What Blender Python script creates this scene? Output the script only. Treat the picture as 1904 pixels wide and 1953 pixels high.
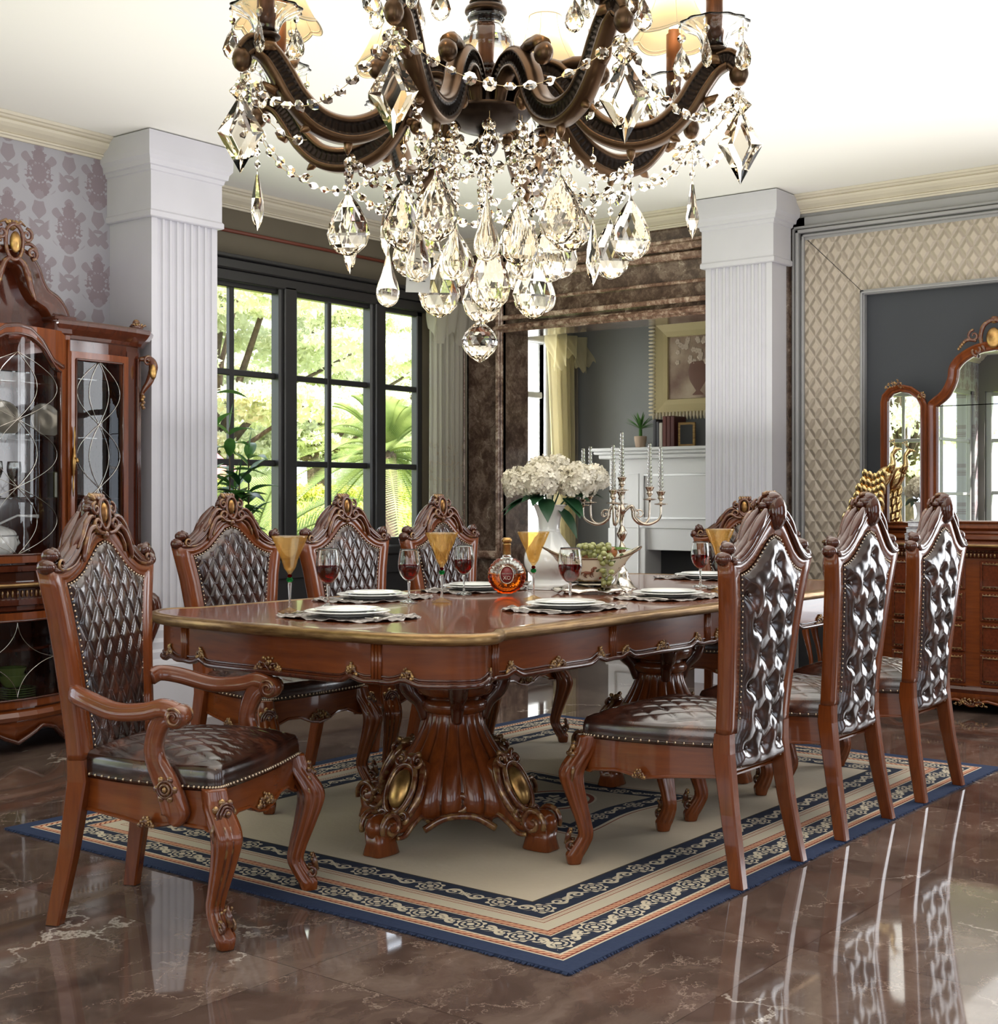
import bpy, math, random
import numpy as np
from mathutils import Vector, Matrix
R_ = random.Random(7)
PI = math.pi
sc = bpy.context.scene
COL = sc.collection
for o in list(bpy.data.objects): bpy.data.objects.remove(o)

# ------------------------------------------------------------------ mesh kit
def V(*a): return Vector(a)

class MB:
    def __init__(s): s.v = []; s.f = []; s.m = []; s.s = []
    def add(s, vs, fs, m=0, sm=True, M=None):
        b = len(s.v)
        if M is not None: vs = [tuple(M @ Vector(p)) for p in vs]
        s.v.extend([tuple(p) for p in vs])
        for f in fs:
            s.f.append(tuple(b + i for i in f)); s.m.append(m); s.s.append(sm)
        return s
    def box(s, x0, x1, y0, y1, z0, z1, m=0, c=0.0, M=None):
        if x0 > x1: x0, x1 = x1, x0
        if y0 > y1: y0, y1 = y1, y0
        if z0 > z1: z0, z1 = z1, z0
        if c <= 0:
            vs = [(x, y, z) for z in (z0, z1) for y in (y0, y1) for x in (x0, x1)]
            return s.add(vs, [(0,2,3,1),(4,5,7,6),(0,1,5,4),(2,6,7,3),(0,4,6,2),(1,3,7,5)], m, False, M)
        c = min(c, (x1-x0)/2.01, (y1-y0)/2.01, (z1-z0)/2.01)
        X = (x0, x1); Y = (y0, y1); Z = (z0, z1); vs = []; idx = {}
        for i in (0, 1):
            for j in (0, 1):
                for k in (0, 1):
                    dx = c if i == 0 else -c; dy = c if j == 0 else -c; dz = c if k == 0 else -c
                    for a, p in (('x', (X[i], Y[j]+dy, Z[k]+dz)), ('y', (X[i]+dx, Y[j], Z[k]+dz)), ('z', (X[i]+dx, Y[j]+dy, Z[k]))):
                        idx[(i, j, k, a)] = len(vs); vs.append(p)
        g = lambda i, j, k, a: idx[(i, j, k, a)]
        F = []
        for i in (0, 1):
            F.append([g(i,0,0,'x'), g(i,1,0,'x'), g(i,1,1,'x'), g(i,0,1,'x')])
            F.append([g(0,i,0,'y'), g(1,i,0,'y'), g(1,i,1,'y'), g(0,i,1,'y')])
            F.append([g(0,0,i,'z'), g(1,0,i,'z'), g(1,1,i,'z'), g(0,1,i,'z')])
            for j in (0, 1):
                F.append([g(0,i,j,'y'), g(1,i,j,'y'), g(1,i,j,'z'), g(0,i,j,'z')])
                F.append([g(i,0,j,'x'), g(i,1,j,'x'), g(i,1,j,'z'), g(i,0,j,'z')])
                F.append([g(i,j,0,'x'), g(i,j,1,'x'), g(i,j,1,'y'), g(i,j,0,'y')])
                for k in (0, 1):
                    F.append([g(i,j,k,'x'), g(i,j,k,'y'), g(i,j,k,'z')])
        cen = Vector(((x0+x1)/2, (y0+y1)/2, (z0+z1)/2))
        for q, f in enumerate(F):
            a, b2, c2 = (Vector(vs[f[0]]), Vector(vs[f[1]]), Vector(vs[f[2]]))
            if (b2-a).cross(c2-a).dot((a+b2+c2)/3 - cen) < 0: F[q] = f[::-1]
        return s.add(vs, F, m, False, M)
    def lathe(s, prof, n=32, o=(0,0,0), m=0, fl=None, M=None, sm=True, cap=True):
        vs = []; fs = []
        for r, z in prof:
            for i in range(n):
                a = 2*PI*i/n; rr = r*(fl(a, z) if fl else 1)
                vs.append((o[0]+rr*math.cos(a), o[1]+rr*math.sin(a), o[2]+z))
        for j in range(len(prof)-1):
            for i in range(n):
                k = (i+1) % n
                fs.append((j*n+i, j*n+k, (j+1)*n+k, (j+1)*n+i))
        if cap:
            if prof[0][0] > 1e-6: fs.append(tuple(range(n))[::-1])
            if prof[-1][0] > 1e-6: fs.append(tuple((len(prof)-1)*n+i for i in range(n)))
        return s.add(vs, fs, m, sm, M)
    def loft(s, rings, m=0, closed=False, cap=True, sm=True, M=None):
        n = len(rings[0]); vs = [p for r in rings for p in r]; fs = []
        L = len(rings); q = L if closed else L-1
        for j in range(q):
            j2 = (j+1) % L
            for i in range(n):
                k = (i+1) % n
                fs.append((j*n+i, j*n+k, j2*n+k, j2*n+i))
        if cap and not closed:
            fs.append(tuple(range(n))[::-1]); fs.append(tuple((L-1)*n+i for i in range(n)))
        return s.add(vs, fs, m, sm, M)
    def tube(s, pts, r, n=8, m=0, closed=False, flat=None, M=None, up=None):
        P = [Vector(p) for p in pts]; L = len(P)
        if not hasattr(r, '__len__'): r = [r]*L
        T = []
        for i in range(L):
            if closed: t = P[(i+1) % L]-P[i-1]
            else: t = P[min(i+1, L-1)]-P[max(i-1, 0)]
            T.append(t.normalized() if t.length > 1e-9 else Vector((0,0,1)))
        N = Vector(up) if up else (Vector((0,0,1)) if abs(T[0].z) < .9 else Vector((1,0,0)))
        rings = []
        for i in range(L):
            if not up:
                N = (N - T[i]*N.dot(T[i]))
                if N.length < 1e-6: N = T[i].orthogonal()
                N.normalize(); A = N
            else:
                A = Vector(up) - T[i]*Vector(up).dot(T[i])
                A = A.normalized() if A.length > 1e-6 else T[i].orthogonal().normalized()
            B = T[i].cross(A)
            fa, fb = (1, 1) if not flat else flat
            rings.append([tuple(P[i] + A*(math.cos(2*PI*k/n)*r[i]*fa) + B*(math.sin(2*PI*k/n)*r[i]*fb)) for k in range(n)])
        return s.loft(rings, m, closed, True, True, M)
    def sweep(s, pts, sec, up, sc_=None, m=0, closed=False, sm=False, M=None):
        P = [Vector(p) for p in pts]; L = len(P); U = Vector(up); rings = []
        for i in range(L):
            if closed:
                t1 = (P[i]-P[i-1]).normalized(); t2 = (P[(i+1) % L]-P[i]).normalized()
            else:
                t1 = (P[i]-P[i-1]).normalized() if i else (P[1]-P[0]).normalized()
                t2 = (P[i+1]-P[i]).normalized() if i < L-1 else t1
            t = (t1+t2).normalized() if (t1+t2).length > 1e-6 else t1
            B = U.cross(t).normalized(); k = 1/max(.4, math.sqrt(max(0.01, (1+t1.dot(t2))/2)))
            q = sc_[i] if sc_ else 1
            rings.append([tuple(P[i] + U*(b*q) + B*(a*q*k)) for a, b in sec])
        return s.loft(rings, m, closed, True, sm, M)
    def ell(s, c, r, n=12, m=0, M=None, rot=None):
        if not hasattr(r, '__len__'): r = (r, r, r)
        vs = []; fs = []; h = max(4, n//2)
        for j in range(h+1):
            th = PI*j/h
            for i in range(n):
                a = 2*PI*i/n
                p = Vector((r[0]*math.sin(th)*math.cos(a), r[1]*math.sin(th)*math.sin(a), r[2]*math.cos(th)))
                if rot is not None: p = rot @ p
                vs.append((c[0]+p[0], c[1]+p[1], c[2]+p[2]))
        for j in range(h):
            for i in range(n):
                k = (i+1) % n
                fs.append((j*n+i, (j+1)*n+i, (j+1)*n+k, j*n+k))
        return s.add(vs, fs, m, True, M)
    def grid(s, fn, nu, nv, m=0, sm=True, M=None, flip=False):
        vs = [fn(i/nu, j/nv) for j in range(nv+1) for i in range(nu+1)]
        w = nu+1; fs = []
        for j in range(nv):
            for i in range(nu):
                f = (j*w+i, j*w+i+1, (j+1)*w+i+1, (j+1)*w+i)
                fs.append(f[::-1] if flip else f)
        return s.add(vs, fs, m, sm, M)
    def poly(s, pts, ext, m=0, sm=False, M=None):
        n = len(pts); e = Vector(ext)
        vs = [tuple(p) for p in pts] + [tuple(Vector(p)+e) for p in pts]
        fs = [tuple(range(n))[::-1], tuple(range(n, 2*n))] + [(i, (i+1) % n, n+(i+1) % n, n+i) for i in range(n)]
        return s.add(vs, fs, m, sm, M)
    def stack(s, out, prof, m=0, top=True, bot=True, sm=False, M=None):
        """closed 2-D outline (ccw) lofted through (offset, z) rings"""
        rings = []
        for off, z in prof:
            rings.append([(p[0], p[1], z) for p in offs(out, off)])
        n = len(out); vs = [p for r in rings for p in r]; fs = []
        for j in range(len(rings)-1):
            for i in range(n):
                k = (i+1) % n
                fs.append((j*n+i, j*n+k, (j+1)*n+k, (j+1)*n+i))
        if bot: fs.append(tuple(range(n))[::-1])
        if top: fs.append(tuple((len(rings)-1)*n+i for i in range(n)))
        return s.add(vs, fs, m, sm, M)
    def data(s, name, mats, fix=True):
        me = bpy.data.meshes.new(name)
        me.from_pydata(s.v, [], s.f)
        me.polygons.foreach_set('material_index', s.m)
        me.polygons.foreach_set('use_smooth', s.s)
        if not isinstance(mats, (list, tuple)): mats = [mats]
        for x in mats: me.materials.append(x)
        me.update()
        if fix:
            import bmesh
            bm = bmesh.new(); bm.from_mesh(me)
            bmesh.ops.recalc_face_normals(bm, faces=bm.faces)
            bm.to_mesh(me); bm.free()
        return me
    def build(s, name, mats, parent=None, label=None, fix=True, sharp=None):
        me = s.data(name, mats, fix)
        if sharp: me.set_sharp_from_angle(angle=math.radians(sharp))
        o = bpy.data.objects.new(name, me); COL.objects.link(o)
        if parent: o.parent = parent
        if label: o['label'] = label
        return o

def offs(out, d):
    n = len(out); r = []
    for i in range(n):
        p0 = out[i-1]; p = out[i]; p1 = out[(i+1) % n]
        a = Vector((p[0]-p0[0], p[1]-p0[1])); b = Vector((p1[0]-p[0], p1[1]-p[1]))
        a = a.normalized() if a.length > 1e-9 else b.normalized(); b = b.normalized() if b.length > 1e-9 else a
        n1 = Vector((a.y, -a.x)); n2 = Vector((b.y, -b.x)); m = n1+n2
        if m.length < 1e-6: m = n1
        m.normalize(); k = d/max(.35, m.dot(n1))
        r.append((p[0]+m.x*k, p[1]+m.y*k))
    return r

def crom(P, n=8, closed=False):
    P = [Vector(p) for p in P]; L = len(P); o = []
    rng = range(L if closed else L-1)
    for i in rng:
        if closed: a, b, c, d = P[i-1], P[i], P[(i+1) % L], P[(i+2) % L]
        else: a, b, c, d = P[max(i-1, 0)], P[i], P[i+1], P[min(i+2, L-1)]
        for k in range(n):
            t = k/n
            o.append(.5*((2*b)+(c-a)*t+(2*a-5*b+4*c-d)*t*t+(3*b-a-3*c+d)*t**3))
    if not closed: o.append(P[-1])
    return o

def interp(x, xs, ys):
    return float(np.interp(x, xs, ys))

def lerpn(L, n):
    return [interp(i/(n-1), [k/(len(L)-1) for k in range(len(L))], L) for i in range(n)]

def empty(name, loc=(0,0,0), rz=0, label=None, cat=None, group=None):
    o = bpy.data.objects.new(name, None); COL.objects.link(o)
    o.location = loc; o.rotation_euler = (0, 0, rz); o.empty_display_size = .1
    return tag(o, label, cat, group)

def tag(o, label=None, cat=None, group=None, kind=None):
    if label: o['label'] = label
    if cat: o['category'] = cat
    if group: o['group'] = group
    if kind: o['kind'] = kind
    return o

def struct(name, mb, mats, **k):
    o = mb.build(name, mats, **k); o['kind'] = 'structure'; return o

def kids(o): return [c for c in bpy.data.objects if c.parent == o]

def clone(o, parent=None):
    c = o.copy(); COL.objects.link(c)
    if parent: c.parent = parent
    for ch in kids(o): clone(ch, c)
    return c

def spiral(c, r0, r1, a0, turns, n=22, ax='xz', y=0.0):
    """points of a scroll in plane, from radius r0 (outer) to r1"""
    o = []
    for i in range(n+1):
        t = i/n; a = a0+turns*2*PI*t; r = r0*(1-t)**.8+r1
        u = c[0]+r*math.cos(a); w = c[1]+r*math.sin(a)
        o.append((u, y, w) if ax == 'xz' else ((y, u, w) if ax == 'yz' else (u, w, y)))
    return o

# ------------------------------------------------------------------ material kit
class E_:
    def __init__(s, g, sock): s.g = g; s.k = sock
    def _m(s, op, *o, c=False):
        n = s.g.nt.nodes.new('ShaderNodeMath'); n.operation = op; n.use_clamp = c
        for i, q in enumerate((s,)+o):
            if isinstance(q, E_): s.g.nt.links.new(q.k, n.inputs[i])
            else: n.inputs[i].default_value = q
        return E_(s.g, n.outputs[0])
    def __add__(s, o): return s._m('ADD', o)
    __radd__ = __add__
    def __sub__(s, o): return s._m('SUBTRACT', o)
    def __rsub__(s, o): return (s*-1)+o
    def __mul__(s, o): return s._m('MULTIPLY', o)
    __rmul__ = __mul__
    def __truediv__(s, o): return s._m('DIVIDE', o)
    def abs(s): return s._m('ABSOLUTE')
    def sin(s): return s._m('SINE')
    def cos(s): return s._m('COSINE')
    def frac(s): return s._m('FRACT')
    def floor(s): return s._m('FLOOR')
    def sqrt(s): return s._m('SQRT')
    def pow(s, p): return s._m('POWER', p)
    def lt(s, o): return s._m('LESS_THAN', o)
    def gt(s, o): return s._m('GREATER_THAN', o)
    def min(s, o): return s._m('MINIMUM', o)
    def max(s, o): return s._m('MAXIMUM', o)
    def atan2(s, o): return s._m('ARCTAN2', o)
    def clamp(s): return s._m('ADD', 0.0, c=True)
    def step(s, a, b):
        n = s.g.nt.nodes.new('ShaderNodeMapRange'); n.interpolation_type = 'SMOOTHSTEP'
        s.g.nt.links.new(s.k, n.inputs[0]); n.inputs[1].default_value = a; n.inputs[2].default_value = b
        return E_(s.g, n.outputs[0])

class G_:
    def __init__(s, name, rough=.5, metal=0, coat=0, spec=.5, base=(.5,.5,.5), trans=0, ior=1.5, coat_r=.03):
        s.mat = bpy.data.materials.new(name); s.mat.use_nodes = True; s.nt = s.mat.node_tree
        s.b = next(n for n in s.nt.nodes if n.type == 'BSDF_PRINCIPLED')
        s.set('Base Color', tuple(base)+(1,)); s.set('Roughness', rough); s.set('Metallic', metal)
        s.set('Coat Weight', coat); s.set('Coat Roughness', coat_r); s.set('Specular IOR Level', spec)
        s.set('Transmission Weight', trans); s.set('IOR', ior)
        s.mat.diffuse_color = tuple(base)+(1,)
    def set(s, k, v):
        i = s.b.inputs[k]
        if isinstance(v, E_): s.nt.links.new(v.k, i)
        elif hasattr(v, 'is_output'): s.nt.links.new(v, i)
        else: i.default_value = v
    def node(s, t, **k):
        n = s.nt.nodes.new(t)
        for a, b in k.items(): setattr(n, a, b)
        return n
    def co(s, kind='Object'):
        n = s.node('ShaderNodeTexCoord'); x = s.node('ShaderNodeSeparateXYZ')
        s.nt.links.new(n.outputs[kind], x.inputs[0]); s.vec = n.outputs[kind]
        return [E_(s, x.outputs[i]) for i in range(3)]
    def comb(s, x, y, z):
        n = s.node('ShaderNodeCombineXYZ')
        for i, q in enumerate((x, y, z)):
            if isinstance(q, E_): s.nt.links.new(q.k, n.inputs[i])
            else: n.inputs[i].default_value = q
        return n.outputs[0]
    def noise(s, vec, scale=5, det=4, rough=.5, dist=0, color=False):
        n = s.node('ShaderNodeTexNoise'); s.nt.links.new(vec, n.inputs['Vector'])
        n.inputs['Scale'].default_value = scale; n.inputs['Detail'].default_value = det
        n.inputs['Roughness'].default_value = rough; n.inputs['Distortion'].default_value = dist
        return n.outputs[1] if color else E_(s, n.outputs[0])
    def vor(s, vec, scale=5, feat='DISTANCE_TO_EDGE'):
        n = s.node('ShaderNodeTexVoronoi'); n.feature = feat
        s.nt.links.new(vec, n.inputs['Vector']); n.inputs['Scale'].default_value = scale
        return E_(s, n.outputs[0])
    def mapv(s, vec, scale=(1,1,1), rot=(0,0,0), loc=(0,0,0)):
        n = s.node('ShaderNodeMapping'); s.nt.links.new(vec, n.inputs[0])
        n.inputs['Scale'].default_value = scale; n.inputs['Rotation'].default_value = rot; n.inputs['Location'].default_value = loc
        return n.outputs[0]
    def vadd(s, a, b, k):
        n = s.node('ShaderNodeVectorMath', operation='MULTIPLY_ADD')
        s.nt.links.new(b, n.inputs[0]); n.inputs[1].default_value = (k, k, k); s.nt.links.new(a, n.inputs[2])
        return n.outputs[0]
    def ramp(s, f, stops, const=False):
        n = s.node('ShaderNodeValToRGB'); cr = n.color_ramp
        if const: cr.interpolation = 'CONSTANT'
        while len(cr.elements) < len(stops): cr.elements.new(.5)
        for e, (p, c) in zip(cr.elements, stops): e.position = p; e.color = tuple(c)+(1,)
        s.nt.links.new(f.k, n.inputs[0]); return n.outputs[0]
    def mix(s, f, a, b):
        n = s.node('ShaderNodeMix', data_type='RGBA')
        if isinstance(f, E_): s.nt.links.new(f.k, n.inputs[0])
        else: n.inputs[0].default_value = f
        for i, q in ((6, a), (7, b)):
            if hasattr(q, 'is_output'): s.nt.links.new(q, n.inputs[i])
            else: n.inputs[i].default_value = tuple(q)+(1,)
        return n.outputs[2]
    def bump(s, h, strength=.5, dist=.01):
        n = s.node('ShaderNodeBump'); s.nt.links.new(h.k, n.inputs['Height'])
        n.inputs['Strength'].default_value = strength; n.inputs['Distance'].default_value = dist
        s.nt.links.new(n.outputs[0], s.b.inputs['Normal'])
    def point(s):
        n = s.node('ShaderNodeNewGeometry'); return E_(s, n.outputs['Pointiness'])

def lin(r, g, b):
    f = lambda c: ((c/255+.055)/1.055)**2.4 if c > 10 else c/255/12.92
    return (f(r), f(g), f(b))

def simple(name, rgb, rough=.5, metal=0, coat=0, noise=0, nscale=8, **k):
    g = G_(name, rough, metal, coat, base=rgb, **k)
    if noise:
        g.co(); n = g.noise(g.vec, nscale, 5)
        g.set('Base Color', g.ramp(n, [(.3, tuple(c*(1-noise) for c in rgb)), (.7, tuple(min(1, c*(1+noise)) for c in rgb))]))
    return g.mat

M = {}
def wood(name, c1, c2, rough=.24, coat=.35, gs=(1.5, 14, 14), rot=(0,0,0), dark=None):
    g = G_(name, rough, 0, coat, base=c1, coat_r=.05, spec=.38)
    g.co(); v = g.mapv(g.vec, gs, rot)
    n = g.noise(v, 3, 6, .6, .6); n2 = g.noise(g.vec, 2.2, 3, .5)
    c = g.ramp(n*.7+n2*.3, [(.3, c2), (.5, tuple((a+b)/2 for a, b in zip(c1, c2))), (.72, c1)])
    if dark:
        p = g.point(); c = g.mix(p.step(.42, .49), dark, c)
    g.set('Base Color', c); g.bump(n, .08, .002)
    return g.mat
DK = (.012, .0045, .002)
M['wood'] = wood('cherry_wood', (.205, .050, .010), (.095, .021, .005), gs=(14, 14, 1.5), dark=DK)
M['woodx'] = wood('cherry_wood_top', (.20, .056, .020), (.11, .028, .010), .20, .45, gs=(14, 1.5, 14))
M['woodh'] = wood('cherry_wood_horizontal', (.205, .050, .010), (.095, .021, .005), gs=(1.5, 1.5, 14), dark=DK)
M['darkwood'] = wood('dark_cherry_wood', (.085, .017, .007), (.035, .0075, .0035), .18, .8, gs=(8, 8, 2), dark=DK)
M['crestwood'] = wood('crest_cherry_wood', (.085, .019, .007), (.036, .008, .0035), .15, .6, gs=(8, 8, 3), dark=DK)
def gild(name, base=(.075,.018,.007), gold=(.42,.25,.085), lo=.535, hi=.62):
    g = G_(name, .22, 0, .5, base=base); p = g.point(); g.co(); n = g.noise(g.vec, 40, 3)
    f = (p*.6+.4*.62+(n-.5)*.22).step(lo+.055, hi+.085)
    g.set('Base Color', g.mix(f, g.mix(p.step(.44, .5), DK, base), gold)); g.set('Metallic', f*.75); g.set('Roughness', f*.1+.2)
    return g.mat
M['gild'] = gild('gilded_carving')
M['gild3'] = gild('gilded_pedestal_scroll', (.10,.025,.009), (.48,.30,.12), .515, .58)
M['gild2'] = gild('gilded_scroll', (.095,.024,.009), (.46,.28,.10), .53, .605)
g = G_('antique_gold', .3, .85, 0, base=(.42,.25,.08)); g.co(); n = g.noise(g.vec, 14, 5, .6)
g.set('Base Color', g.ramp(n, [(.35, (.20,.09,.03)), (.6, (.50,.31,.11))])); M['gold'] = g.mat
g = G_('gold_edge', .32, .7, 0, base=(.42,.25,.08)); g.co(); n = g.noise(g.mapv(g.vec,(4,4,40)), 3, 5, .6)
g.set('Base Color', g.ramp(n, [(.35, (.15,.08,.032)), (.65, (.34,.21,.085))])); M['goldedge'] = g.mat
def leather(name, r0=.13):
    g = G_(name, .24, 0, .5 if r0 < .2 else .15, base=(.04,.012,.007), spec=.6, coat_r=.12); g.co()
    n = g.noise(g.vec, 9, 4, .6, .8); n2 = g.noise(g.vec, 260, 2)
    g.set('Base Color', g.ramp(n, [(.40, (.015,.0062,.0042)), (.56, (.036,.012,.0075)), (.76, (.115,.034,.014))]))
    g.set('Roughness', n*.12+r0); g.bump(n2+n*2, .12, .002)
    return g.mat
M['leather'] = leather('mottled_brown_leather')
M['leatherback'] = leather('soft_brown_leather', .15)
M['nail'] = simple('bronze_nailhead', (.42,.33,.24), .22, 1)
# glass family
def glass(name, col=(1,1,1), rough=0.0, ior=1.5):
    m = bpy.data.materials.new(name); m.use_nodes = True; nt = m.node_tree; nt.nodes.clear()
    o = nt.nodes.new('ShaderNodeOutputMaterial'); gl = nt.nodes.new('ShaderNodeBsdfGlass')
    gl.inputs['Color'].default_value = tuple(col)+(1,); gl.inputs['Roughness'].default_value = rough; gl.inputs['IOR'].default_value = ior
    nt.links.new(gl.outputs[0], o.inputs[0]); m.diffuse_color = tuple(col)+(1,); return m
M['glass'] = glass('clear_glass', (.97,.98,.97), 0, 1.45)
M['crystal'] = glass('lead_crystal', (.955,.925,.87), 0, 1.52)
M['wine'] = glass('red_wine', (.34,.010,.014), 0, 1.33)
M['cognac'] = glass('cognac', (.92,.38,.08), 0, 1.34)
M['greenglass'] = glass('green_glass', (.1,.45,.2), 0, 1.5)
def pane(name, tint=(1,1,1), refl=.08):
    m = bpy.data.materials.new(name); m.use_nodes = True; nt = m.node_tree; nt.nodes.clear()
    o = nt.nodes.new('ShaderNodeOutputMaterial'); t = nt.nodes.new('ShaderNodeBsdfTransparent'); g = nt.nodes.new('ShaderNodeBsdfGlossy')
    g.inputs['Roughness'].default_value = .0; t.inputs[0].default_value = tuple(tint)+(1,)
    fr = nt.nodes.new('ShaderNodeFresnel'); fr.inputs[0].default_value = 1.45
    x = nt.nodes.new('ShaderNodeMixShader'); nt.links.new(fr.outputs[0], x.inputs[0]); nt.links.new(t.outputs[0], x.inputs[1]); nt.links.new(g.outputs[0], x.inputs[2])
    nt.links.new(x.outputs[0], o.inputs[0]); return m
M['pane'] = pane('window_glass')
def tinted(name, tint, dif, k=.13, gl_=.10):
    m = bpy.data.materials.new(name); m.use_nodes = True; nt = m.node_tree; nt.nodes.clear()
    o = nt.nodes.new('ShaderNodeOutputMaterial'); t = nt.nodes.new('ShaderNodeBsdfTransparent'); g = nt.nodes.new('ShaderNodeBsdfGlossy'); l = nt.nodes.new('ShaderNodeBsdfTranslucent')
    t.inputs[0].default_value = tuple(tint)+(1,); l.inputs[0].default_value = tuple(dif)+(1,); g.inputs['Roughness'].default_value = .04
    a = nt.nodes.new('ShaderNodeMixShader'); a.inputs[0].default_value = k; nt.links.new(t.outputs[0], a.inputs[1]); nt.links.new(l.outputs[0], a.inputs[2])
    x = nt.nodes.new('ShaderNodeMixShader'); x.inputs[0].default_value = gl_; nt.links.new(a.outputs[0], x.inputs[1]); nt.links.new(g.outputs[0], x.inputs[2]); nt.links.new(x.outputs[0], o.inputs[0]); return m
M['amber'] = tinted('amber_glass', (.93,.80,.54), (.80,.56,.22))
M['mirror'] = simple('mirror_silver', (.93,.94,.94), .0, 1)
M['silver'] = simple('polished_silver', (.62,.58,.52), .12, 1)
M['chromegold'] = simple('tarnished_silver_gilt', (.44,.38,.31), .14, 1, noise=.25, nscale=20)
M['porcelain'] = simple('white_porcelain', (.80,.80,.78), .08, 0, .6)
M['plate'] = simple('plate_porcelain', (.82,.83,.80), .15, 0, .3)
M['bronze'] = simple('dark_bronze', (.045,.028,.018), .32, .8, noise=.4, nscale=12)
g = G_('rubbed_bronze', .33, .85, 0, base=(.05,.03,.018)); p = g.point()
g.set('Base Color', g.ramp(p, [(.44, (.010,.007,.005)), (.52, (.026,.016,.011)), (.62, (.19,.105,.05))])); M['bronzerub'] = g.mat
M['sleeve'] = simple('copper_bronze_sleeve', (.13,.055,.028), .35, .8)
M['brassw'] = simple('brass_wire', (.65,.5,.28), .25, 1)
# shell colours
M['ceiling'] = simple('ceiling_paint', (.93,.915,.86), .9)
M['crown'] = simple('crown_cream_paint', (.60,.54,.43), .45, 0, 0, .05, 3)
M['column'] = simple('column_paint', (.55,.54,.585), .5, 0, 0, .03, 4)
M['olive'] = simple('olive_wall_paint', (.115,.095,.065), .7, 0, 0, .08, 2)
M['redline'] = simple('rust_red_bead', (.14,.03,.015), .5)
M['blackframe'] = simple('black_window_paint', (.022,.021,.022), .35, 0, .1)
M['greytrim'] = simple('grey_trim_paint', (.30,.295,.30), .4, 0, 0, .05, 3)
M['navywall'] = simple('slate_blue_wall', (.028,.031,.039), .65, 0, 0, .08, 2)
M['greywall'] = simple('warm_grey_wall', (.20,.205,.20), .7, 0, 0, .05, 2)
M['whitepaint'] = simple('white_paint', (.70,.70,.69), .45)
M['plainwall'] = simple('plain_wall_paint', (.16,.15,.14), .8)
M['dark'] = simple('dark_recess', (.02,.02,.022), .6)
# marble floor
g = G_('polished_brown_marble', .045, 0, .0, base=(.1,.07,.05), spec=.75)
x, y, z = g.co('Object')
T = .92
ix = (x/T+.37).floor(); iy = (y/T+.28).floor()
fx = (x/T+.37).frac(); fy = (y/T+.28).frac()
gr = fx.min(1-fx).min(fy.min(1-fy))
seed = (ix*12.9898+iy*78.233).sin()*4.3
v = g.comb(x+seed, y+seed*1.7, seed)
wv = g.vadd(v, g.noise(v, 1.6, 5, .6, 0, True), .9)
n1 = g.noise(g.mapv(wv, (1, 2.2, 1), (0, 0, .5)), 1.5, 8, .62, .5)
base = g.ramp(n1, [(.25, lin(56,44,40)), (.45, lin(86,69,62)), (.6, lin(106,89,80)), (.8, lin(132,115,105))])
w2 = g.vadd(v, g.noise(v, 3.1, 6, .65, 0, True), .55)
vv = g.vor(g.mapv(w2, (1, 1.8, 1), (0, 0, .9)), 1.15)
w3 = g.vadd(v, g.noise(v, 5.1, 6, .7, 0, True), .35)
vs2 = g.vor(g.mapv(w3, (1.0, 2.2, 1), (0, 0, -.5)), 3.2)
nm = g.noise(v, 2.0, 3).step(.5, .68)
c = g.mix((1-vs2.step(0, .022))*.45*g.noise(v, 3.5, 2).step(.45, .6), base, lin(178,158,144))
c = g.mix((1-vv.step(0, .016))*nm*.8, c, lin(212,202,192))
c = g.mix(1-gr.step(.0006, .0018), c, lin(52,44,40))
g.set('Base Color', c); M['floor'] = g.mat
# dark emperador marble for the portal
g = G_('emperador_marble', .12, 0, .3, base=(.05,.03,.02))
g.co(); wv = g.vadd(g.vec, g.noise(g.vec, 4, 5, .6, 0, True), .25)
n1 = g.noise(wv, 9, 8, .7); vv = g.vor(wv, 6); vv2 = g.vor(g.vadd(g.vec, g.noise(g.vec, 16, 6, .7, 0, True), .12), 26)
c = g.ramp(n1, [(.3, (.045,.026,.018)), (.5, (.105,.065,.048)), (.68, (.25,.18,.14))])
c = g.mix((1-vv2.step(0,.22))*n1.step(.40,.62)*.7, c, (.25,.18,.135)); c = g.mix((1-vv.step(0,.02))*n1.step(.5,.62)*.7, c, (.5,.42,.34))
g.set('Base Color', c); M['emper'] = g.mat
g = G_('veined_marble_moulding', .16, 0, .3, base=(.2,.12,.09))
g.co(); wv = g.vadd(g.vec, g.noise(g.vec, 5, 6, .65, 0, True), .3); n1 = g.noise(g.mapv(wv, (3,3,3)), 4, 8, .7)
g.set('Base Color', g.ramp(n1, [(.34, (.075,.04,.028)), (.5, (.24,.14,.10)), (.64, (.62,.48,.38))])); M['empmold'] = g.mat
# damask wallpaper (mirror-symmetric repeats on the X-Z plane)
g = G_('damask_wallpaper', .6, 0, 0, base=(.3,.26,.27)); x, y, z = g.co()
P_, H_ = .36, .52
def dam(x, z):
    u = (x/P_+.5).frac()-.5; w = (z/H_+.5).frac()-.5; u = u.abs()*P_; w = w*H_
    r = (u*u+w*w).sqrt(); th = u.atan2(w)
    nz = g.noise(g.comb(u*1.0, 0.0, w*1.0), 26, 3, .55)
    pet = (th*7.0).cos()*.016+.085+(th*2).cos()*.026+(nz-.5)*.14
    blob = (pet-r).step(-.002, .004)
    hole = ((th*7.0).cos().abs()*.010-.003+(nz-.5)*.03-((r-.050).abs())).step(0, .004)
    core = blob*(1-hole*.8)
    ring = ((r-.155-(w*22).sin()*.016).abs()*-1+.006+(nz-.5)*.02).step(0, .004)
    curl = (((u*38+(w*30).sin()*1.6).sin()*(w*34+(u*25).cos()*1.5).sin())).step(.30, .36)*(r.step(.115, .13))*.75
    return core.max(curl)
a = dam(x, z); b = dam(x+P_/2, z+H_/2)
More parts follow.
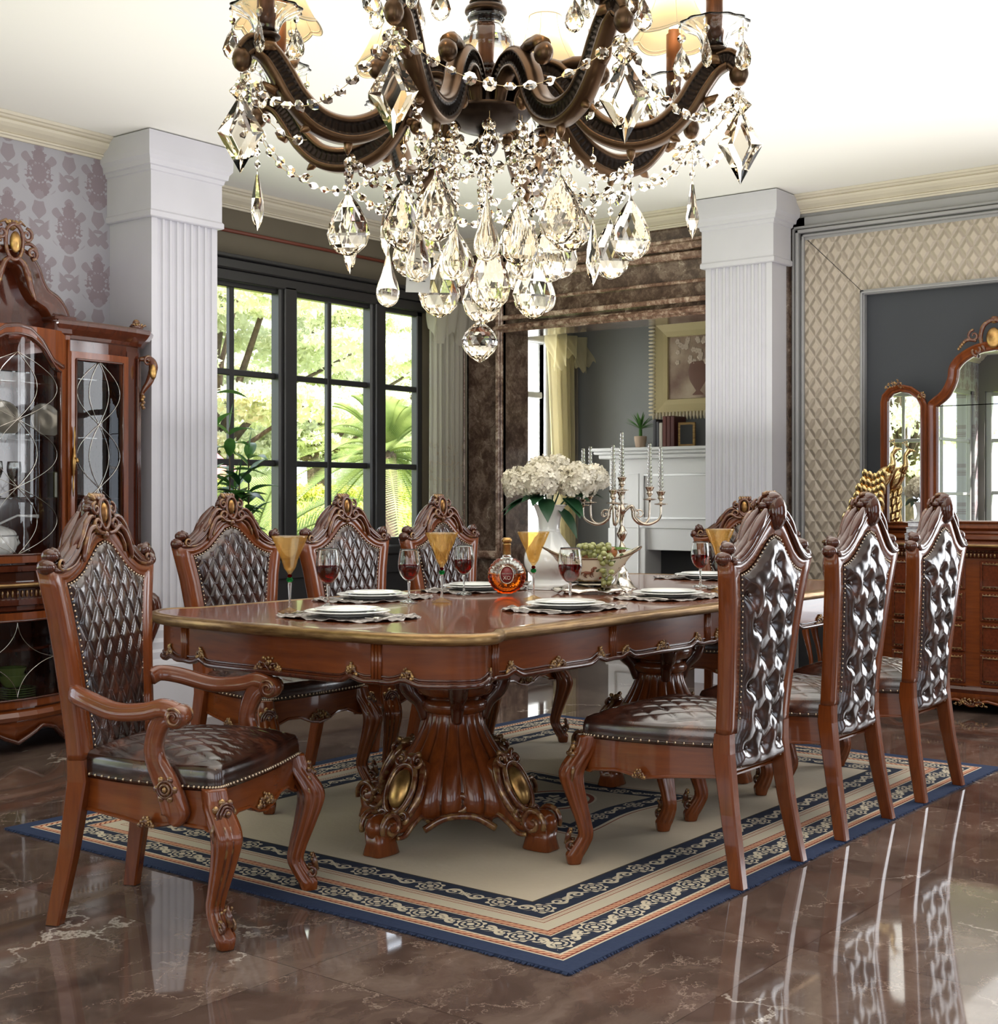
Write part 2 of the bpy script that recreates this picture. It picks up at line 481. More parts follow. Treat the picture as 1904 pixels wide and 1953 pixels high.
f = a.max(b); nb = g.noise(g.vec, 1.3, 3)
g.set('Base Color', g.mix(f*.85, g.mix(nb, lin(150,147,154), lin(162,160,166)), lin(124,108,114)))
g.set('Roughness', f*.2+.45); M['damask'] = g.mat
# quilted upholstery wall panel
def quilt_mat(name, c1, sx=.087, sz=.130):
    g = G_(name, .38, 0, .1, base=c1); x, y, z = g.co()
    a = (y/sx+z/sz).frac()-.5; b = (y/sx-z/sz).frac()-.5
    d = (0.5-a.abs()).min(0.5-b.abs())
    g.set('Base Color', g.mix(d.step(0, .05), tuple(k*.75 for k in c1), c1))
    g.bump(d.step(-.02, .30), .9, .016); return g.mat
M['quiltwall'] = quilt_mat('quilted_taupe_panel', lin(176,163,148))
# fabrics
def sheer(name, col, tr):
    m = bpy.data.materials.new(name); m.use_nodes = True; nt = m.node_tree; nt.nodes.clear()
    o = nt.nodes.new('ShaderNodeOutputMaterial'); t = nt.nodes.new('ShaderNodeBsdfTransparent'); d = nt.nodes.new('ShaderNodeBsdfDiffuse'); l = nt.nodes.new('ShaderNodeBsdfTranslucent')
    d.inputs[0].default_value = tuple(col)+(1,); l.inputs[0].default_value = tuple(col)+(1,)
    a = nt.nodes.new('ShaderNodeMixShader'); a.inputs[0].default_value = .45
    nt.links.new(d.outputs[0], a.inputs[1]); nt.links.new(l.outputs[0], a.inputs[2])
    x = nt.nodes.new('ShaderNodeMixShader'); x.inputs[0].default_value = tr
    nt.links.new(a.outputs[0], x.inputs[1]); nt.links.new(t.outputs[0], x.inputs[2]); nt.links.new(x.outputs[0], o.inputs[0]); return m
M['sheer'] = sheer('sheer_cream_voile', (.62,.58,.50), .34)
M['sheergold'] = sheer('sheer_gold_voile', (.78,.70,.44), .38)
M['curtain'] = simple('taupe_curtain', (.20,.17,.13), .8, 0, 0, .1, 3)
M['shade'] = sheer('ivory_lampshade', (.62,.50,.33), .0)
def leaf(name, c1, c2, rough=.4, trans=.4):
    g = G_(name, rough, 0, .0, base=c1); g.co()
    n = g.noise(g.vec, 3.5, 3); g.set('Base Color', g.ramp(n, [(.35, c1), (.65, c2)]))
    tr = g.node('ShaderNodeBsdfTranslucent'); g.nt.links.new(g.b.inputs['Base Color'].links[0].from_socket, tr.inputs[0])
    mx = g.node('ShaderNodeMixShader'); mx.inputs[0].default_value = trans
    out = next(q for q in g.nt.nodes if q.type == 'OUTPUT_MATERIAL')
    g.nt.links.new(g.b.outputs[0], mx.inputs[1]); g.nt.links.new(tr.outputs[0], mx.inputs[2]); g.nt.links.new(mx.outputs[0], out.inputs[0]); return g.mat
M['leafdark'] = leaf('dark_green_leaf', (.008,.035,.012), (.02,.07,.03), .35, .15)
M['leafmid'] = leaf('green_leaf', (.045,.14,.03), (.12,.28,.06), .3, .35)
M['treeleaf'] = leaf('haze_paled_tree_leaf', (.66,.70,.50), (.90,.92,.76), .7, .5)  # outdoor haze and glare put into the leaf colour as extra paleness
M['palmleaf'] = leaf('cycad_leaf', (.20,.28,.09), (.46,.52,.20), .5, .4)
M['hedgeleaf'] = leaf('hedge_leaf', (.46,.50,.08), (.72,.74,.16), .6, .3)
M['bark'] = simple('bark', (.10,.07,.05), .9, 0, 0, .4, 12)
M['lawn'] = simple('lawn', (.34,.42,.12), .9, 0, 0, .3, 3)
M['petal'] = leaf('hydrangea_petal', (.66,.60,.46), (.80,.76,.66), .6, .25)
M['grape'] = simple('green_grape', (.28,.29,.10), .25, 0, .3, .35, 30, trans=.15)
M['grapered'] = simple('red_grape', (.07,.006,.012), .25, 0, .3)
def lace(name):
    g = G_(name, .75, 0, 0, base=(.3,.27,.25)); g.co()
    n = g.noise(g.vec, 55, 4, .6, 1.2); n2 = g.vor(g.vec, 45)
    g.set('Base Color', g.ramp(n*.6+n2*.8, [(.30, (.10,.085,.075)), (.48, (.40,.36,.34)), (.68, (.62,.58,.55))])); g.bump(n, .6, .004); return g.mat
M['lace'] = lace('embroidered_lace_placemat')
M['candle'] = glass('clear_twist_candle', (.84,.84,.83), .10, 1.4)
# ------------------------------------------------------------------ the room
H = 3.107
WX = 8.12          # far wall (panelled), inner face
def struct_box(name, b, mat, c=0.0):
    return struct(name, MB().box(*b, 0, c), mat)
fl = MB(); fl.add([(-2.6,-2.4,0),(10.2,-2.4,0),(10.2,7.0,0),(-2.6,7.0,0)], [(0,1,2,3)], 0, False); struct('floor', fl, M['floor'], fix=False)
struct_box('ceiling', (-2.8, 10.3, -2.6, 7.1, H, H+.25), M['ceiling'])
# left wall: papered stretch with a second window behind the china cabinet's left, window bay further on
wl = MB()
WLx0, WLx1 = -2.45, 1.7
for b in ((-2.6, WLx0, 0, H), (WLx1, 4.75, 0, H), (WLx0, WLx1, 0, .55), (WLx0, WLx1, 2.62, H)):
    wl.box(b[0], b[1], 6.2, 6.45, b[2], b[3])
struct('wall_left', wl, M['damask'])
wb = MB()
BX0, BX1, BZ0, BZ1 = 4.98, 7.60, .86, 2.56
YB = 6.60
for b in ((4.75, BX0, 0, H), (BX1, 8.02, 0, H), (BX0, BX1, 0, BZ0), (BX0, BX1, BZ1, H)):
    wb.box(b[0], b[1], YB, YB+.09, b[2], b[3])
wb.box(4.70, 4.98, 6.2, YB+.2, 0, H)
struct('wall_bay', wb, M['olive'])
struct('trim_1', MB().tube([(4.98, YB-.008, 2.86), (7.96, YB-.008, 2.86)], .012, 8), M['redline'])
# baseboards
struct('baseboard_left', MB().box(-2.6, 4.70, 6.17, 6.2, 0, .16, 0, .008), M['column'])
struct('baseboard_bay', MB().box(4.99, 7.98, YB-.03, YB, 0, .16, 0, .008), M['blackframe'])
# window frames
def window(name, x0, x1, z0, z1, yf, posts, muntins, rails, mat, depth=.06, fw=.05, sill=True, label=None):
    """posts: wide mullions (x0,x1); muntins: thin bars x; rails: z"""
    e = empty(name); e['kind'] = 'structure'
    f = MB()
    f.box(x0-.01, x1+.01, yf, yf+depth, z1-fw, z1+.01, 0, .006); f.box(x0-.01, x1+.01, yf, yf+depth, z0-.01, z0+fw, 0, .006)
    f.box(x0-.01, x0+fw, yf, yf+depth, z0, z1, 0, .006); f.box(x1-fw, x1+.01, yf, yf+depth, z0, z1, 0, .006)
    for a, b in posts:
        f.box(a, b, yf-.03, yf+depth, z0, z1, 0, .012)
        f.box(a+.03, b-.03, yf-.05, yf-.02, z0, z1, 0, .006)
    for a in muntins: f.box(a-.02, a+.02, yf+.012, yf+depth-.012, z0, z1, 0, .005)
    for z in rails: f.box(x0, x1, yf+.015, yf+depth-.015, z-.02, z+.02, 0, .005)
    f.build('window_frame', mat, e)
    g = MB(); g.add([(x0, yf+depth*.55, z0), (x1, yf+depth*.55, z0), (x1, yf+depth*.55, z1), (x0, yf+depth*.55, z1)], [(0,1,2,3)], 0, False)
    g.build('pane', M['pane'], e, fix=False)
    if sill:
        h = MB(); h.box(x0-.12, x1+.10, yf-.07, yf+.02, z0-.07, z0-.005, 0, .01); h.box(x0-.1, x1+.08, yf-.045, yf+.0, z0-.20, z0-.07, 0, .006)
        h.build('window_sill', mat, e)
        t = MB()   # head casing in steps
        t.box(x0-.14, x1+.30, yf-.05, yf+.0, z1-.02, z1+.05, 0, .006); t.box(x0-.14, x1+.32, yf-.075, yf+.0, z1+.05, z1+.115, 0, .008); t.box(x0-.14, x1+.33, yf-.10, yf+.0, z1+.115, z1+.14, 0, .005)
        t.build('head_casing', mat, e)
    return e
window('window_1', BX0, BX1, BZ0, BZ1, YB+.0, [(6.165, 6.33), (7.03, 7.19)], [5.80, 6.665, 5.39], [1.978, 1.413], M['blackframe'])
window('window_2', WLx0, WLx1, .55, 2.62, 6.24, [(-.85, -.73), (.33, .45)], [-1.4, -.2, .98, 1.5], [1.95, 1.25], M['greytrim'], sill=False)
# dark wall below the bay window board
struct('trim_2', MB().box(4.99, 7.62, YB-.022, YB, .40, .86, 0, .004), M['blackframe'])
# cornice: profile swept round the room
prof = [(0,0),(0,-.215),(.012,-.215),(.018,-.195),(.030,-.190),(.034,-.175),(.028,-.165),(.040,-.150),(.062,-.125),(.078,-.095),(.084,-.070),(.080,-.060),(.092,-.052),(.098,-.035),(.110,-.028),(.116,0)]
def cornice(name, pts, mat=None):
    # wall on the left of the path direction
    P = [Vector((p[0], p[1], H-.001)) for p in pts]
    mb = MB(); mb.sweep(P, [(-a, b*.5) for a, b in prof], (0,0,1))
    mb.build
    return struct(name, mb, mat or M['crown'])
cornice('trim_3', [(-2.6, 6.2), (4.70, 6.2)])
cornice('trim_4', [(4.75, YB), (8.00, YB), (8.00, 4.30)])
cornice('trim_5', [(WX, 3.98), (WX, -2.4)])
# marble-clad portal wall, 26 cm thick, opening to the next room
PX0, PX1 = 8.02, 8.30
OY0, OY1, OZ = 4.20, 6.15, 2.40
pw = MB()
pw.box(PX0, PX1, OY1, YB+.2, 0, H); pw.box(PX0, PX1, 3.9, OY0, 0, H); pw.box(PX0, PX1, OY0, OY1, OZ, H)
struct('wall_portal', pw, M['emper'])
# moulded marble frame
def mold(name, pts, sec, up, mat): return struct(name, MB().sweep(pts, sec, up), mat)
secm = [(0,0),(0,.03),(.010,.045),(.022,.045),(.028,.03),(.040,.034),(.048,.058),(.062,.062),(.072,.045),(.078,.02),(.078,0)]
fr = MB()
X = PX0
def vstrip(y0, y1, d, z0, z1): fr.box(X-d, X+.01, y0, y1, z0, z1, 0, .008)
for y, w in ((OY1, .075), (6.50, .075)):
    vstrip(y, y+w, .035, 0, 2.98); vstrip(y+.018, y+w-.018, .055, 0, 2.98); vstrip(y-.0, y+.012, .05, 0, 2.98)
for z, w, d in ((OZ-.0, .06, .05), (OZ+.015, .03, .075), (OZ+.09, .035, .045), (2.62, .022, .03), (2.78, .05, .04), (2.84, .045, .075), (2.885, .03, .06)):
    fr.box(X-d, X+.01, OY0-.2, OY1+(.07 if z < 2.6 else .5), z, z+w, 0, .008)
fr.box(X-.07, X+.01, OY1-.01, 6.6, .0, .28, 0, .01); fr.box(X-.09, X+.01, OY1-.02, 6.6, .28, .34, 0, .012); fr.box(X-.06, X+.01, OY1-.01, 6.6, .74, .80, 0, .012)
struct('trim_6', fr, M['empmold'])
# panelled far wall
wr = MB()
for b in ((1.44, 3.98, 0, H), (-2.4, -1.35, 0, H), (-1.35, 1.44, 0, .35), (-1.35, 1.44, 2.8, H)): wr.box(WX, WX+.18, b[0], b[1], b[2], b[3])
struct('wall_right', wr, M['greytrim'])
e = empty('window_8'); e['kind'] = 'structure'; f = MB()
for a in (-1.35, -.41, .49, 1.38): f.box(WX+.04, WX+.12, a, a+.06, .35, 2.8, 0, .005)
for a in (.35, 1.15, 1.95, 2.74): f.box(WX+.05, WX+.11, -1.35, 1.44, a, a+.05, 0, .005)
f.build('window_frame', M['greytrim'], e)
FY0, FY1, FZ1 = 1.46, 3.96, 2.975       # outer frame
IY0, IY1, IZ1 = 1.64, 3.40, 2.44        # recess
def rectframe(mb, y0, y1, z1, w, x, d, m=0, c=.004):
    mb.box(x-d, x, y1-w, y1, 0, z1, m, c); mb.box(x-d, x, y0, y0+w, 0, z1, m, c); mb.box(x-d, x, y0, y1, z1-w, z1, m, c)
tf = MB()
rectframe(tf, FY0, FY1, FZ1-.0, .15, WX, .02); rectframe(tf, FY0+.07, FY1-.07, FZ1-.06, .018, WX-.015, .03); rectframe(tf, FY0+.10, FY1-.10, FZ1-.085, .022, WX-.015, .045); rectframe(tf, FY0+.135, FY1-.135, FZ1-.115, .015, WX-.015, .028)
rectframe(tf, IY0-.03, IY1+.03, IZ1+.03, .03, WX-.01, .045); rectframe(tf, IY0-.018, IY1+.018, IZ1+.018, .012, WX-.03, .045)
struct('trim_7', tf, M['greytrim'])
qp = MB()
def qpoly(pts): qp.poly([(WX-.0, a, b) for a, b in pts], (-.018, 0, 0))
a0, a1, az = FY0+.145, FY1-.145, FZ1-.125
b0, b1, bz = IY0-.02, IY1+.02, IZ1+.02
g_ = .003
qpoly([(b1, .42), (a1, .42), (a1, az-g_*2), (b1, bz-g_*2)]); qpoly([(b0-g_, bz+g_), (b1+g_, bz+g_), (a1-g_, az), (a0+g_, az)])
struct('trim_8', qp, M['quiltwall'])
struct('trim_9', MB().box(WX-.012, WX, IY0, IY1, 0, IZ1), M['navywall'])
struct('baseboard_right', MB().box(WX-.05, WX-.0, FY0, 3.96, 0, .42, 0, .01), M['dark'])
# walls behind the camera, with daylight openings
wk = MB()
for b in ((-2.4, 2.9, 0, H), (6.12, 6.45, 0, H), (2.9, 6.12, 0, .55), (2.9, 6.12, 2.62, H)): wk.box(-2.8, -2.6, b[0], b[1], b[2], b[3])
struct('wall_back', wk, M['plainwall'])
e = empty('window_7'); e['kind'] = 'structure'; f = MB()
for a in (2.9, 3.94, 4.98, 6.04): f.box(-2.72, -2.64, a, a+.08, .55, 2.62, 0, .005)
for a in (3.46, 4.50, 5.54): f.box(-2.70, -2.66, a, a+.04, .55, 2.62, 0, .005)
for a in (.55, 1.24, 1.94, 2.56): f.box(-2.71, -2.65, 2.9, 6.12, a, a+.05, 0, .005)
f.build('window_frame', M['greytrim'], e)
wf = MB()
wins = [(-1.6, .2), (1.3, 2.9), (4.0, 5.6)]
xs = -2.6
for a, b in wins:
    wf.box(xs, a, -2.6, -2.4, 0, H); wf.box(a, b, -2.6, -2.4, 0, .5); wf.box(a, b, -2.6, -2.4, 2.7, H); xs = b
wf.box(xs, 8.3, -2.6, -2.4, 0, H)
struct('wall_front', wf, M['plainwall'])
for i, (a, b) in enumerate(wins):
    e = empty('window_%d' % (i+4)); e['kind'] = 'structure'; f = MB()
    f.box(a, b, -2.5, -2.44, .5, .56, 0, .005); f.box(a, b, -2.5, -2.44, 2.64, 2.7, 0, .005); f.box(a, a+.06, -2.5, -2.44, .5, 2.7, 0, .005); f.box(b-.06, b, -2.5, -2.44, .5, 2.7, 0, .005)
    f.box((a+b)/2-.02, (a+b)/2+.02, -2.5, -2.44, .5, 2.7, 0, .005); f.box(a, b, -2.5, -2.44, 1.6, 1.64, 0, .005)
    f.build('window_frame', M['greytrim'], e)
# columns
def column(name, x0, x1, y0, y1, faces):
    """shaft rectangle; faces: fluted sides 'x-' / 'y-'"""
    e = empty(name, ((x0+x1)/2, (y0+y1)/2, 0)); e['kind'] = 'structure'
    cx, cy = (x0+x1)/2, (y0+y1)/2; hx, hy = (x1-x0)/2, (y1-y0)/2
    out = []
    def side(p, q, fl):
        p = Vector(p); q = Vector(q); L = (q-p).length; t = (q-p)/L; n = Vector((t.y, -t.x)); r = []
        if not fl: return [tuple(p)]
        nf = 8; mrg = .032; w = (L-2*mrg)/nf; r.append(tuple(p))
        for k in range(nf):
            s = mrg+k*w
            for j in range(7):
                a = PI*j/6; d = .016*math.sin(a)
                r.append(tuple(p + t*(s+w*.14+w*.72*(1-math.cos(a))/2) - n*d))
        return r
    C = [(-hx,-hy), (hx,-hy), (hx,hy), (-hx,hy)]
    F = ['y-' in faces, False, False, 'x-' in faces]
    for i in range(4): out += side(C[i], C[(i+1) % 4], F[i])
    MB().stack(out, [(0, .50), (0, 2.73)], 0, False, False).build('shaft', M['column'], e)
    R = [(-hx,-hy), (hx,-hy), (hx,hy), (-hx,hy)]
    MB().stack(R, [(.018, 2.66), (.026, 2.665), (.026, 2.69), (.018, 2.70), (.018, 2.90), (.026, 2.905), (.03, 2.925), (.042, 2.93), (.046, 2.955), (.060, 2.975), (.062, 3.0), (.062, 3.10)], 0, True, True).build('capital', M['column'], e)
    MB().stack(R, [(.052, 0), (.052, .31), (.046, .33), (.040, .345), (.040, .38), (.030, .395), (.030, .43), (.018, .45), (.018, .49), (.004, .52), (.0, .54)], 0, True, True).build('plinth', M['column'], e)
    return e
tag(column('column', 4.575, 5.02, 5.845, 6.21, 'y-'), 'white fluted square column beside the china cabinet', 'column', 'fluted columns', None)
tag(column('column', 7.82, 8.03, 3.90, 4.37, 'x-'), 'white fluted square column beside the quilted wall panel', 'column', 'fluted columns', None)
# wall stretch behind the right column
struct_box('wall_pier', (8.03, 8.14, 3.93, 4.30, 0, H), M['column'])
# next room
struct_box('wall_parlour', (9.50, 9.6, 3.4, 6.9, 0, H), M['greywall'])
lw = MB()
for b in ((8.3, 8.42, 0, H), (9.08, 9.5, 0, H), (8.42, 9.08, 2.45, H), (8.42, 9.08, 0, .45)): lw.box(b[0], b[1], 6.57, 6.75, b[2], b[3])
struct('wall_parlour_left', lw, M['greywall'])
struct_box('wall_parlour_right', (8.3, 9.6, 3.3, 3.4, 0, H), M['greywall'])
e = empty('window_3'); e['kind'] = 'structure'; f = MB()
f.box(8.32, 9.14, 6.53, 6.58, 2.45, 2.56, 0, .01); f.box(8.30, 9.16, 6.50, 6.58, 2.56, 2.62, 0, .01)
f.box(8.32, 8.42, 6.54, 6.62, .4, 2.45, 0, .01); f.box(9.08, 9.16, 6.54, 6.62, .4, 2.45, 0, .01); f.box(8.72, 8.78, 6.58, 6.62, .45, 2.45, 0, .006); f.box(8.42, 9.08, 6.58, 6.62, 1.2, 1.25, 0, .006); f.box(8.3, 9.18, 6.50, 6.6, .36, .46, 0, .01); f.box(8.42, 9.08, 6.58, 6.62, 2.0, 2.05, 0, .006)
f.build('window_frame', M['whitepaint'], e)
bl_ = MB(); bl_.add([(8.42, 6.625, .46), (9.08, 6.625, .46), (9.08, 6.625, 2.45), (8.42, 6.625, 2.45)], [(0,1,2,3)]); bl_.build('roller_blind', sheer('white_blind', (.9,.9,.88), .25), e, fix=False)
# ------------------------------------------------------------------ rug
g = G_('persian_border_rug', .95, 0, 0, base=(.5,.45,.35), spec=.2)
x, y, z = g.co()
hx, hy = 1.653, 1.225
dx = hx-x.abs(); dy = hy-y.abs(); w = dx.min(dy); sel = dx.lt(dy)
s = sel*y+(1-sel)*x
nz = g.noise(g.vec, 60, 3); nb = g.noise(g.vec, 2.2, 4)
def band(v, a, b): return v.gt(a)*v.lt(b)
def motif(s, t, L, R):
    """scroll border: medallion, curls and leaves repeated along s; t across"""
    p = (s/L).frac()-.5; u = p*L
    r = (u*u+t*t).sqrt(); th = u.atan2(t)
    rose = (R*.84+(th*8).cos()*R*.10-r).gt(0)*(1-((r-R*.62).abs()).lt(R*.07))*(1-((r-R*.30).abs()).lt(R*.08))*(1-((th*8).cos().lt(-.72)*r.gt(R*.34)*r.lt(R*.56)))
    q = (s/L+.5).frac()-.5; u2 = q*L
    ua = u2.abs()-L*.17; tt = t*(u2*1000).clamp()+t*-1*(1-(u2*1000).clamp())
    r2 = (ua*ua+tt*tt).sqrt(); th2 = ua.atan2(tt)
    sp = ((th2+r2*(16/R)).sin()).gt(.25)*r2.lt(R*.58)
    vine = ((t-(s*(2*PI*2/L)).sin()*R*.34).abs()).lt(R*.085)
    lf = ((u2*u2*1.2+t*t*3.5).sqrt()).lt(R*.50)*(((u2*(26/R)).sin()).gt(-.75))
    gap = r.gt(R*1.0)
    return rose.max(gap*(sp.max(vine)).max(lf))
def chain(s, t, L, R):
    p = ((s+t*1.1)/L).frac(); return (((p-.5).abs()).lt(.30))*(t.abs().lt(R))
cream = lin(182,172,152); beige = lin(152,141,120); navy = lin(38,44,60); rust = lin(126,66,52); pale = lin(192,180,158); blue = lin(40,50,74)
field = g.mix(nb*.8+nz*.2, lin(176,163,142), lin(204,191,170))
t1 = w-.152; m1 = motif(s, t1, .175, .050)
t2 = w-.370; m2 = motif(s+.05, t2, .27, .050)
c = field
def lay(c, a, b, col): return g.mix(band(w, a, b), c, col)
c = lay(c, .315, .425, g.mix(m2, navy, pale))
c = lay(c, .425, .431, lin(70,60,50))
c = lay(c, .280, .315, g.mix(chain(s, w-.297, .014, .008), pale, g.mix(.6, rust, pale)))
c = lay(c, .308, .315, pale); c = lay(c, .283, .287, rust); c = lay(c, .303, .307, rust)
c = lay(c, .235, .280, cream)
c = lay(c, .205, .235, g.mix(chain(s, w-.22, .022, .010), rust, lin(206,160,128)))
c = lay(c, .200, .205, pale)
c = lay(c, .100, .200, g.mix(m1, navy, pale))
c = lay(c, .068, .100, g.mix(chain(s, w-.085, .022, .010), rust, lin(206,160,128)))
c = lay(c, .062, .068, pale); c = lay(c, .092, .100, pale)
c = lay(c, -.1, .062, g.mix(nz, blue, lin(46,56,82)))
# central medallion (square with concave sides, oval inside)
ax = (x+.09).abs(); ay = (y+.055).abs()
d = ax.max(ay); sm_ = ax.min(ay)
half = .37+(sm_*(PI/.37)).cos()*-.02
k = half-d
tk = k-.06
ss = (ax.gt(ay))*(y+.055)+(1-ax.gt(ay))*(x+.09)
m3 = motif(ss, tk, .24, .042)
c = g.mix(k.gt(-.03)*k.lt(0), c, g.mix(band(k, -.02, -.014), pale, rust))
c = g.mix(k.gt(0), c, g.mix(k.lt(.105), lin(160,150,132), g.mix(m3, navy, pale)))
rr = ((x+.09)*(x+.09)+(y+.055)*(y+.055)*1.5).sqrt()
c = g.mix(rr.lt(.20), c, g.mix(((rr*150).sin()).gt(0)*rr.gt(.155), cream, rust))
th = (x+.09).atan2(y+.055)
c = g.mix(rr.lt(.145), c, g.mix((((th*6).cos()*.03+.085-rr).gt(0))*(((rr*90+(th*6).cos()*2).sin()).gt(-.3)), navy, cream))
g.set('Base Color', c); g.bump(nz, .35, .004)
rug = MB()
def rz(x, y): return .008+.0012*math.sin(x*3.1+y*2)*math.sin(y*4.3)
rug.grid(lambda u, v: ((u-.5)*2*hx, (v-.5)*2*hy, .0085+.0006*math.sin(u*23+v*9)), 60, 48, 0)
rug.box(-hx, hx, -hy, hy, 0.0005, .0078)
# frayed pile along the two front edges
for i in range(900):
    u = R_.uniform(-1, 1); e_ = i % 2
    p = Vector((u*hx, -hy, .004)) if e_ else Vector((-hx, u*hy, .004)); n = Vector((0, -1, 0)) if e_ else Vector((-1, 0, 0)); t = Vector((1, 0, 0)) if e_ else Vector((0, 1, 0))
    l = R_.uniform(.004, .012); wd = .004
    a = p-t*wd; b = p+t*wd; q = p+n*l+t*R_.uniform(-.006, .006)
    rug.add([tuple(a+Vector((0,0,.004))), tuple(b+Vector((0,0,.004))), tuple(q-Vector((0,0,.0015)))], [(0,1,2)], 0, False)
o = rug.build('area_rug', g.mat, fix=False); o.location = (4.447, 3.168, 0)
tag(o, 'beige rug with navy scroll borders and blue edge under the dining table', 'rug')
# ------------------------------------------------------------------ dining table
TB = empty('dining_table', (4.44, 3.11, .0100), 0, 'long polished cherry dining table with gold rim on two carved pedestals', 'table')
q = [(1.27,.685),(1.285,.688),(1.305,.702),(1.34,.722),(1.385,.730),(1.44,.712),(1.50,.655),(1.55,.57),(1.582,.45),(1.597,.32),(1.607,.15)]
qs = [(p.x, p.y) for p in crom([(a, b, 0) for a, b in q], 3)]
Q = [(a, -b) for a, b in qs]                   # lower right, going to the end
right = Q + [(1.610, 0)] + [(a, b) for a, b in qs[::-1]]
out = right + [(-a, b) for a, b in qs] + [(-1.61, 0)] + [(-a, -b) for a, b in qs[::-1]]
TH = .790
MB().stack(out, [(-.030, TH-.030), (-.030, TH), (-.05, TH+.001)], 0, True, False).build('tabletop', M['woodx'], TB)
MB().stack(out, [(-.04, TH-.032), (-.012, TH-.032), (-.002, TH-.026), (0, TH-.020), (0, TH-.006), (-.006, TH), (-.018, TH+.003), (-.026, TH+.002), (-.030, TH-.002)], 0, False, False, True).build('rim', M['goldedge'], TB)
# apron with shaped lower edge
def resample(o, step):
    r = []; n = len(o)
    for i in range(n):
        a = Vector(o[i]); b = Vector(o[(i+1) % n]); k = max(1, int((b-a).length/step))
        for j in range(k): r.append(tuple(a+(b-a)*(j/k)))
    return r
ao = resample(offs(out, -.045), .015)
posts = [(-1.27, -.64), (-1.27, .64), (1.27, -.64), (1.27, .64), (-.635, -.64), (.0, -.64), (.635, -.64), (-.635, .64), (0, .64), (.635, .64), (-1.555, -.42), (-1.555, .42), (1.555, -.42), (1.555, .42)]
posts = [min(ao, key=lambda p: (p[0]-x)**2+(p[1]-y)**2) for x, y in posts]
def zb(p):
    d = min(math.hypot(p[0]-a, p[1]-b) for a, b in posts)
    return TH-.128-.022*(interp(d, [0,.05,.09,.13,.17,.4], [.75,.85,.25,1.0,1.05,.95]))
ap = MB(); n = len(ao); ai = offs(ao, -.02)
ring = lambda z, o_: [(p[0], p[1], z if z is not None else zb(p)) for p in o_]
zs = [zb(p) for p in ao]
vs = [(p[0], p[1], TH-.03) for p in ao] + [(p[0], p[1], z) for p, z in zip(ao, zs)] + [(p[0], p[1], z) for p, z in zip(ai, zs)] + [(p[0], p[1], TH-.03) for p in ai]
fs = [(j*n+i, j*n+(i+1) % n, (j+1)*n+(i+1) % n, (j+1)*n+i) for j in range(3) for i in range(n)]
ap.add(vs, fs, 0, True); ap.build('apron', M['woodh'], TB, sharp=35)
bd = MB(); bd.tube([(p[0], p[1], z+.003) for p, z in zip(offs(ao, .004), zs)], .0085, 8, 0, True); bd.tube([(p[0], p[1], z+.018) for p, z in zip(offs(ao, .001), zs)], .004, 6, 0, True)
bd.build('apron_moulding', M['crestwood'], TB)
oo = offs(ao, .004)
for a, b in posts:
    pst = MB()
    i = ao.index((a, b)); p = Vector(ao[i]); t = (Vector(ao[(i+1) % n])-Vector(ao[i-1])).normalized(); nn = Vector((t.y, -t.x)); ang = math.atan2(nn.y, nn.x)
    Mx = Matrix.Translation((p.x, p.y, 0)) @ Matrix.Rotation(ang, 4, 'Z')
    for k in (-.012, 0, .012): pst.tube([(.002, k, zb(ao[i])+.004), (.002, k, TH-.034)], .0068, 6, 0, M=Mx)
    pst.build('apron_stile', M['wood'], TB)
# carved appliques: clusters of leaves and berries
def cluster(mb, Mx, w, h, seed=0, gold=False):
    r = random.Random(seed); k = int(8*w/.03)+6
    for sgn in (-1, 1):
        mb.tube([tuple(Mx @ Vector(p)) for p in [(.004, sgn*a, b) for a, b in [(u, v) for u, v in ((0, h*.1), (w*.3, h*.5), (w*.62, h*.55), (w*.85, h*.2), (w*.7, -.05*h), (w*.52, .12*h))]]], [.0035, .004, .004, .0035, .003, .002], 6)
        for j in range(k):
            t = R_.random() if False else r.random(); a = sgn*w*t; b = h*(1-t*t*.9)*r.uniform(.05, .95)
            mb.ell(tuple(Mx @ Vector((.004, a, b))), r.uniform(.003, .0065), 6)
    mb.ell(tuple(Mx @ Vector((.004, 0, h*.55))), (.006, .008, .009), 8)
idx = 0
spots = []
for a, b in posts:
    i = ao.index((a, b))
    for dd in (-5, 5): spots.append(((i+dd) % n, .021, .035))
for c_, d_ in ((-.95, -1), (-.95, 1), (.95, -1), (.95, 1), (-.32, -1), (.32, -1), (-.32, 1), (.32, 1)):
    i = min(range(n), key=lambda i: (ao[i][0]-c_)**2+(ao[i][1]-d_*.64)**2); spots.append((i, .046, .038))
for c_ in (-1.6, 1.6):
    i = min(range(n), key=lambda i: (ao[i][0]-c_)**2+(ao[i][1])**2); spots.append((i, .06, .048))
for i, w_, h_ in spots:
    p = Vector(ao[i]); t = (Vector(ao[(i+1) % n])-Vector(ao[i-1])).normalized(); ang = math.atan2(-t.x, t.y)
    mb = MB(); cluster(mb, Matrix.Translation((p.x, p.y, zs[i]+.006)) @ Matrix.Rotation(ang, 4, 'Z'), w_, h_, i)
    mb.build('applique', M['gild'], TB)
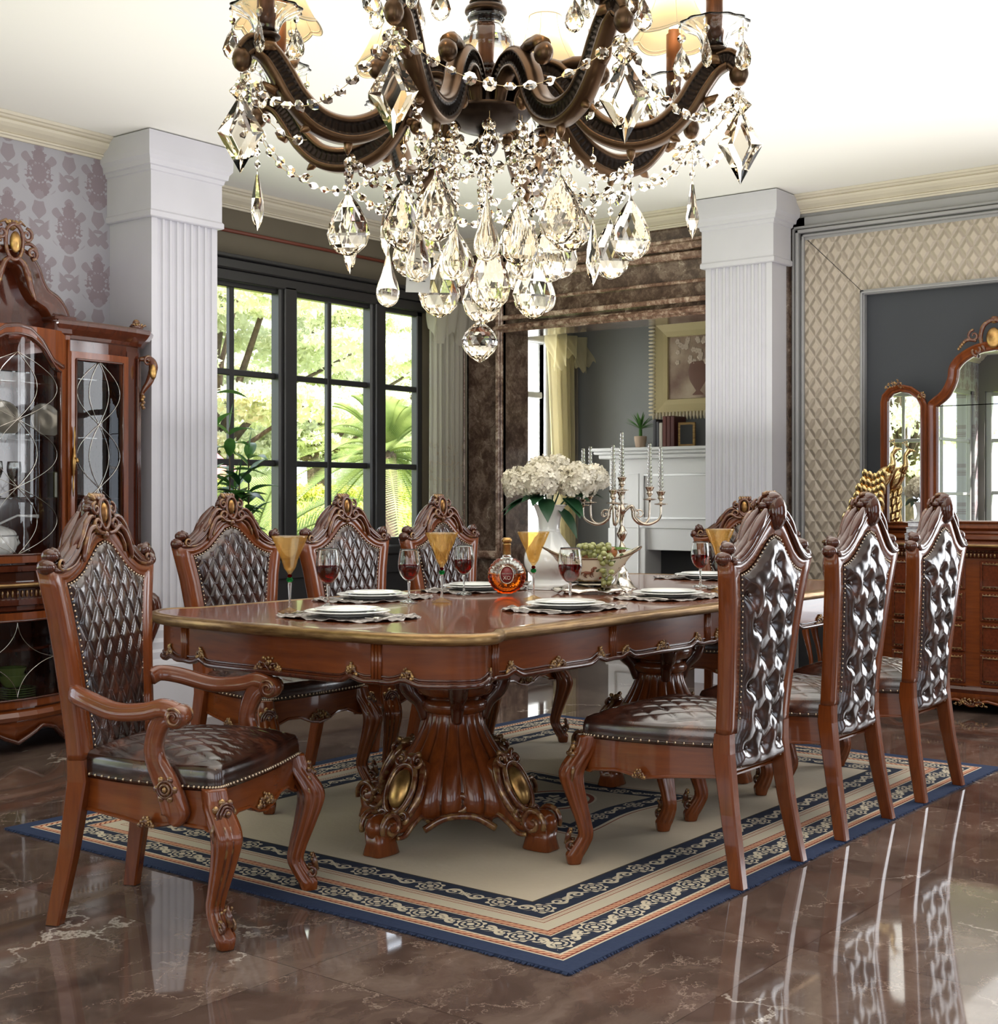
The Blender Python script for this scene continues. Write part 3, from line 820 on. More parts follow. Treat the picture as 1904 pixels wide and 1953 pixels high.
# pedestals
def pedestal(px):
    e = empty('pedestal'); e.parent = TB; e.location = (px, -.03, 0)
    def flute(a, z):
        k = interp(z, [.06, .12, .36, .42, .46], [.35, 1, .8, .35, 0])
        c = abs(math.cos(a*9+.4)); return 1+k*(-.085+.12*c**.5) + .10*math.cos(4*a)*interp(z, [.05, .2, .34, .45], [1.0, .6, .15, 0])
    pr = [(.13,.095),(.19,.085),(.222,.10),(.236,.135),(.228,.18),(.200,.235),(.165,.285),(.132,.335),(.108,.385),(.100,.42),(.103,.432)]
    pr = [(p.x, p.y) for p in crom([(a, b, 0) for a, b in pr], 5)]
    MB().lathe(pr, 144, fl=flute).build('bell', M['crestwood'] if False else M['wood'], e)
    pr = [(.098,.425),(.112,.435),(.118,.452),(.112,.470),(.100,.476),(.106,.484),(.128,.492),(.140,.512),(.140,.532),(.128,.552),(.112,.562),(.112,.60),(.15,.62),(.17,.64),(.17,.665)]
    MB().lathe([(p.x, p.y) for p in crom([(a, b, 0) for a, b in pr], 3)], 48).build('collar', M['wood'], e)
    mb = MB(); mb.box(-.30, .30, -.42, .42, .662, .70, 0, .01); mb.build('cleat', M['darkwood'], e)
    # upper brackets
    for k in range(4):
        Mx = Matrix.Rotation(k*PI/2+PI/4, 4, 'Z'); mb = MB()
        pts = crom([(.10,0,.40),(.118,0,.46),(.15,0,.50),(.165,0,.54),(.15,0,.575),(.12,0,.58)], 5)
        mb.tube([tuple(p) for p in pts], lerpn([.018,.026,.034,.036,.028,.012], len(pts)), 12, M=Mx)
        for s in (-1, 1): mb.tube([(p[0], s*.028+0*p[1], p[2]) for p in spiral((.142, .545), .030, .004, 2.6, 1.3, 20)], lerpn([.007,.006,.004], 21), 6, M=Mx)
        mb.build('bracket', M['crestwood'], e)
    # feet
    for k in range(4):
        f = empty('foot'); f.parent = e; f.rotation_euler = (0, 0, k*PI/2)
        pts = crom([(.165,0,.255),(.205,0,.235),(.235,0,.18),(.262,0,.120),(.300,0,.090),(.345,0,.088),(.385,0,.075)], 6)
        mb = MB(); N = len(pts); rings = []
        hw = lerpn([.045,.055,.062,.060,.050,.048,.050], N); hh = lerpn([.03,.045,.055,.052,.040,.040,.045], N)
        for i, p in enumerate(pts):
            t = (pts[min(i+1, N-1)]-pts[max(i-1, 0)]).normalized(); u = Vector((-t.z, 0, t.x)); rg = []
            for j in range(20):
                a = 2*PI*j/20; ca, sa = math.cos(a), math.sin(a)
                rg.append(tuple(p + Vector((0, 1, 0))*hw[i]*(abs(ca)**.7)*(1 if ca > 0 else -1) + u*hh[i]*(abs(sa)**.8)*(1 if sa > 0 else -1)*(1+.14*math.cos(4*a))))
            rings.append(rg)
        mb.loft(rings)
        mb.ell((.385, 0, .088), (.052, .047, .046), 20)
        sq = [(p.x, p.y) for p in crom([(.335,-.038,0),(.42,-.036,0),(.428,0,0),(.42,.036,0),(.335,.038,0),(.33,0,0)], 4, True)]
        mb.stack(sq, [(.0, 0), (.004, .004), (-.006, .04), (-.002, .075)], 0, True, True, True)
        mb.build('foot_block', M['wood'], f)
        sb = MB()
        for s in (-1, 1):
            sb.tube(spiral((.375, .095), .045, .004, -.4, 1.35, 24, 'xz', s*.046), lerpn([.009,.010,.009,.005], 25), 8)
            sb.tube([(p[0], s*.052, p[2]) for p in [tuple(v) for v in crom([(.20,0,.09),(.24,0,.105),(.28,0,.085),(.32,0,.055),(.355,0,.055)], 5)]], lerpn([.012,.012,.010,.007], 21), 8)
            sb.tube(spiral((.195, .10), .030, .004, 1.0, 1.3, 20, 'xz', s*.058), lerpn([.010,.009,.006], 21), 8)
        sb.build('foot_scroll', M['gild3'], f)
        # cartouche on the shoulder
        cb = MB()
        lean = math.radians(-28)
        Mx = Matrix.Translation((.283, 0, .200)) @ Matrix.Rotation(lean, 4, 'Y')
        loop = crom([(0,0,.085),(0,.034,.070),(0,.052,.02),(0,.050,-.03),(0,.030,-.072),(0,0,-.085),(0,-.030,-.072),(0,-.050,-.03),(0,-.052,.02),(0,-.034,.070)], 4, True)
        cb.tube([tuple(p) for p in loop], .0105, 8, 0, True, M=Mx)
        loop2 = [p*1.28 for p in loop]
        cb.tube([(p.x-.022, p.y, p.z) for p in loop2], .014, 8, 0, True, M=Mx)
        for s in (-1, 1):
            cb.tube([tuple(Mx @ Vector((0, p[0], p[2]))) for p in spiral((s*.038, .098), .024, .003, PI/2, s*1.3, 18)], lerpn([.009,.008,.004], 19), 8)
            cb.tube([tuple(Mx @ Vector((-.008, p[0], p[2]))) for p in spiral((s*.048, -.098), .026, .003, -PI/2, -s*1.3, 18)], lerpn([.010,.009,.005], 19), 8)
        cb.ell(tuple(Mx @ Vector((-.012, 0, .11))), (.02, .03, .02), 12)
        cb.build('cartouche', M['gild3'], f)
        ov = MB(); ov.ell((0, 0, 0), (.026, .040, .068), 20, M=Mx); ov.build('cabochon', M['gold'], f, label='smooth gold oval boss')
        # big scroll between the feet
        sb = MB(); Md = Matrix.Rotation(PI/4, 4, 'Z')
        sb.tube([(p[1]*0+.205-.12*max(0, p[2]-.13), p[0], p[2]) for p in spiral((0.0, .150), .032, .004, PI, 1.35, 24)], lerpn([.010,.013,.012,.007], 25), 8, M=Md)
        arch = crom([(.215,-.12,.062),(.222,-.06,.098),(.225,0,.108),(.222,.06,.098),(.215,.12,.062)], 5)
        sb.tube([tuple(p) for p in arch], .013, 8, M=Md)
        sb.build('skirt_scroll', M['gild3'], f)
    return e
pedestal(-.72); pedestal(.67)
# ------------------------------------------------------------------ chairs (local: faces +Y, feet at z=0, back legs at y=0)
def yb(z):   # centre-plane of the back, leaning
    return interp(z, [0, .20, .40, .50, .75, 1.0, 1.2], [-.006, .030, .058, .052, .030, .006, -.012])
def xp(z):   # centre of side post
    return interp(z, [0, .2, .40, .50, .60, .72, .85, .93, .985], [.206, .190, .182, .186, .194, .208, .228, .247, .262])
LZ0 = .455
def ltop(a):  # top of leather for |x|/w fraction
    return interp(a, [0, .18, .38, .58, .78, .92, 1.0], [1.058, 1.048, 1.012, .976, .955, .947, .944])
def lw_(z): return xp(z)-.046
def otop(x):
    return interp(abs(x), [0, .04, .08, .12, .16, .20, .235, .262, .28], [1.122, 1.112, 1.084, 1.048, 1.012, .988, .978, .982, .985])
def quilt(x, z, sx, sz, dep, wd):
    a = (x/sx+z/sz) % 1; b = (x/sx-z/sz) % 1
    d = min(min(a, 1-a), min(b, 1-b))
    pil = min(a, 1-a)*min(b, 1-b)*4
    return -dep*math.exp(-(d/wd)**1.3) + dep*.38*pil**.5
def front_leather():
    mb = MB()
    def fn(u, v):
        u2 = u*2-1; e = math.sin(u2*PI/2)
        x0 = e; zt = ltop(abs(x0)); z = LZ0+(zt-LZ0)*v; x = x0*lw_(min(z, .945))
        ed = min(1-abs(x0), (1-v)*2.6, v*2.6); puff = .016*(1-math.exp(-ed/.07))
        y = yb(z)+.020+puff+quilt(x, z-.03, .057, .100, .0048, .085)*(1-math.exp(-ed/.05))
        if ed <= 0.0001: y = yb(z)+.008
        return (x, y, z)
    mb.grid(fn, 132, 170); return mb
def rear_leather():
    mb = MB(); Z0 = .335
    but = []
    for r in range(7):
        z = .405+r*.095
        but += [(x, z) for x in ((-.105, 0, .105) if r % 2 == 0 else (-.053-.0, .053, .158, -.158))]
    but = [(x, z) for x, z in but if abs(x) < lw_(z)-.012 and z < ltop(abs(x)/lw_(min(z,.94)))-.04]
    seg = []
    for i, (x, z) in enumerate(but):
        for (x2, z2) in but[i+1:]:
            if .05 < math.hypot(x-x2, z-z2) < .125 and abs(z-z2) > .05: seg.append((x, z, x2, z2))
    def fn(u, v):
        u2 = u*2-1; x0 = math.sin(u2*PI/2); zt = ltop(abs(x0))
        zlo = Z0+.012*abs(x0)**3; z = zlo+(zt-zlo)*v; x = x0*(lw_(min(z, .945))+interp(z, [.42, .50], [.022, 0]))
        ed = min(1-abs(x0), (1-v)*3, v*3); puff = .040*(1-math.exp(-ed/.12))
        h = 0
        db = min(math.hypot(x-a, z-b) for a, b in but)
        h -= .021*math.exp(-(db/.027)**1.4)
        dm = 9
        for x1, z1, x2, z2 in seg:
            dx, dz = x2-x1, z2-z1; t = max(0, min(1, ((x-x1)*dx+(z-z1)*dz)/(dx*dx+dz*dz)))
            dm = min(dm, math.hypot(x-x1-dx*t, z-z1-dz*t))
        h -= .0055*math.exp(-(dm/.013)**1.2)
        wr = .0015*math.sin(x*90+z*30)*math.sin(z*70)
        y = yb(z)-.016-puff-(h+wr)*(1-math.exp(-ed/.05))
        if ed <= .0001: y = yb(z)-.004
        return (x, y, z)
    mb.grid(fn, 80, 130, flip=True)
    for a, b in but: mb.ell((a, yb(b)-.016-.040+.022, b), (.0075, .005, .0075), 8)
    return mb
def back_frame():
    mb = MB(); r1 = []
    # side members + top rail as one ring following the leather edge
    path = []
    for z in np.linspace(.454, .935, 26): path.append((-lw_(min(z, .945)), z, -xp(z)-.022, z+.0))
    for a in np.linspace(-1, 1, 61):
        x = a*lw_(.945); z = ltop(abs(a)); xo = a*(.262+.020)
        path.append((x, z, xo, otop(xo)))
    for z in np.linspace(.935, .454, 26): path.append((lw_(min(z, .945)), z, xp(z)+.022, z))
    for xi, zi, xo, zo in path:
        yi = yb(zi); yo = yb(zo); f = lambda t: (xi+(xo-xi)*t, zi+(zo-zi)*t)
        sec = []
        for t, d in ((-.02, -.014), (-.02, .012), (.0, .020), (.10, .0245), (.22, .021), (.30, .0245), (.55, .027), (.85, .024), (.97, .019), (1, .010), (1, -.018), (.97, -.024), (.6, -.026), (.12, -.024)):
            x, z = f(t); sec.append((x, yb(z)+d, z))
        r1.append(sec)
    mb.loft(r1, sm=True)
    return mb
def rear_leg(s):
    mb = MB(); rings = []
    for z in np.linspace(0, .456, 16):
        x = s*xp(z); y = yb(z); hx = interp(z, [0, .3, .47], [.0185, .022, .022]); hy = interp(z, [0, .25, .40, .47], [.022, .026, .030, .026]); c = .005
        if z > .40: y -= 0
        rings.append([(x+a, y+b, z) for a, b in ((-hx+c,-hy),(hx-c,-hy),(hx,-hy+c),(hx,hy-c),(hx-c,hy),(-hx+c,hy),(-hx,hy-c),(-hx,-hy+c))])
    mb.loft(rings, sm=False); return mb
def front_leg(s):
    mb = MB(); P = crom([(.258,.505,.415),(.262,.515,.375),(.276,.545,.32),(.281,.555,.28),(.272,.540,.21),(.264,.520,.14),(.262,.512,.095),(.270,.530,.055),(.276,.545,.028),(.277,.548,0)], 5)
    hw = lerpn([.032,.034,.038,.037,.030,.024,.022,.026,.028,.021], len(P)); rings = []
    for i, p in enumerate(P):
        t = i/(len(P)-1); rg = []
        for j in range(54):
            a = 2*PI*j/54; r = hw[i]*(1+.14*abs(math.cos(2*a))**3*1.0)*(1+.085*math.cos(9*a)*(1 if .12 < t < .88 else .25))
            sh = 1.0
            rg.append((s*p.x+r*math.cos(a)*sh, p.y+r*math.sin(a), max(p.z, 0)))
        rings.append(rg)
    mb.loft(rings); return mb
def front_leg_carving(s):
    mb = MB()
    c = V(s*.285, .556, .355)
    d = V(s*.45, .9, 0).normalized(); side = V(-d.y, d.x, 0)
    F = lambda u, w, o=0: tuple(c + side*u + V(0,0,w) + d*o)
    # rosette
    for k in range(3):
        r = .026-.008*k
        mb.tube([F(r*math.cos(a)+.002*math.sin(3*a), r*math.sin(a), .004*k-.006) for a in [2*PI*i/16 for i in range(16)]], .0042, 6, 0, True)
    mb.ell(F(0, 0, .006), .008, 8)
    for k in range(7):
        a = 2*PI*k/7; mb.ell(F(.030*math.cos(a), .030*math.sin(a), -.012), (.010, .010, .010), 8)
    # acanthus ribs running down the knee
    for u0 in (-.020, -.007, .007, .020):
        pts = []
        for t in np.linspace(0, 1, 12):
            z = .325-.215*t
            px = interp(z, [.095,.14,.21,.28,.32,.375], [.262,.264,.272,.281,.276,.262]); py = interp(z, [.095,.14,.21,.28,.32,.375], [.512,.520,.540,.555,.545,.515]); r = interp(z, [.095,.14,.21,.28,.32], [.022,.024,.030,.037,.038])
            pts.append(tuple(V(s*px, py, z) + d*(r*.97-abs(u0)*.35) + side*u0*(1-.35*t)))
        mb.tube(pts, lerpn([.004,.0052,.0045,.0035,.002], 12), 6)
    for sg in (-1, 1):
        mb.tube([F(sg*(.016+p[0]), p[1]-.050, .0) for p in [(q[0], q[2]) for q in spiral((0, 0), .014, .002, PI/2, sg*1.2, 14)]], lerpn([.005,.004,.002], 15), 6)
        mb.tube([F(sg*.030, -.02, -.010), F(sg*.036, -.045, -.014), F(sg*.030, -.075, -.010), F(sg*.022, -.10, -.004)], [.004,.007,.006,.002], 6)
    # foot scroll
    b = V(s*.278, .547, .070)
    for sg in (-1, 1):
        mb.tube([tuple(b + side*(sg*.017) + d*(.004+p[0]) + V(0,0,p[2])) for p in spiral((0.002, -.012), .016, .002, 2.0, -1.2, 14)], lerpn([.005,.005,.0025], 15), 6)
    mb.tube([tuple(b + d*(.012) + V(0,0,.045)), tuple(b + d*(.017) + V(0,0,.02)), tuple(b + d*.024 + V(0,0,-.008))], [.004,.010,.009], 8)
    for k in range(5): mb.ell(tuple(b + d*(.008+.004*(k % 2)) + side*((k-2)*.008) + V(0,0,.028+.006*(k % 3))), .005, 6)
    return mb
def seat_pts():
    return [(-.178,.060,0),(-.228,.20,0),(-.262,.36,0),(-.272,.47,0),(-.262,.520,0),(-.215,.530,0),(-.10,.540,0),(0,.543,0)]
def seat_outline():
    L = [(p.x, p.y) for p in crom(seat_pts(), 6)]
    return L + [(-x, y) for x, y in L[::-1][1:]]
def seat_outline_ccw():
    o = seat_outline(); a = sum(o[i-1][0]*o[i][1]-o[i][0]*o[i-1][1] for i in range(len(o)))
    return o if a > 0 else o[::-1]
SZ = .412
def seat_leather():
    o = seat_outline_ccw(); mb = MB(); c = (0, .285); n = len(o); K = 70; vs = []; fs = []
    o = resample(o, .008); n = len(o)
    prof = [(1.0, -.004), (1.006, .012), (1.004, .030), (.992, .048), (.97, .060)]
    for k, (f, h) in enumerate(prof):
        for x, y in o: vs.append((c[0]+(x-c[0])*f, c[1]+(y-c[1])*f, SZ+h))
    for k in range(1, K):
        f = .97*(1-k/K)**1.0
        for x, y in o:
            X = c[0]+(x-c[0])*f; Y = c[1]+(y-c[1])*f; e = 1-f/.97
            h = .060+.050*(1-(f/.97)**2.4)+quilt(X, Y*1.0, .066, .105, .0036, .10)*min(1, e*9)
            vs.append((X, Y, SZ+h))
    R = len(prof)+K-1
    for j in range(R-1):
        for i in range(n):
            k = (i+1) % n; fs.append((j*n+i, j*n+k, (j+1)*n+k, (j+1)*n+i))
    vs.append((c[0], c[1], SZ+.110)); q = len(vs)-1
    for i in range(n): fs.append(((R-1)*n+i, (R-1)*n+(i+1) % n, q))
    fs.append(tuple(range(n))[::-1])
    mb.add(vs, fs); return mb
def seat_nails():
    o = resample(offs(seat_outline_ccw(), .0025), .0185); mb = MB()
    for x, y in o:
        if y < .075: continue
        mb.ell((x, y, SZ+.006), (.0048, .0048, .0048), 6)
    w_ = [(x, y, SZ+.006) for x, y in offs(seat_outline_ccw(), .0005)]; mb.tube(w_, .002, 5, 1, True)
    return mb
def back_nails(front=True):
    mb = MB(); pts = []
    for z in np.arange(.47 if front else .35, .94, .0165): pts += [(-lw_(z)+.004, z), (lw_(z)-.004, z)]
    for a in np.linspace(-1, 1, 31 if front else 31): pts.append((a*(lw_(.945)-.003), ltop(abs(a))-.003))
    for x, z in pts:
        mb.ell((x, yb(z)+(.0235 if front else -.0245), z), (.0046, .0042, .0046), 6)
    return mb
def seat_rail():
    mb = MB(); o = offs(seat_outline_ccw(), -.010); o = resample(o, .02); n = len(o)
    def zb_(p):
        x, y = p
        if y > .49: return .335-.035*interp(abs(x), [0,.05,.10,.16,.22,.30], [1.0,.75,.15,.1,.7,1.3])   # front, serpentine
        t = (y-.02)/.47; return .318-.022*interp(t, [0,.15,.4,.62,.8,1], [.4,.1,.4,1.0,.2,.6])
    i_ = offs(o, -.022)
    vs = [(p[0], p[1], SZ) for p in o]+[(p[0], p[1], zb_(p)) for p in o]+[(q_[0], q_[1], zb_(p)) for p, q_ in zip(o, i_)]+[(p[0], p[1], SZ) for p in i_]
    mb.add(vs, [(j*n+i, j*n+(i+1) % n, ((j+1) % 4)*n+(i+1) % n, ((j+1) % 4)*n+i) for j in range(4) for i in range(n)])
    mb.tube([(p[0], p[1], zb_(p)+.003) for p in offs(o, .002)], .0055, 6, 0, True)
    return mb
def rail_carving(k):
    mb = MB()
    if k == 0: cluster(mb, Matrix.Translation((0, .533, .315)) @ Matrix.Rotation(PI/2, 4, 'Z'), .055, .042, 3)
    s = 1 if k == 1 else -1
    if k: cluster(mb, Matrix.Translation((s*.262, .31, .302)) @ Matrix.Rotation(0 if s > 0 else PI, 4, 'Z'), .022, .028, 5)
    return mb
def crest_bands():
    """reeded scrolls that ride on the top rail, knob balls at the ears and the shell finial"""
    mb = MB()
    for s in (-1, 1):
        for k, (dz, dy, r) in enumerate(((.010, .022, .0085), (.024, .016, .0095), (.026, -.002, .0125), (.022, -.020, .0095), (.008, -.026, .008))):
            pts = []
            for t in np.linspace(0, 1, 22):
                x = .262-.215*t; z = otop(x)+dz*(.5+.9*t*(1.6-t)); pts.append((s*x, yb(z)+dy, z-.004))
            mb.tube(pts, [r*(.6+.75*math.sin(PI*min(1, t*.8+.15))) for t in np.linspace(0, 1, 22)], 8)
        # ears
        mb.ell((s*.272, yb(1.0)+.004, .992), (.0235, .027, .0225), 16); mb.ell((s*.250, yb(1.0)+.002, 1.022), (.023, .025, .0205), 16)
        mb.tube([(s*.225, yb(1.0)+.012, 1.010), (s*.238, yb(1.0)+.012, 1.028), (s*.255, yb(1.0)+.010, 1.036)], [.010, .014, .012], 8)
        # shoulder leaves
        for y0 in (.012, -.016):
            mb.tube([tuple(p) for p in crom([(s*.165, yb(1.03)+y0, 1.030),(s*.125, yb(1.06)+y0*1.2, 1.072),(s*.085, yb(1.1)+y0*1.2, 1.112),(s*.058, yb(1.13)+y0, 1.140)], 5)], lerpn([.006,.016,.018,.013,.006], 16), 10)
    # finial: shell behind the cartouche
    mb.ell((0, yb(1.13)-.018, 1.130), (.038, .036, .058), 24)
    mb.ell((0, yb(1.17)-.006, 1.170), (.034, .030, .025), 16)
    for s in (-1, 1):
        mb.ell((s*.024, yb(1.16)-.002, 1.160), (.018, .022, .020), 12); mb.ell((s*.047, yb(1.15)+.004, 1.150), (.013, .014, .012), 12)
        mb.tube([tuple(p) for p in crom([(s*.014, yb(1.1)-.034, 1.085),(s*.030, yb(1.12)-.036, 1.115),(s*.031, yb(1.15)-.030, 1.145),(s*.016, yb(1.18)-.020, 1.178)], 4)], .0045, 6)
    return mb
def crest_carving():
    mb = MB(); Y = lambda z, o=.030: yb(z)+o
    rim = crom([(0, 0, 1.178),(.019, 0, 1.168),(.027, 0, 1.140),(.021, 0, 1.108),(0, 0, 1.090),(-.021, 0, 1.108),(-.027, 0, 1.140),(-.019, 0, 1.168)], 4, True)
    mb.tube([(p.x, Y(p.z), p.z) for p in rim], .0062, 8, 0, True)
    for k in range(-2, 3): mb.tube([(k*.011, Y(1.18, .018), 1.172), (k*.014, Y(1.19, .012), 1.186), (k*.013, Y(1.19, .0), 1.192)], [.005, .008, .006], 8)
    for s in (-1, 1):
        mb.tube([(p[0], Y(p[2], .030), p[2]) for p in spiral((s*.043, 1.150), .017, .002, PI/2 if s > 0 else PI/2, -s*1.3, 18)], lerpn([.005,.0055,.003], 19), 8)
        mb.tube([(p[0], Y(p[2], .034), p[2]) for p in spiral((s*.044, 1.104), .019, .002, -PI/2+.3*s, s*1.3, 18)], lerpn([.006,.006,.003], 19), 8)
        mb.tube([(x*s, Y(z, .034), z) for x, z in [(p.x, p.z) for p in crom([(.012,0,1.080),(.040,0,1.083),(.066,0,1.098),(.092,0,1.088),(.112,0,1.058),(.128,0,1.020),(.130,0,1.000)], 4)]], lerpn([.005,.0075,.009,.009,.010,.008,.003], 25), 8)
        mb.tube([(x*s, Y(z, .030), z) for x, z in [(p.x, p.z) for p in crom([(.050,0,1.126),(.074,0,1.128),(.100,0,1.108),(.124,0,1.072),(.150,0,1.040)], 4)]], lerpn([.004,.007,.009,.008,.003], 17), 8)
        mb.tube([(x*s, Y(z, .030), z) for x, z in [(p.x, p.z) for p in crom([(.055,0,1.085),(.080,0,1.072),(.098,0,1.045),(.104,0,1.022)], 4)]], lerpn([.003,.006,.006,.003], 13), 8)
        mb.tube([(p[0], Y(p[2], .028), p[2]) for p in spiral((s*.232, .998), .015, .002, -PI/2, s*1.2, 14)], lerpn([.0045,.005,.0025], 15), 6)
        mb.tube([(x*s, Y(z, .028), z) for x, z in [(p.x, p.z) for p in crom([(.135,0,1.020),(.165,0,.996),(.20,0,.984),(.238,0,.982)], 4)]], lerpn([.003,.005,.005,.004], 13), 6)
    mb.ell((0, Y(1.075, .030), 1.074), (.014, .010, .012), 10)
    return mb
def armrest(s):
    e = MB()
    P = crom([(s*.198, .060, .635),(s*.232, .075, .645),(s*.262, .13, .635),(s*.282, .23, .610),(s*.290, .32, .614),(s*.292, .375, .627),(s*.290, .415, .616)], 6); N = len(P)
    hw = lerpn([.017,.019,.022,.024,.024,.025,.024], N); rings = []
    for i, p in enumerate(P):
        t = (P[min(i+1, N-1)]-P[max(i-1, 0)]).normalized(); U = V(0,0,1); U = (U-t*U.dot(t)).normalized(); B = t.cross(U)
        rings.append([tuple(p+B*(a*hw[i])+U*(b*.022)) for a, b in ((-.8,-1),(.8,-1),(1,-.7),(1,.35),(.9,.42),(.9,.62),(.7,.95),(.3,1.08),(-.3,1.08),(-.7,.95),(-.9,.62),(-.9,.42),(-1,.35),(-1,-.7))])
    e.loft(rings)
    Mx = Matrix.Translation((s*.290, .418, .605)) @ Matrix.Rotation(PI/2, 4, 'Y')
    e.lathe([(.001,-.030),(.024,-.030),(.030,-.022),(.033,-.010),(.033,.010),(.030,.022),(.024,.030),(.001,.030)], 24, M=Mx)
    return e
def armpost(s):
    e = MB()
    P = crom([(s*.288,.400,.610),(s*.287,.368,.59),(s*.284,.345,.53),(s*.281,.350,.48),(s*.279,.385,.41),(s*.277,.405,.345),(s*.274,.395,.318)], 6); N = len(P)
    hy = lerpn([.034,.028,.024,.026,.034,.038,.012], N); hx = lerpn([.018,.018,.018,.018,.019,.018,.014], N); rings = []
    for i, p in enumerate(P):
        t = (P[min(i+1, N-1)]-P[max(i-1, 0)]).normalized(); A = V(1,0,0); B = t.cross(A).normalized()
        rings.append([tuple(p+A*(a*hx[i])+B*(b*hy[i])) for a, b in ((-1,-.8),(-.6,-1),(.6,-1),(1,-.8),(1.12,-.5),(1,-.3),(1,.3),(1.12,.5),(1,.8),(.6,1),(-.6,1),(-1,.8),(-1.12,.5),(-1,.3),(-1,-.3),(-1.12,-.5))])
    e.loft(rings); return e
def arm_carve(s, w_):
    mb = MB()
    for q in (-1, 1):
        if w_ != q: continue
        mb.tube([(s*.290+q*.033, p[1], p[2]) for p in spiral((.420, .605), .024, .002, PI*.7, -1.5, 22, 'yz')], lerpn([.0045,.005,.003], 23), 6)
    if w_: return mb
    x = s*.300
    for k in range(2):
        r = .022-.009*k; mb.tube([(x+s*.003*k, .385+r*math.cos(a), .412+r*math.sin(a)) for a in [2*PI*i/14 for i in range(14)]], .004, 6, 0, True)
    mb.ell((x+s*.003, .385, .412), (.006, .008, .008), 8)
    for k in range(6):
        a = 2*PI*k/6; mb.ell((x-s*.002, .385+.026*math.cos(a), .412+.028*math.sin(a)), (.006, .010, .010), 8)
    return mb
def make_chair(name, label, arms=False, group=None):
    t = empty(name, label=label, cat='chair', group=group)
    seat_leather().build('seat', M['leather'], t)
    fl_ = front_leather().build('backrest', M['leather'], t)
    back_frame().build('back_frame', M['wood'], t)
    rear_leather().build('tufted_back', M['leatherback'], t, label='deep buttoned brown leather on the rear of the backrest')
    for s in (-1, 1): rear_leg(s).build('leg', M['wood'], t)
    for s in (-1, 1):
        l = front_leg(s).build('leg', M['wood'], t); front_leg_carving(s).build('leg_carving', M['gild'], l)
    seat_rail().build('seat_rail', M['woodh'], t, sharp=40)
    for k in range(3): rail_carving(k).build('rail_carving', M['gild'], t)
    seat_nails().build('seat_nailheads', [M['nail'], M['leather']], t); 
    back_nails(True).build('back_nailheads', M['nail'], t); back_nails(False).build('back_nailheads', M['nail'], t)
    c = crest_bands().build('crest_rail', M['crestwood'], t); crest_carving().build('crest_carving', M['gild2'], c)
    g_ = MB(); g_.ell((0, yb(1.138)+.026, 1.138), (.0185, .014, .031), 16); g_.build('cabochon', M['gold'], c, label='gold oval boss')
    if arms:
        for s in (-1, 1):
            a = armrest(s).build('armrest', M['woodx'], t); armpost(s).build('arm_post', M['woodx'], a); [arm_carve(s, k_).build(('arm_rosette' if k_ == 0 else 'arm_scroll'), M['gild'] if k_ == 0 else M['gild2'], a) for k_ in (0, -1, 1)]
    return t
LC = ['side chair with quilted leather back at the window side of the table, nearest the armchair',
      'side chair at the window side of the table, middle of its row',
      'side chair at the window side of the table, nearest the marble doorway']
RC = ['side chair seen from behind with buttoned leather back, nearest the camera',
      'side chair seen from behind, middle of the right row',
      'side chair seen from behind, farthest of the right row and closest to the buffet']
ch = make_chair('dining_chair', RC[0], False, 'carved leather dining chairs around the table')
ch.location = (3.915, 1.965, .0098)
for i, (x, y, rz_, lb) in enumerate([(4.662, 1.965, 0, RC[1]), (5.405, 1.965, 0, RC[2]), (3.80, 4.36, PI, LC[0]), (4.48, 4.36, PI, LC[1]), (5.15, 4.36, PI, LC[2]),
                    (6.62, 3.46, math.radians(108), 'side chair at the far end of the table in front of the fluted column')]):
    c_ = clone(ch); c_.location = (x, y, .0098 if i < 5 else 0.0); c_.rotation_euler = (0, 0, rz_); c_['label'] = lb
ac = make_chair('armchair', 'carved armchair with scrolled arms and quilted brown leather, at the left end of the table', True)
ac.location = (2.452, 3.383, .002); ac.rotation_euler = (0, 0, math.radians(202.6)); ac.scale = (1.0, 1.0, 1.0)
# ------------------------------------------------------------------ things on the table
TZ = .800 + .0012
def smooth(pr, k=4): return [(max(0, p.x), p.y) for p in crom([(a, b, 0) for a, b in pr], k)]
def place(t, x, y, rz=0, z=TZ): t.location = (x, y, z); t.rotation_euler = (0, 0, rz); return t
def goblet():
    t = empty('cocktail_goblet', label='amber cocktail goblet with beaded stem', cat='glass', group='amber cocktail goblets')
    pr = smooth([(.004,.128),(.012,.140),(.020,.152),(.030,.185),(.045,.218),(.061,.257)]) + smooth([(.0595,.257),(.0435,.219),(.0285,.186),(.018,.154),(.010,.143),(0,.139)])
    MB().lathe(pr, 40).build('bowl', M['amber'], t)
    MB().lathe(smooth([(.0,.0),(.030,.002),(.038,.004),(.036,.006),(.018,.012),(.006,.018),(0,.02)], 3), 32).build('foot', M['amber'], t)
    MB().lathe(smooth([(.005,.018),(.0045,.03),(.0035,.05),(.0055,.085),(.006,.100),(.004,.104)], 3), 16).build('stem', M['glass'], t)
    k = MB(); k.ell((0,0,.111), (.011,.011,.009), 14); k.build('bead', M['greenglass'], t, label='green glass bead')
    k = MB(); k.ell((0,0,.124), (.008,.008,.006), 12); k.build('bead', M['wine'], t, label='red glass bead')
    return t
GL = ['amber cocktail goblet nearest the armchair, at the left end of the table', 'amber cocktail goblet in front of the window-side chair nearest the doorway', 'amber cocktail goblet beside the cognac bottle', 'amber cocktail goblet at the far end of the table']
g0 = goblet()
for i, (x, y) in enumerate([(3.185,3.346),(3.848,3.244),(4.150,3.050),(5.029,2.744)]):
    t = g0 if i == 0 else clone(g0); place(t, x, y); t['label'] = GL[i]
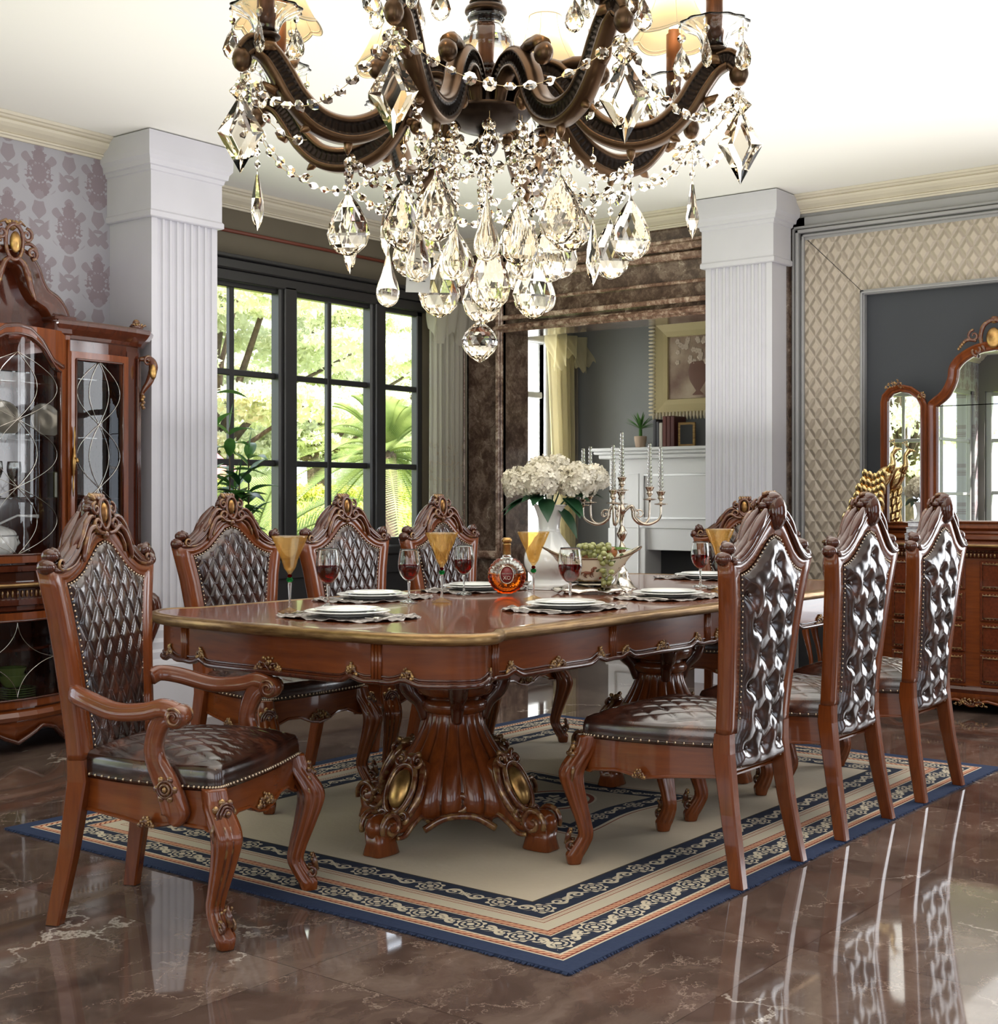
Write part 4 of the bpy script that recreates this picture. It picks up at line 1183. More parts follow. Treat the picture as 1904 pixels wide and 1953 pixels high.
def wineglass():
    t = empty('wine_glass', label='wine glass', cat='glass', group='glasses of red wine')
    h = .196; pr = smooth([(.003,.078),(.016,.084),(.033,.105),(.040,.132),(.039,.160),(.033,.196)]) + smooth([(.0322,.196),(.0382,.160),(.0390,.132),(.032,.106),(.015,.0855),(0,.081)])
    MB().lathe(pr, 40).build('bowl', M['glass'], t)
    MB().lathe(smooth([(0,.0825),(.0148,.0868),(.0315,.1065),(.0384,.132),(.0386,.138)], 4)+[(0,.138)], 40).build('wine', M['wine'], t)
    MB().lathe(smooth([(0,0),(.028,.0015),(.033,.003),(.030,.005),(.012,.010),(.0045,.018),(.0038,.045),(.0055,.072),(.004,.080)], 3), 28).build('stem', M['glass'], t)
    return t
w0 = wineglass()
WL = ['glass of red wine beside the plate at the left end of the table', 'glass of red wine in front of the middle window-side chair', 'glass of red wine between the amber goblet and the cognac bottle', 'glass of red wine in front of the fruit bowl', 'glass of red wine nearest the far end of the table']
for i, (x, y) in enumerate([(3.42,3.401),(3.774,3.339),(4.217,3.441),(3.994,2.774),(5.218,2.941)]):
    t = w0 if i == 0 else clone(w0); place(t, x, y); t['label'] = WL[i]; t.scale = (1.06,)*3 if i in (0, 3) else (1,)*3
# place settings
def placemat(seed):
    r = random.Random(seed); mb = MB(); a, b = .235, .165; N = 96; rings = []
    ph = [r.uniform(0, 6) for _ in range(6)]
    out = []
    for i in range(N):
        t = 2*PI*i/N; c, s = math.cos(t), math.sin(t); k = (abs(c)**3.2+abs(s)**3.2)**(-1/3.2)
        wob = 1+.012*math.sin(19*t+ph[0])+.014*math.sin(31*t+ph[1])
        out.append((a*k*c*wob, b*k*s*wob, t))
    K = 10; vs = []; fs = []
    for j in range(K+1):
        f = 1-j/K*.999
        for x, y, t in out:
            e = max(0, f-.88)/.12
            z = .0012+e*(.0035+.0035*math.sin(9*t+ph[2])+.003*math.sin(23*t+ph[3]))*e
            vs.append((x*f, y*f, max(.0009, z)+.0012))
    for j in range(K):
        for i in range(N):
            k = (i+1) % N; fs.append((j*N+i, j*N+k, (j+1)*N+k, (j+1)*N+i))
    b0 = len(vs); vs += [(x, y, z-.0012) for x, y, z in vs[:N]]
    for i in range(N): k = (i+1) % N; fs.append((b0+i, b0+k, k, i))
    mb.add(vs, fs); return mb
def plate(r, h):
    return smooth([(0,.004),(r*.50,.004),(r*.56,.001),(r*.60,.003),(r*.72,h*.55),(r,h),(r+.001,h+.002),(r*.97,h+.003),(r*.70,h*.6+.003),(r*.58,.0075),(0,.0075)], 3)
def cutlery(kind):
    mb = MB()
    if kind == 'fork':
        P = crom([(0,-.09,.003),(0,-.04,.006),(0,.02,.004),(0,.045,.008),(0,.065,.006)], 4)
        mb.tube([tuple(p) for p in P], lerpn([.0065,.0045,.003,.004,.010,.011], len(P)), 8, flat=(.35, 1), up=(0,0,1))
        for k in range(4): mb.tube([((k-1.5)*.0056,.062,.006),((k-1.5)*.0056,.085,.007),((k-1.5)*.0050,.105,.011)], [.0016,.0014,.0008], 5)
    else:
        P = crom([(0,-.10,.004),(0,-.05,.006),(0,0,.005)], 4)
        mb.tube([tuple(p) for p in P], lerpn([.007,.0065,.005], len(P)), 8, flat=(.5, 1), up=(0,0,1))
        mb.poly([(-.002,0,.0045),(.009,.01,.0045),(.0105,.06,.0045),(.006,.10,.0045),(-.002,.11,.0045)], (0,0,.0016))
    return mb
P0 = {}
SET = [(3.19, 3.085, PI/2, 'at the left end of the table'), (3.82, 3.560, PI, 'in front of the window-side chair nearest the armchair'), (4.45, 3.575, PI, 'in front of the middle window-side chair'),
       (5.12, 3.56, PI, 'in front of the window-side chair nearest the doorway'), (3.895, 2.725, 0, 'in front of the nearest right-row chair'), (4.585, 2.725, 0, 'in front of the middle right-row chair'),
       (5.30, 2.72, 0, 'in front of the farthest right-row chair'), (5.78, 3.24, -PI/2, 'at the far end of the table')]
for i, (x, y, a, w_) in enumerate(SET):
    m_ = placemat(i).build('placemat', M['lace']); place(m_, x, y, a); tag(m_, 'ruffled lace placemat '+w_, 'placemat', 'lace placemats')
    if i == 0:
        P0['d'] = MB().lathe(plate(.135, .016), 56).build('dinner_plate', M['plate']); P0['s'] = MB().lathe(plate(.105, .013), 56).build('side_plate', M['plate'])
        P0['f'] = cutlery('fork').build('fork', M['silver']); P0['k'] = cutlery('knife').build('dinner_knife', M['silver'])
        o4 = [P0[k] for k in 'dsfk']
    else: o4 = [clone(P0[k]) for k in 'dsfk']
    u = V(math.cos(a), math.sin(a), 0); v = V(-math.sin(a), math.cos(a), 0)
    place(o4[0], x, y, a, TZ+.0045); place(o4[1], x+.004, y+.003, a, TZ+.0045+.0096)
    place(o4[2], x-u.x*.166, y-u.y*.166, a+.16, TZ+.0030); place(o4[3], x+u.x*.164, y+u.y*.164, a-.10, TZ+.0030)
    tag(o4[0], 'large white dinner plate '+w_, 'plate', 'dinner plates'); tag(o4[1], 'small white plate, upper one, '+w_, 'plate', 'small plates')
    tag(o4[2], 'silver fork left of the plate '+w_, 'fork', 'forks'); tag(o4[3], 'silver knife right of the plate '+w_, 'knife', 'knives')
# cognac bottle
VIEW = math.atan2(-.6115, -.791)    # direction from scene to viewer
B_ = empty('cognac_bottle', (4.297, 3.288, TZ), VIEW+PI/2, 'round clear glass decanter of amber cognac with a red oval label', 'bottle')
def disc(prof_k, zc=.079, R=.076, dep=.030, ribs=True, zmax=None):
    mb = MB(); N = 120; vs = []; fs = []; K = 16
    for j in range(-K, K+1):
        b = PI/2*j/K; rr = R*math.cos(b)**.6 if abs(j) < K else 0
        for i in range(N):
            a = 2*PI*i/N; rb = 1-(.045*(.5+.5*math.cos(a*26))*math.cos(b) if ribs and rr > R*.35 else 0)
            r = rr*rb*prof_k; z = zc+r*math.sin(a)
            if zmax is not None: z = min(z, zmax)
            vs.append((r*math.cos(a), dep*prof_k*math.sin(b), max(z, zc-R*.93*prof_k)))
    for j in range(2*K):
        for i in range(N):
            k = (i+1) % N; fs.append((j*N+i, j*N+k, (j+1)*N+k, (j+1)*N+i))
    mb.add(vs, fs); return mb
disc(1.0).build('body', M['glass'], B_)
disc(.93, zmax=.085).build('cognac', M['cognac'], B_)
MB().lathe(smooth([(.024,.140),(.017,.155),(.0145,.168),(.0150,.178)], 3), 24).build('neck', M['glass'], B_)
MB().lathe([(.0150,.160),(.0158,.162),(.0158,.196),(.0175,.198),(.0175,.203),(.0150,.206)], 24).build('collar', M['gold'], B_)
MB().lathe(smooth([(.010,.206),(.018,.209),(.0205,.214),(.0205,.220),(.016,.226),(.010,.228),(0,.228)], 3), 24).build('stopper', M['gold'], B_)
lb = MB(); lb.lathe([(0,0),(.026,0),(.026,.003),(0,.003)], 40, M=Matrix.Translation((0,-.031,.082)) @ Matrix.Rotation(PI/2, 4, 'X') @ Matrix.Diagonal((1,1.28,1,1)))
lab = lb.build('label_plate', simple('label_red', (.16,.012,.012), .35), B_)
rg = MB(); rg.tube([(.0265*math.cos(a), -.034, .082+.034*math.sin(a)) for a in [2*PI*i/40 for i in range(40)]], .0022, 8, 0, True); rg.build('label_rim', M['chromegold'], B_)
def text(name, s_, size, parent, loc, rot, mat):
    c = bpy.data.curves.new(name, 'FONT'); c.body = s_; c.size = size; c.align_x = 'CENTER'; c.align_y = 'CENTER'; c.extrude = .0003
    o = bpy.data.objects.new(name, c); COL.objects.link(o); dg = bpy.context.evaluated_depsgraph_get()
    me = bpy.data.meshes.new_from_object(o.evaluated_get(dg)); bpy.data.objects.remove(o)
    me.materials.clear(); me.materials.append(mat); q = bpy.data.objects.new(name, me); COL.objects.link(q); q.parent = parent; q.location = loc; q.rotation_euler = rot; return q
text('lettering', 'XO', .020, lab, (0,-.0348,.070), (PI/2,0,0), M['chromegold']); text('lettering', 'REMY MARTIN', .0062, lab, (0,-.0348,.087), (PI/2,0,0), M['chromegold'])
# vase of hydrangeas
VA = empty('flower_vase', (4.72, 3.385, TZ), 0, 'tall white porcelain vase holding the hydrangeas', 'vase')
MB().lathe(smooth([(0,0),(.085,.0),(.092,.006),(.090,.022),(.072,.038),(.078,.055),(.100,.085),(.108,.120),(.100,.160),(.072,.200),(.048,.235),(.044,.265),(.050,.305),(.064,.345),(.070,.352),(.066,.352),(.046,.305),(.040,.265),(.044,.238),(0,.22)], 5), 56).build('body', M['porcelain'], VA)
hd = MB(); hd.tube([tuple(p) for p in crom([(-.06,.0,.22),(-.095,.0,.215),(-.108,0,.185),(-.100,0,.15)], 5)], .008, 8); hd.build('handle', M['porcelain'], VA)
def hydrangea(rad, seed, n=240):
    r = random.Random(seed); mb = MB(); ga = PI*(3-5**.5)
    for i in range(n):
        y = 1-2*(i+.5)/n; a = ga*i
        if y < -.75: continue
        q = math.sqrt(1-y*y); d = V(q*math.cos(a), q*math.sin(a), y*.85)
        c = d*rad*r.uniform(.74, 1.06); nrm = (d+V(r.uniform(-.65,.65), r.uniform(-.65,.65), r.uniform(-.65,.65))).normalized(); t = nrm.orthogonal().normalized(); b = nrm.cross(t); sz = rad*.23
        rot = r.uniform(0, PI)
        for k in range(4):
            aa = rot+k*PI/2; u = t*math.cos(aa)+b*math.sin(aa); w = t*-math.sin(aa)+b*math.cos(aa)
            mb.add([tuple(c), tuple(c+u*sz*.55+w*sz*.42+nrm*sz*.1), tuple(c+u*sz*1.05+nrm*sz*.02), tuple(c+u*sz*.55-w*sz*.42+nrm*sz*.1)], [(0,1,2,3)], 0, False)
    return mb
def leafmesh(mb, p, d, L, W, up=V(0,0,1), droop=.25, m=0, fold=.18):
    d = d.normalized(); s_ = d.cross(up); s_ = s_.normalized() if s_.length > .05 else d.orthogonal().normalized(); n = s_.cross(d); rows = 8; vs = []; fs = []
    for j in range(rows+1):
        t = j/rows; w = W*math.sin(PI*min(1, t**.8*.98+.01))*.5*(1-.15*t); c = p+d*L*t-V(0,0,1)*droop*L*t*t+n*0
        vs += [tuple(c-s_*w+n*w*fold*2), tuple(c), tuple(c+s_*w+n*w*fold*2)]
    for j in range(rows):
        b = j*3; fs += [(b,b+1,b+4,b+3),(b+1,b+2,b+5,b+4)]
    mb.add(vs, fs, m, True)
rv = V(.6115, -.791, 0); fv = V(-.791, -.6115, 0)
heads = [(-.125,.445,.03,.076),(-.030,.500,-.02,.070),(-.045,.455,.06,.086),(.035,.525,-.03,.050),(.115,.455,.05,.088),(.185,.465,0,.066),(.06,.47,-.08,.07)]
FL_ = []
for i, (u, h, f, rd) in enumerate(heads):
    p = V(4.72, 3.385, TZ)+rv*u+fv*f+V(0,0,h)
    hh = empty('hydrangea', tuple(p), 0, 'white hydrangea bloom in the porcelain vase, '+['leftmost and lowest','top left behind the leaf','large one left of centre','small one at the very top','large one right of centre','rightmost','at the back of the bunch'][i], 'flower', 'white hydrangeas')
    hydrangea(rd, i).build('bloom', M['petal'], hh, fix=False)
    st = MB(); base = V(4.72, 3.385, TZ+.30)-p
    st.tube([(0,0,-rd*.3), tuple(base*.5+V(0,0,-.01)), tuple(base)], .0035, 6); st.build('stem', M['leafdark'], hh)
    if i in (0, 2, 3, 4, 5):
        lf = MB(); rr_ = random.Random(i)
        for k in range(3):
            a = {0: [-1.0,.1], 2: [-.4,.7], 3: [-.1,-.2], 4: [.6,.7], 5: [1.0,.1]}[i]
            d = rv*(a[0]+rr_.uniform(-.5,.5))+fv*(a[1]+rr_.uniform(-.3,.3))+V(0,0,rr_.uniform(-.55,.35)+(.9 if i == 3 else 0))
            leafmesh(lf, base*.55+V(0,0,.02)+d.normalized()*.02, d, .13, .075, droop=.3)
        if i == 4: leafmesh(lf, base*.7, rv*.6+fv*.6+V(0,0,-.8), .15, .075, droop=.2)
        lf.build('leaves', M['leafdark'], hh, fix=False)
# boat-shaped fruit bowl
g = G_('painted_ivory_porcelain', .12, 0, .5, base=(.62,.56,.42)); x, y, z = g.co()
d1 = g.noise(g.vec, 34, 2, .5); d2 = g.noise(g.mapv(g.vec, loc=(3,1,0)), 22, 2)
c = g.mix(d1.gt(.635), (.66,.60,.46), (.09,.12,.05)); c = g.mix(d2.gt(.68), c, (.35,.05,.02)); c = g.mix(z.lt(.052), c, (.02,.018,.016)); c = g.mix(z.gt(.0515)*z.lt(.056), c, (.5,.36,.14))
g.set('Base Color', c); M['ivory'] = g.mat
FB = empty('fruit_bowl', (4.60, 3.09, TZ), math.atan2(rv.y, rv.x), 'ivory boat-shaped fruit bowl with painted horses and dark rim on a silver footed stand', 'bowl')
def boat(u, v):
    a = 2*PI*u; t = v
    ext = interp(t, [0,.25,.5,.75,1], [.058,.100,.130,.158,.200]); wd = interp(t, [0,.25,.5,.75,1], [.048,.074,.090,.100,.108])
    c, s = math.cos(a), math.sin(a)
    z = .042+t*(.100+.045*abs(c)**3)
    return (ext*c*(1 if abs(c) < 2 else 1), wd*s, z)
MB().grid(lambda u, v: boat(u, v), 72, 16).build('bowl', M['ivory'], FB, fix=False)
MB().grid(lambda u, v: (boat(u, v)[0]*.965, boat(u, v)[1]*.95, boat(u, v)[2]+.004), 72, 16).build('bowl_lining', M['ivory'], FB, fix=False)
rm = MB(); rm.tube([boat(i/72, 1.0) for i in range(72)], .0035, 8, 0, True); rm.build('bowl_rim', simple('dark_gilt_rim', (.09,.045,.02), .3, .5), FB)
stn = MB(); N = 64; rings = []
for k, (e_, zz) in enumerate(((.048,.040),(.075,.036),(.100,.028),(.118,.014),(.122,.006))):
    rings.append([(e_*1.25*math.cos(a)*(1+.05*math.cos(8*a)), e_*.72*math.sin(a)*(1+.05*math.cos(8*a)), zz+(.010*abs(math.cos(4*a)) if k > 2 else 0)) for a in [2*PI*i/N for i in range(N)]])
stn.loft(rings, cap=False); stn.tube([(p[0], p[1], p[2]) for p in rings[-1]], .004, 6, 0, True)
for k in range(4):
    a = PI/4+k*PI/2; stn.ell((.140*math.cos(a), .080*math.sin(a), .009), (.016,.013,.009), 10)
stn.build('footed_stand', M['silver'], FB)
# painted horse on the bowl's side
hm = simple('horse_brown', (.16,.045,.015), .3); hs = MB()
def yo(x, z): 
    t = min(1, max(0, (z-.042)/.10)); e_ = interp(t, [0,.25,.5,.75,1], [.058,.100,.130,.158,.200]); w_ = interp(t, [0,.25,.5,.75,1], [.048,.074,.090,.100,.108]); q = min(.98, abs(x)/e_); return -(w_*math.sqrt(1-q*q))-.0006
hs.ell((-.02, yo(-.02,.088), .088), (.018,.003,.008), 12); hs.ell((-.002, yo(0,.099), .099), (.007,.003,.012), 10); hs.ell((.006, yo(.006,.108), .107), (.009,.003,.005), 10)
for a, b in ((-.032,.074),(-.026,.072),(-.008,.074),(.0,.078)): hs.tube([(a, yo(a,.084), .084), (a-.004, yo(a,b), b), (a+.003, yo(a,b-.006), b-.006)], [.003,.002,.0015], 6)
hs.tube([(-.037, yo(-.037,.09), .090), (-.046, yo(-.046,.088), .086), (-.048, yo(-.048,.08), .077)], [.002,.003,.001], 6)
hs.build('painted_horse', hm, FB)
# fruit
gp = MB(); gp.ell((0,0,0), (.0115,.0115,.0135), 14); gpm = gp.data('grape', M['grape']); gpr = MB().ell((0,0,0), (.012,.012,.013), 14).data('grape', M['grapered'])
def grape_at(p, red, lab, grp):
    o = bpy.data.objects.new('grape', gpr if red else gpm); COL.objects.link(o); o.location = p; o.rotation_euler = (R_.uniform(0,3), R_.uniform(0,3), 0)
    tag(o, lab, 'grape', grp)
ctr = V(4.60, 3.09, TZ); got = []
def try_g(u, f, h, red, lab, grp, md=.0195):
    p = ctr+rv*u+fv*f+V(0,0,h)
    if all((p-q).length > md for q in got): got.append(p); grape_at(p, red, lab, grp); return True
rr_ = random.Random(4)
cnt = 0
while cnt < 62:      # heap spilling over the front rim
    t = rr_.random()
    if t < .55: u, f, h = rr_.uniform(-.055,.075), rr_.uniform(-.03,.05), .150+.045*rr_.random()
    else:
        s_ = rr_.random(); u = .052+rr_.uniform(-.030,.030)*(1-s_*.55); h = .165-s_*.135; f = .092+.018*rr_.random()-.024*s_+ (.014 if rr_.random() < .5 else 0)
    if try_g(u, f, h, False, 'green grape in the bunch spilling over the ivory fruit bowl', 'green grapes'): cnt += 1
    else:
        cnt += .05
for k in range(11): try_g(-.075+.014*(k % 4)+rr_.uniform(-.004,.004), -.02+.018*(k//4), .150+.012*(k % 2), True, 'dark red grape at the left of the fruit bowl', 'red grapes')
for i, (u, f, h, r, lb_) in enumerate([(.078,.0,.165,.026,'reddish pear-like fruit behind the green grapes'),(-.02,-.03,.15,.030,'apple low in the fruit bowl behind the grapes')]):
    mb = MB(); mb.lathe(smooth([(0,-r*.85),(r*.5,-r*.95),(r,-r*.2),(r*.9,r*.5),(r*.3,r*.85),(0,r*.7)]), 24); o = mb.build('fruit', simple('ripe_fruit', (.30,.10,.03), .35, 0, .2, .4, 25)); o.location = ctr+rv*u+fv*f+V(0,0,h); tag(o, lb_, 'fruit')
gl = MB(); leafmesh(gl, V(0,0,0), rv*.9+V(0,0,.35), .10, .06); leafmesh(gl, V(0,0,0), rv*.3-fv*.8+V(0,0,.5), .08, .05); o = gl.build('grape_leaf', M['leafmid'], fix=False); o.location = ctr+rv*.07+V(0,0,.165); tag(o, 'green grape leaves at the right of the fruit bowl', 'leaf')
# candelabra
CA = empty('candelabra', (4.95, 3.17, TZ), math.atan2(rv.y, rv.x), 'silver gilt candelabra with clear twisted candles behind the fruit bowl', 'candelabra')
MB().lathe(smooth([(0,0),(.062,.0),(.066,.004),(.050,.016),(.034,.040),(.026,.070),(.014,.088),(.010,.10)]), 32).build('base', M['silver'], CA)
MB().lathe(smooth([(.010,.095),(.018,.11),(.008,.125),(.012,.15),(.020,.165),(.012,.185),(.008,.20),(.016,.215),(.022,.235),(.014,.255),(.008,.27),(.010,.31),(.020,.33),(.014,.345),(.007,.36),(.006,.40),(.012,.41)], 4), 24).build('stem', M['chromegold'], CA)
arms_ = [(-8, .165, .365), (32, .150, .385), (88, .06, .365), (150, .150, .372), (188, .168, .36), (250, .14, .37)]
def cupset(par, x, y, z, ch_=.19):
    MB().lathe(smooth([(.006,-.012),(.026,-.009),(.028,-.006),(.008,-.002),(.007,.008),(.014,.018),(.012,.028),(.018,.042),(.020,.046),(.016,.046),(.010,.03),(0,.03)], 3), 24, (x, y, z)).build('candle_cup', M['chromegold'], par)
    t = MB(); N = 14; rings = []
    for j in range(48):
        q = j/47; zz = z+.035+ch_*q; r = .0100*(1-.35*q)
        rings.append([(x+r*(1+.28*math.cos(3*(a-q*26)))*math.cos(a), y+r*(1+.28*math.cos(3*(a-q*26)))*math.sin(a), zz) for a in [2*PI*i/N for i in range(N)]])
    t.loft(rings); t.build('candle', M['candle'], par)
for a, r, z in arms_:
    a = math.radians(a); c, s = math.cos(a), math.sin(a)
    P = crom([(.010,.325),(.040,.350),(.055,.330),(.060,.300),(.090,.275),(.125,.275),(r-.004,.300),(r,z-.012)], 5)
    am = MB(); am.tube([(p.x*c, p.x*s, p.y) for p in P], lerpn([.005,.006,.005,.0055,.006,.005,.0045], len(P)), 8)
    am.tube([(c*p[0], s*p[0], p[2]) for p in spiral((.075, .315), .020, .002, PI, -1.2, 14)], .003, 6)
    q = am.build('arm', M['chromegold'], CA); cupset(q, r*c, r*s, z, .20)
cupset(CA, 0, 0, .425, .205)
# ------------------------------------------------------------------ chandelier
CX_, CY_ = 2.197, 1.735
CHD = empty('chandelier', (CX_, CY_, 0), 0, 'large bronze chandelier with eight arms, ivory shades and strings of crystal drops', 'chandelier')
fa = V(-.791, -.6115, 0); fr_ = V(.6115, -.791, 0)
def hat(d): return (fa*math.cos(math.radians(d))+fr_*math.sin(math.radians(d)))
def cyl(d, r, z): p = hat(d)*r; return V(p.x, p.y, z)
PH = [-62+45*k for k in range(8)]
MB().lathe(smooth([(0,1.853),(.006,1.855),(.009,1.863),(.006,1.871),(.012,1.878),(.022,1.892),(.024,1.906),(.014,1.918),(.018,1.924),(.045,1.930),(.075,1.944),(.090,1.958),(.094,1.964),(.090,1.969),(.060,1.972),(.045,1.98),(.040,2.02),(.036,2.034),(.030,2.04)], 3), 48, fl=lambda a, z: 1+(.07*math.cos(8*a) if 1.88 < z < 1.912 else 0)).build('hub', M['bronzerub'], CHD)
MB().lathe(smooth([(.030,2.036),(.036,2.045),(.030,2.058),(.034,2.066),(.052,2.085),(.057,2.105),(.050,2.128),(.036,2.140),(.033,2.148),(.038,2.158),(.036,2.166)], 4), 48, fl=lambda a, z: 1+.012*math.cos(20*a)).build('glass_bulb', M['glass'], CHD)
MB().lathe([(.012,2.03),(.012,2.17)], 16).build('inner_rod', M['sleeve'], CHD)
MB().lathe(smooth([(.020,2.164),(.040,2.168),(.043,2.174),(.040,2.181),(.030,2.186),(.034,2.192),(.020,2.196)], 3), 40).build('collar', M['bronzerub'], CHD)
MB().lathe(smooth([(.026,2.19),(.032,2.21),(.036,2.28),(.030,2.36),(.050,2.40),(.052,2.44),(.026,2.47)], 4), 40, fl=lambda a, z: 1+.02*math.cos(16*a)).build('glass_column', M['glass'], CHD)
MB().lathe([(.012,2.17),(.012,2.9)], 16).build('stem', M['sleeve'], CHD)
MB().lathe(smooth([(.02,2.46),(.045,2.48),(.03,2.50),(.014,2.54),(.012,2.9)], 3), 32).build('top_collar', M['bronzerub'], CHD)
MB().lathe(smooth([(.012,2.88),(.02,2.90),(.012,2.93),(.03,2.98),(.065,3.05),(.07,3.10)], 3), 32).build('ceiling_canopy', M['bronzerub'], CHD)
# one arm, copied eight times
AP = crom([(.048,0,1.965),(.062,0,2.012),(.098,0,2.040),(.142,0,2.036),(.178,0,2.000),(.202,0,1.955),(.240,0,1.915),(.300,0,1.893),(.360,0,1.903),(.405,0,1.940),(.435,0,1.985),(.462,0,2.018),(.492,0,2.030),(.512,0,2.012)], 14)
def arm_mesh():
    mb = MB(); N = len(AP); rings = []
    for i, p in enumerate(AP):
        q = i/(N-1); t = (AP[min(i+1, N-1)]-AP[max(i-1, 0)]).normalized(); u = V(-t.z, 0, t.x)
        hh = interp(q, [0,.08,.3,.55,.8,.93,1], [.014,.022,.025,.026,.023,.020,.014]); w = interp(q, [0,.1,.5,.9,1], [.011,.017,.020,.016,.012])
        rib = (.0026 if (i % 3) == 0 else -.0010) if .05 < q < .95 else 0
        sec = [(-1,-.72),(-.62,-1),(.62,-1),(1,-.72),(1,-.5),(.80,-.45),(.80+rib/w*1.0,-.2),(.80+rib/w*1.0,.2),(.80,.45),(1,.5),(1,.72),(.62,1),(-.62,1),(-1,.72),(-1,.5),(-.80,.45),(-.80-rib/w*1.0,.2),(-.80-rib/w*1.0,-.2),(-.80,-.45),(-1,-.5)]
        rings.append([tuple(p+V(0,1,0)*a*w+u*b*hh) for a, b in sec])
    mb.loft(rings, sm=True)
    mb.ell((.512,0,2.000), (.019,.017,.024), 16)
    mb.ell((.236,0,2.022), (.022,.018,.022), 18); mb.tube([(.150,0,2.046),(.185,0,2.052),(.215,0,2.050),(.236,0,2.036)], [.010,.013,.014,.016], 12)
    mb.ell((.152,0,1.950), (.013,.013,.016), 12); mb.tube([(.190,0,1.96),(.172,0,1.965),(.155,0,1.958)], [.012,.010,.010], 8)
    mb.tube([(.462,0,2.02),(.465,0,2.045)], [.022,.016], 16)
    for (x, z, dx, dz) in ((.452,1.952,.020,.008),(.380,1.893,.018,-.018),(.300,1.872,.002,-.030),(.420,2.00,-.020,.012)):
        mb.tube([(x-dx*.3,0,z-dz*.3),(x+dx*.5,0,z+dz*.5),(x+dx,0,z+dz+.004)], [.011,.008,.002], 8)
    return mb
def bobeche():
    pr = smooth([(.010,.010),(.022,.012),(.026,.022),(.034,.038),(.052,.050),(.066,.056),(.067,.058),(.052,.0535),(.031,.041),(.022,.025),(.018,.016),(0,.014)], 3)
    return MB().lathe(pr, 72, fl=lambda a, z: 1+.035*math.cos(12*a)*min(1, max(0, (z-.015)/.03)))
def shade_mesh():
    def f(u, v):
        a = 2*PI*u; lob = abs(math.sin(3*a)); r = .038+.050*(v**1.7)+ .005*v*lob; z = .130*(1-v)-(.012*(lob-.5))*v**3
        return (r*math.cos(a), r*math.sin(a), z)
    mb = MB(); mb.grid(f, 96, 16); mb.tube([tuple(V(*f(i/96, 1.0))) for i in range(96)], .0018, 6, 1, True); mb.tube([tuple(V(*f(i/96, .95))) for i in range(96)], .0011, 6, 1, True)
    for k in range(6): mb.tube([f(k/6, t) for t in np.linspace(0, 1, 8)], .0009, 5, 1)
    mb.tube([f(i/48, 0) for i in range(48)], .0014, 6, 1, True)
    return mb
arm0 = arm_mesh().data('chandelier_arm', M['bronzerub']); bob0 = bobeche().data('bobeche', M['glass']); sh0 = shade_mesh().data('lampshade', [M['shade'], simple('shade_piping', (.62,.54,.38), .7)], False)
cup0 = MB().lathe(smooth([(.012,-.002),(.024,.0),(.027,.005),(.022,.009),(.016,.012)], 3), 32).data('cup_ring', M['bronze']); slv0 = MB().lathe([(.0165,.012),(.0165,.155),(.012,.156),(.012,.165)], 24).data('candle_sleeve', M['sleeve'])
bulb_m = bpy.data.materials.new('warm_bulb'); bulb_m.use_nodes = True; bb = bulb_m.node_tree.nodes['Principled BSDF']; bb.inputs['Emission Color'].default_value = (1,.78,.45,1); bb.inputs['Emission Strength'].default_value = 14
blb0 = MB().lathe(smooth([(.006,.165),(.014,.18),(.015,.195),(.008,.215),(0,.225)]), 16).data('bulb', bulb_m)
def part(name, me, parent, loc=(0,0,0), rz=0):
    o = bpy.data.objects.new(name, me); COL.objects.link(o); o.parent = parent; o.location = loc; o.rotation_euler = (0, 0, rz); return o
ARM = {}
for d in PH:
    h = hat(d); a = math.atan2(h.y, h.x); ar = part('arm', arm0, CHD, rz=a); ARM[d] = ar
    part('cup_ring', cup0, ar, (.465,0,2.045)); part('bobeche', bob0, ar, (.465,0,2.043)); part('candle_sleeve', slv0, ar, (.465,0,2.045)); part('lampshade', sh0, ar, (.465,0,2.188)); part('bulb', blb0, ar, (.465,0,2.045))
    l = bpy.data.lights.new('chandelier_lamp', 'POINT'); l.energy = 1.6; l.color = (1,.80,.55); l.shadow_soft_size = .02
    o = bpy.data.objects.new('chandelier_lamp', l); COL.objects.link(o); o.location = cyl(d, .465, 2.29)+V(CX_, CY_, 0)
# crystal cuts (flat shaded)
def gem(h, w, dep, n=10, prof=((0,.02),(.10,.16),(.28,.55),(.50,.88),(.68,1.0),(.84,.86),(.95,.5),(1,.12))):
    mb = MB(); vs = []; L = len(prof)
    for j, (t, k) in enumerate(prof):
        for i in range(n):
            a = 2*PI*(i+.5*(j % 2))/n; vs.append((w/2*k*math.cos(a), dep/2*k*math.sin(a), -h*t))
    fs = []
    for j in range(L-1):
        for i in range(n):
            k = (i+1) % n
            if j % 2 == 0: fs += [(j*n+i, j*n+k, (j+1)*n+i), (j*n+k, (j+1)*n+k, (j+1)*n+i)]
            else: fs += [(j*n+i, (j+1)*n+k, (j+1)*n+i), (j*n+i, j*n+k, (j+1)*n+k)]
    fs += [tuple(range(n)), tuple((L-1)*n+i for i in range(n))]
    return mb.add(vs, fs, 0, False)
def smoothdrop(h, w):
    return MB().lathe([(w/2*k, -h*t) for t, k in [(p.x, p.y) for p in crom([(0,.0,0),(.05,.06,0),(.2,.18,0),(.4,.45,0),(.6,.82,0),(.75,1,0),(.88,.88,0),(.96,.5,0),(1,0,0)], 3)]], 24)
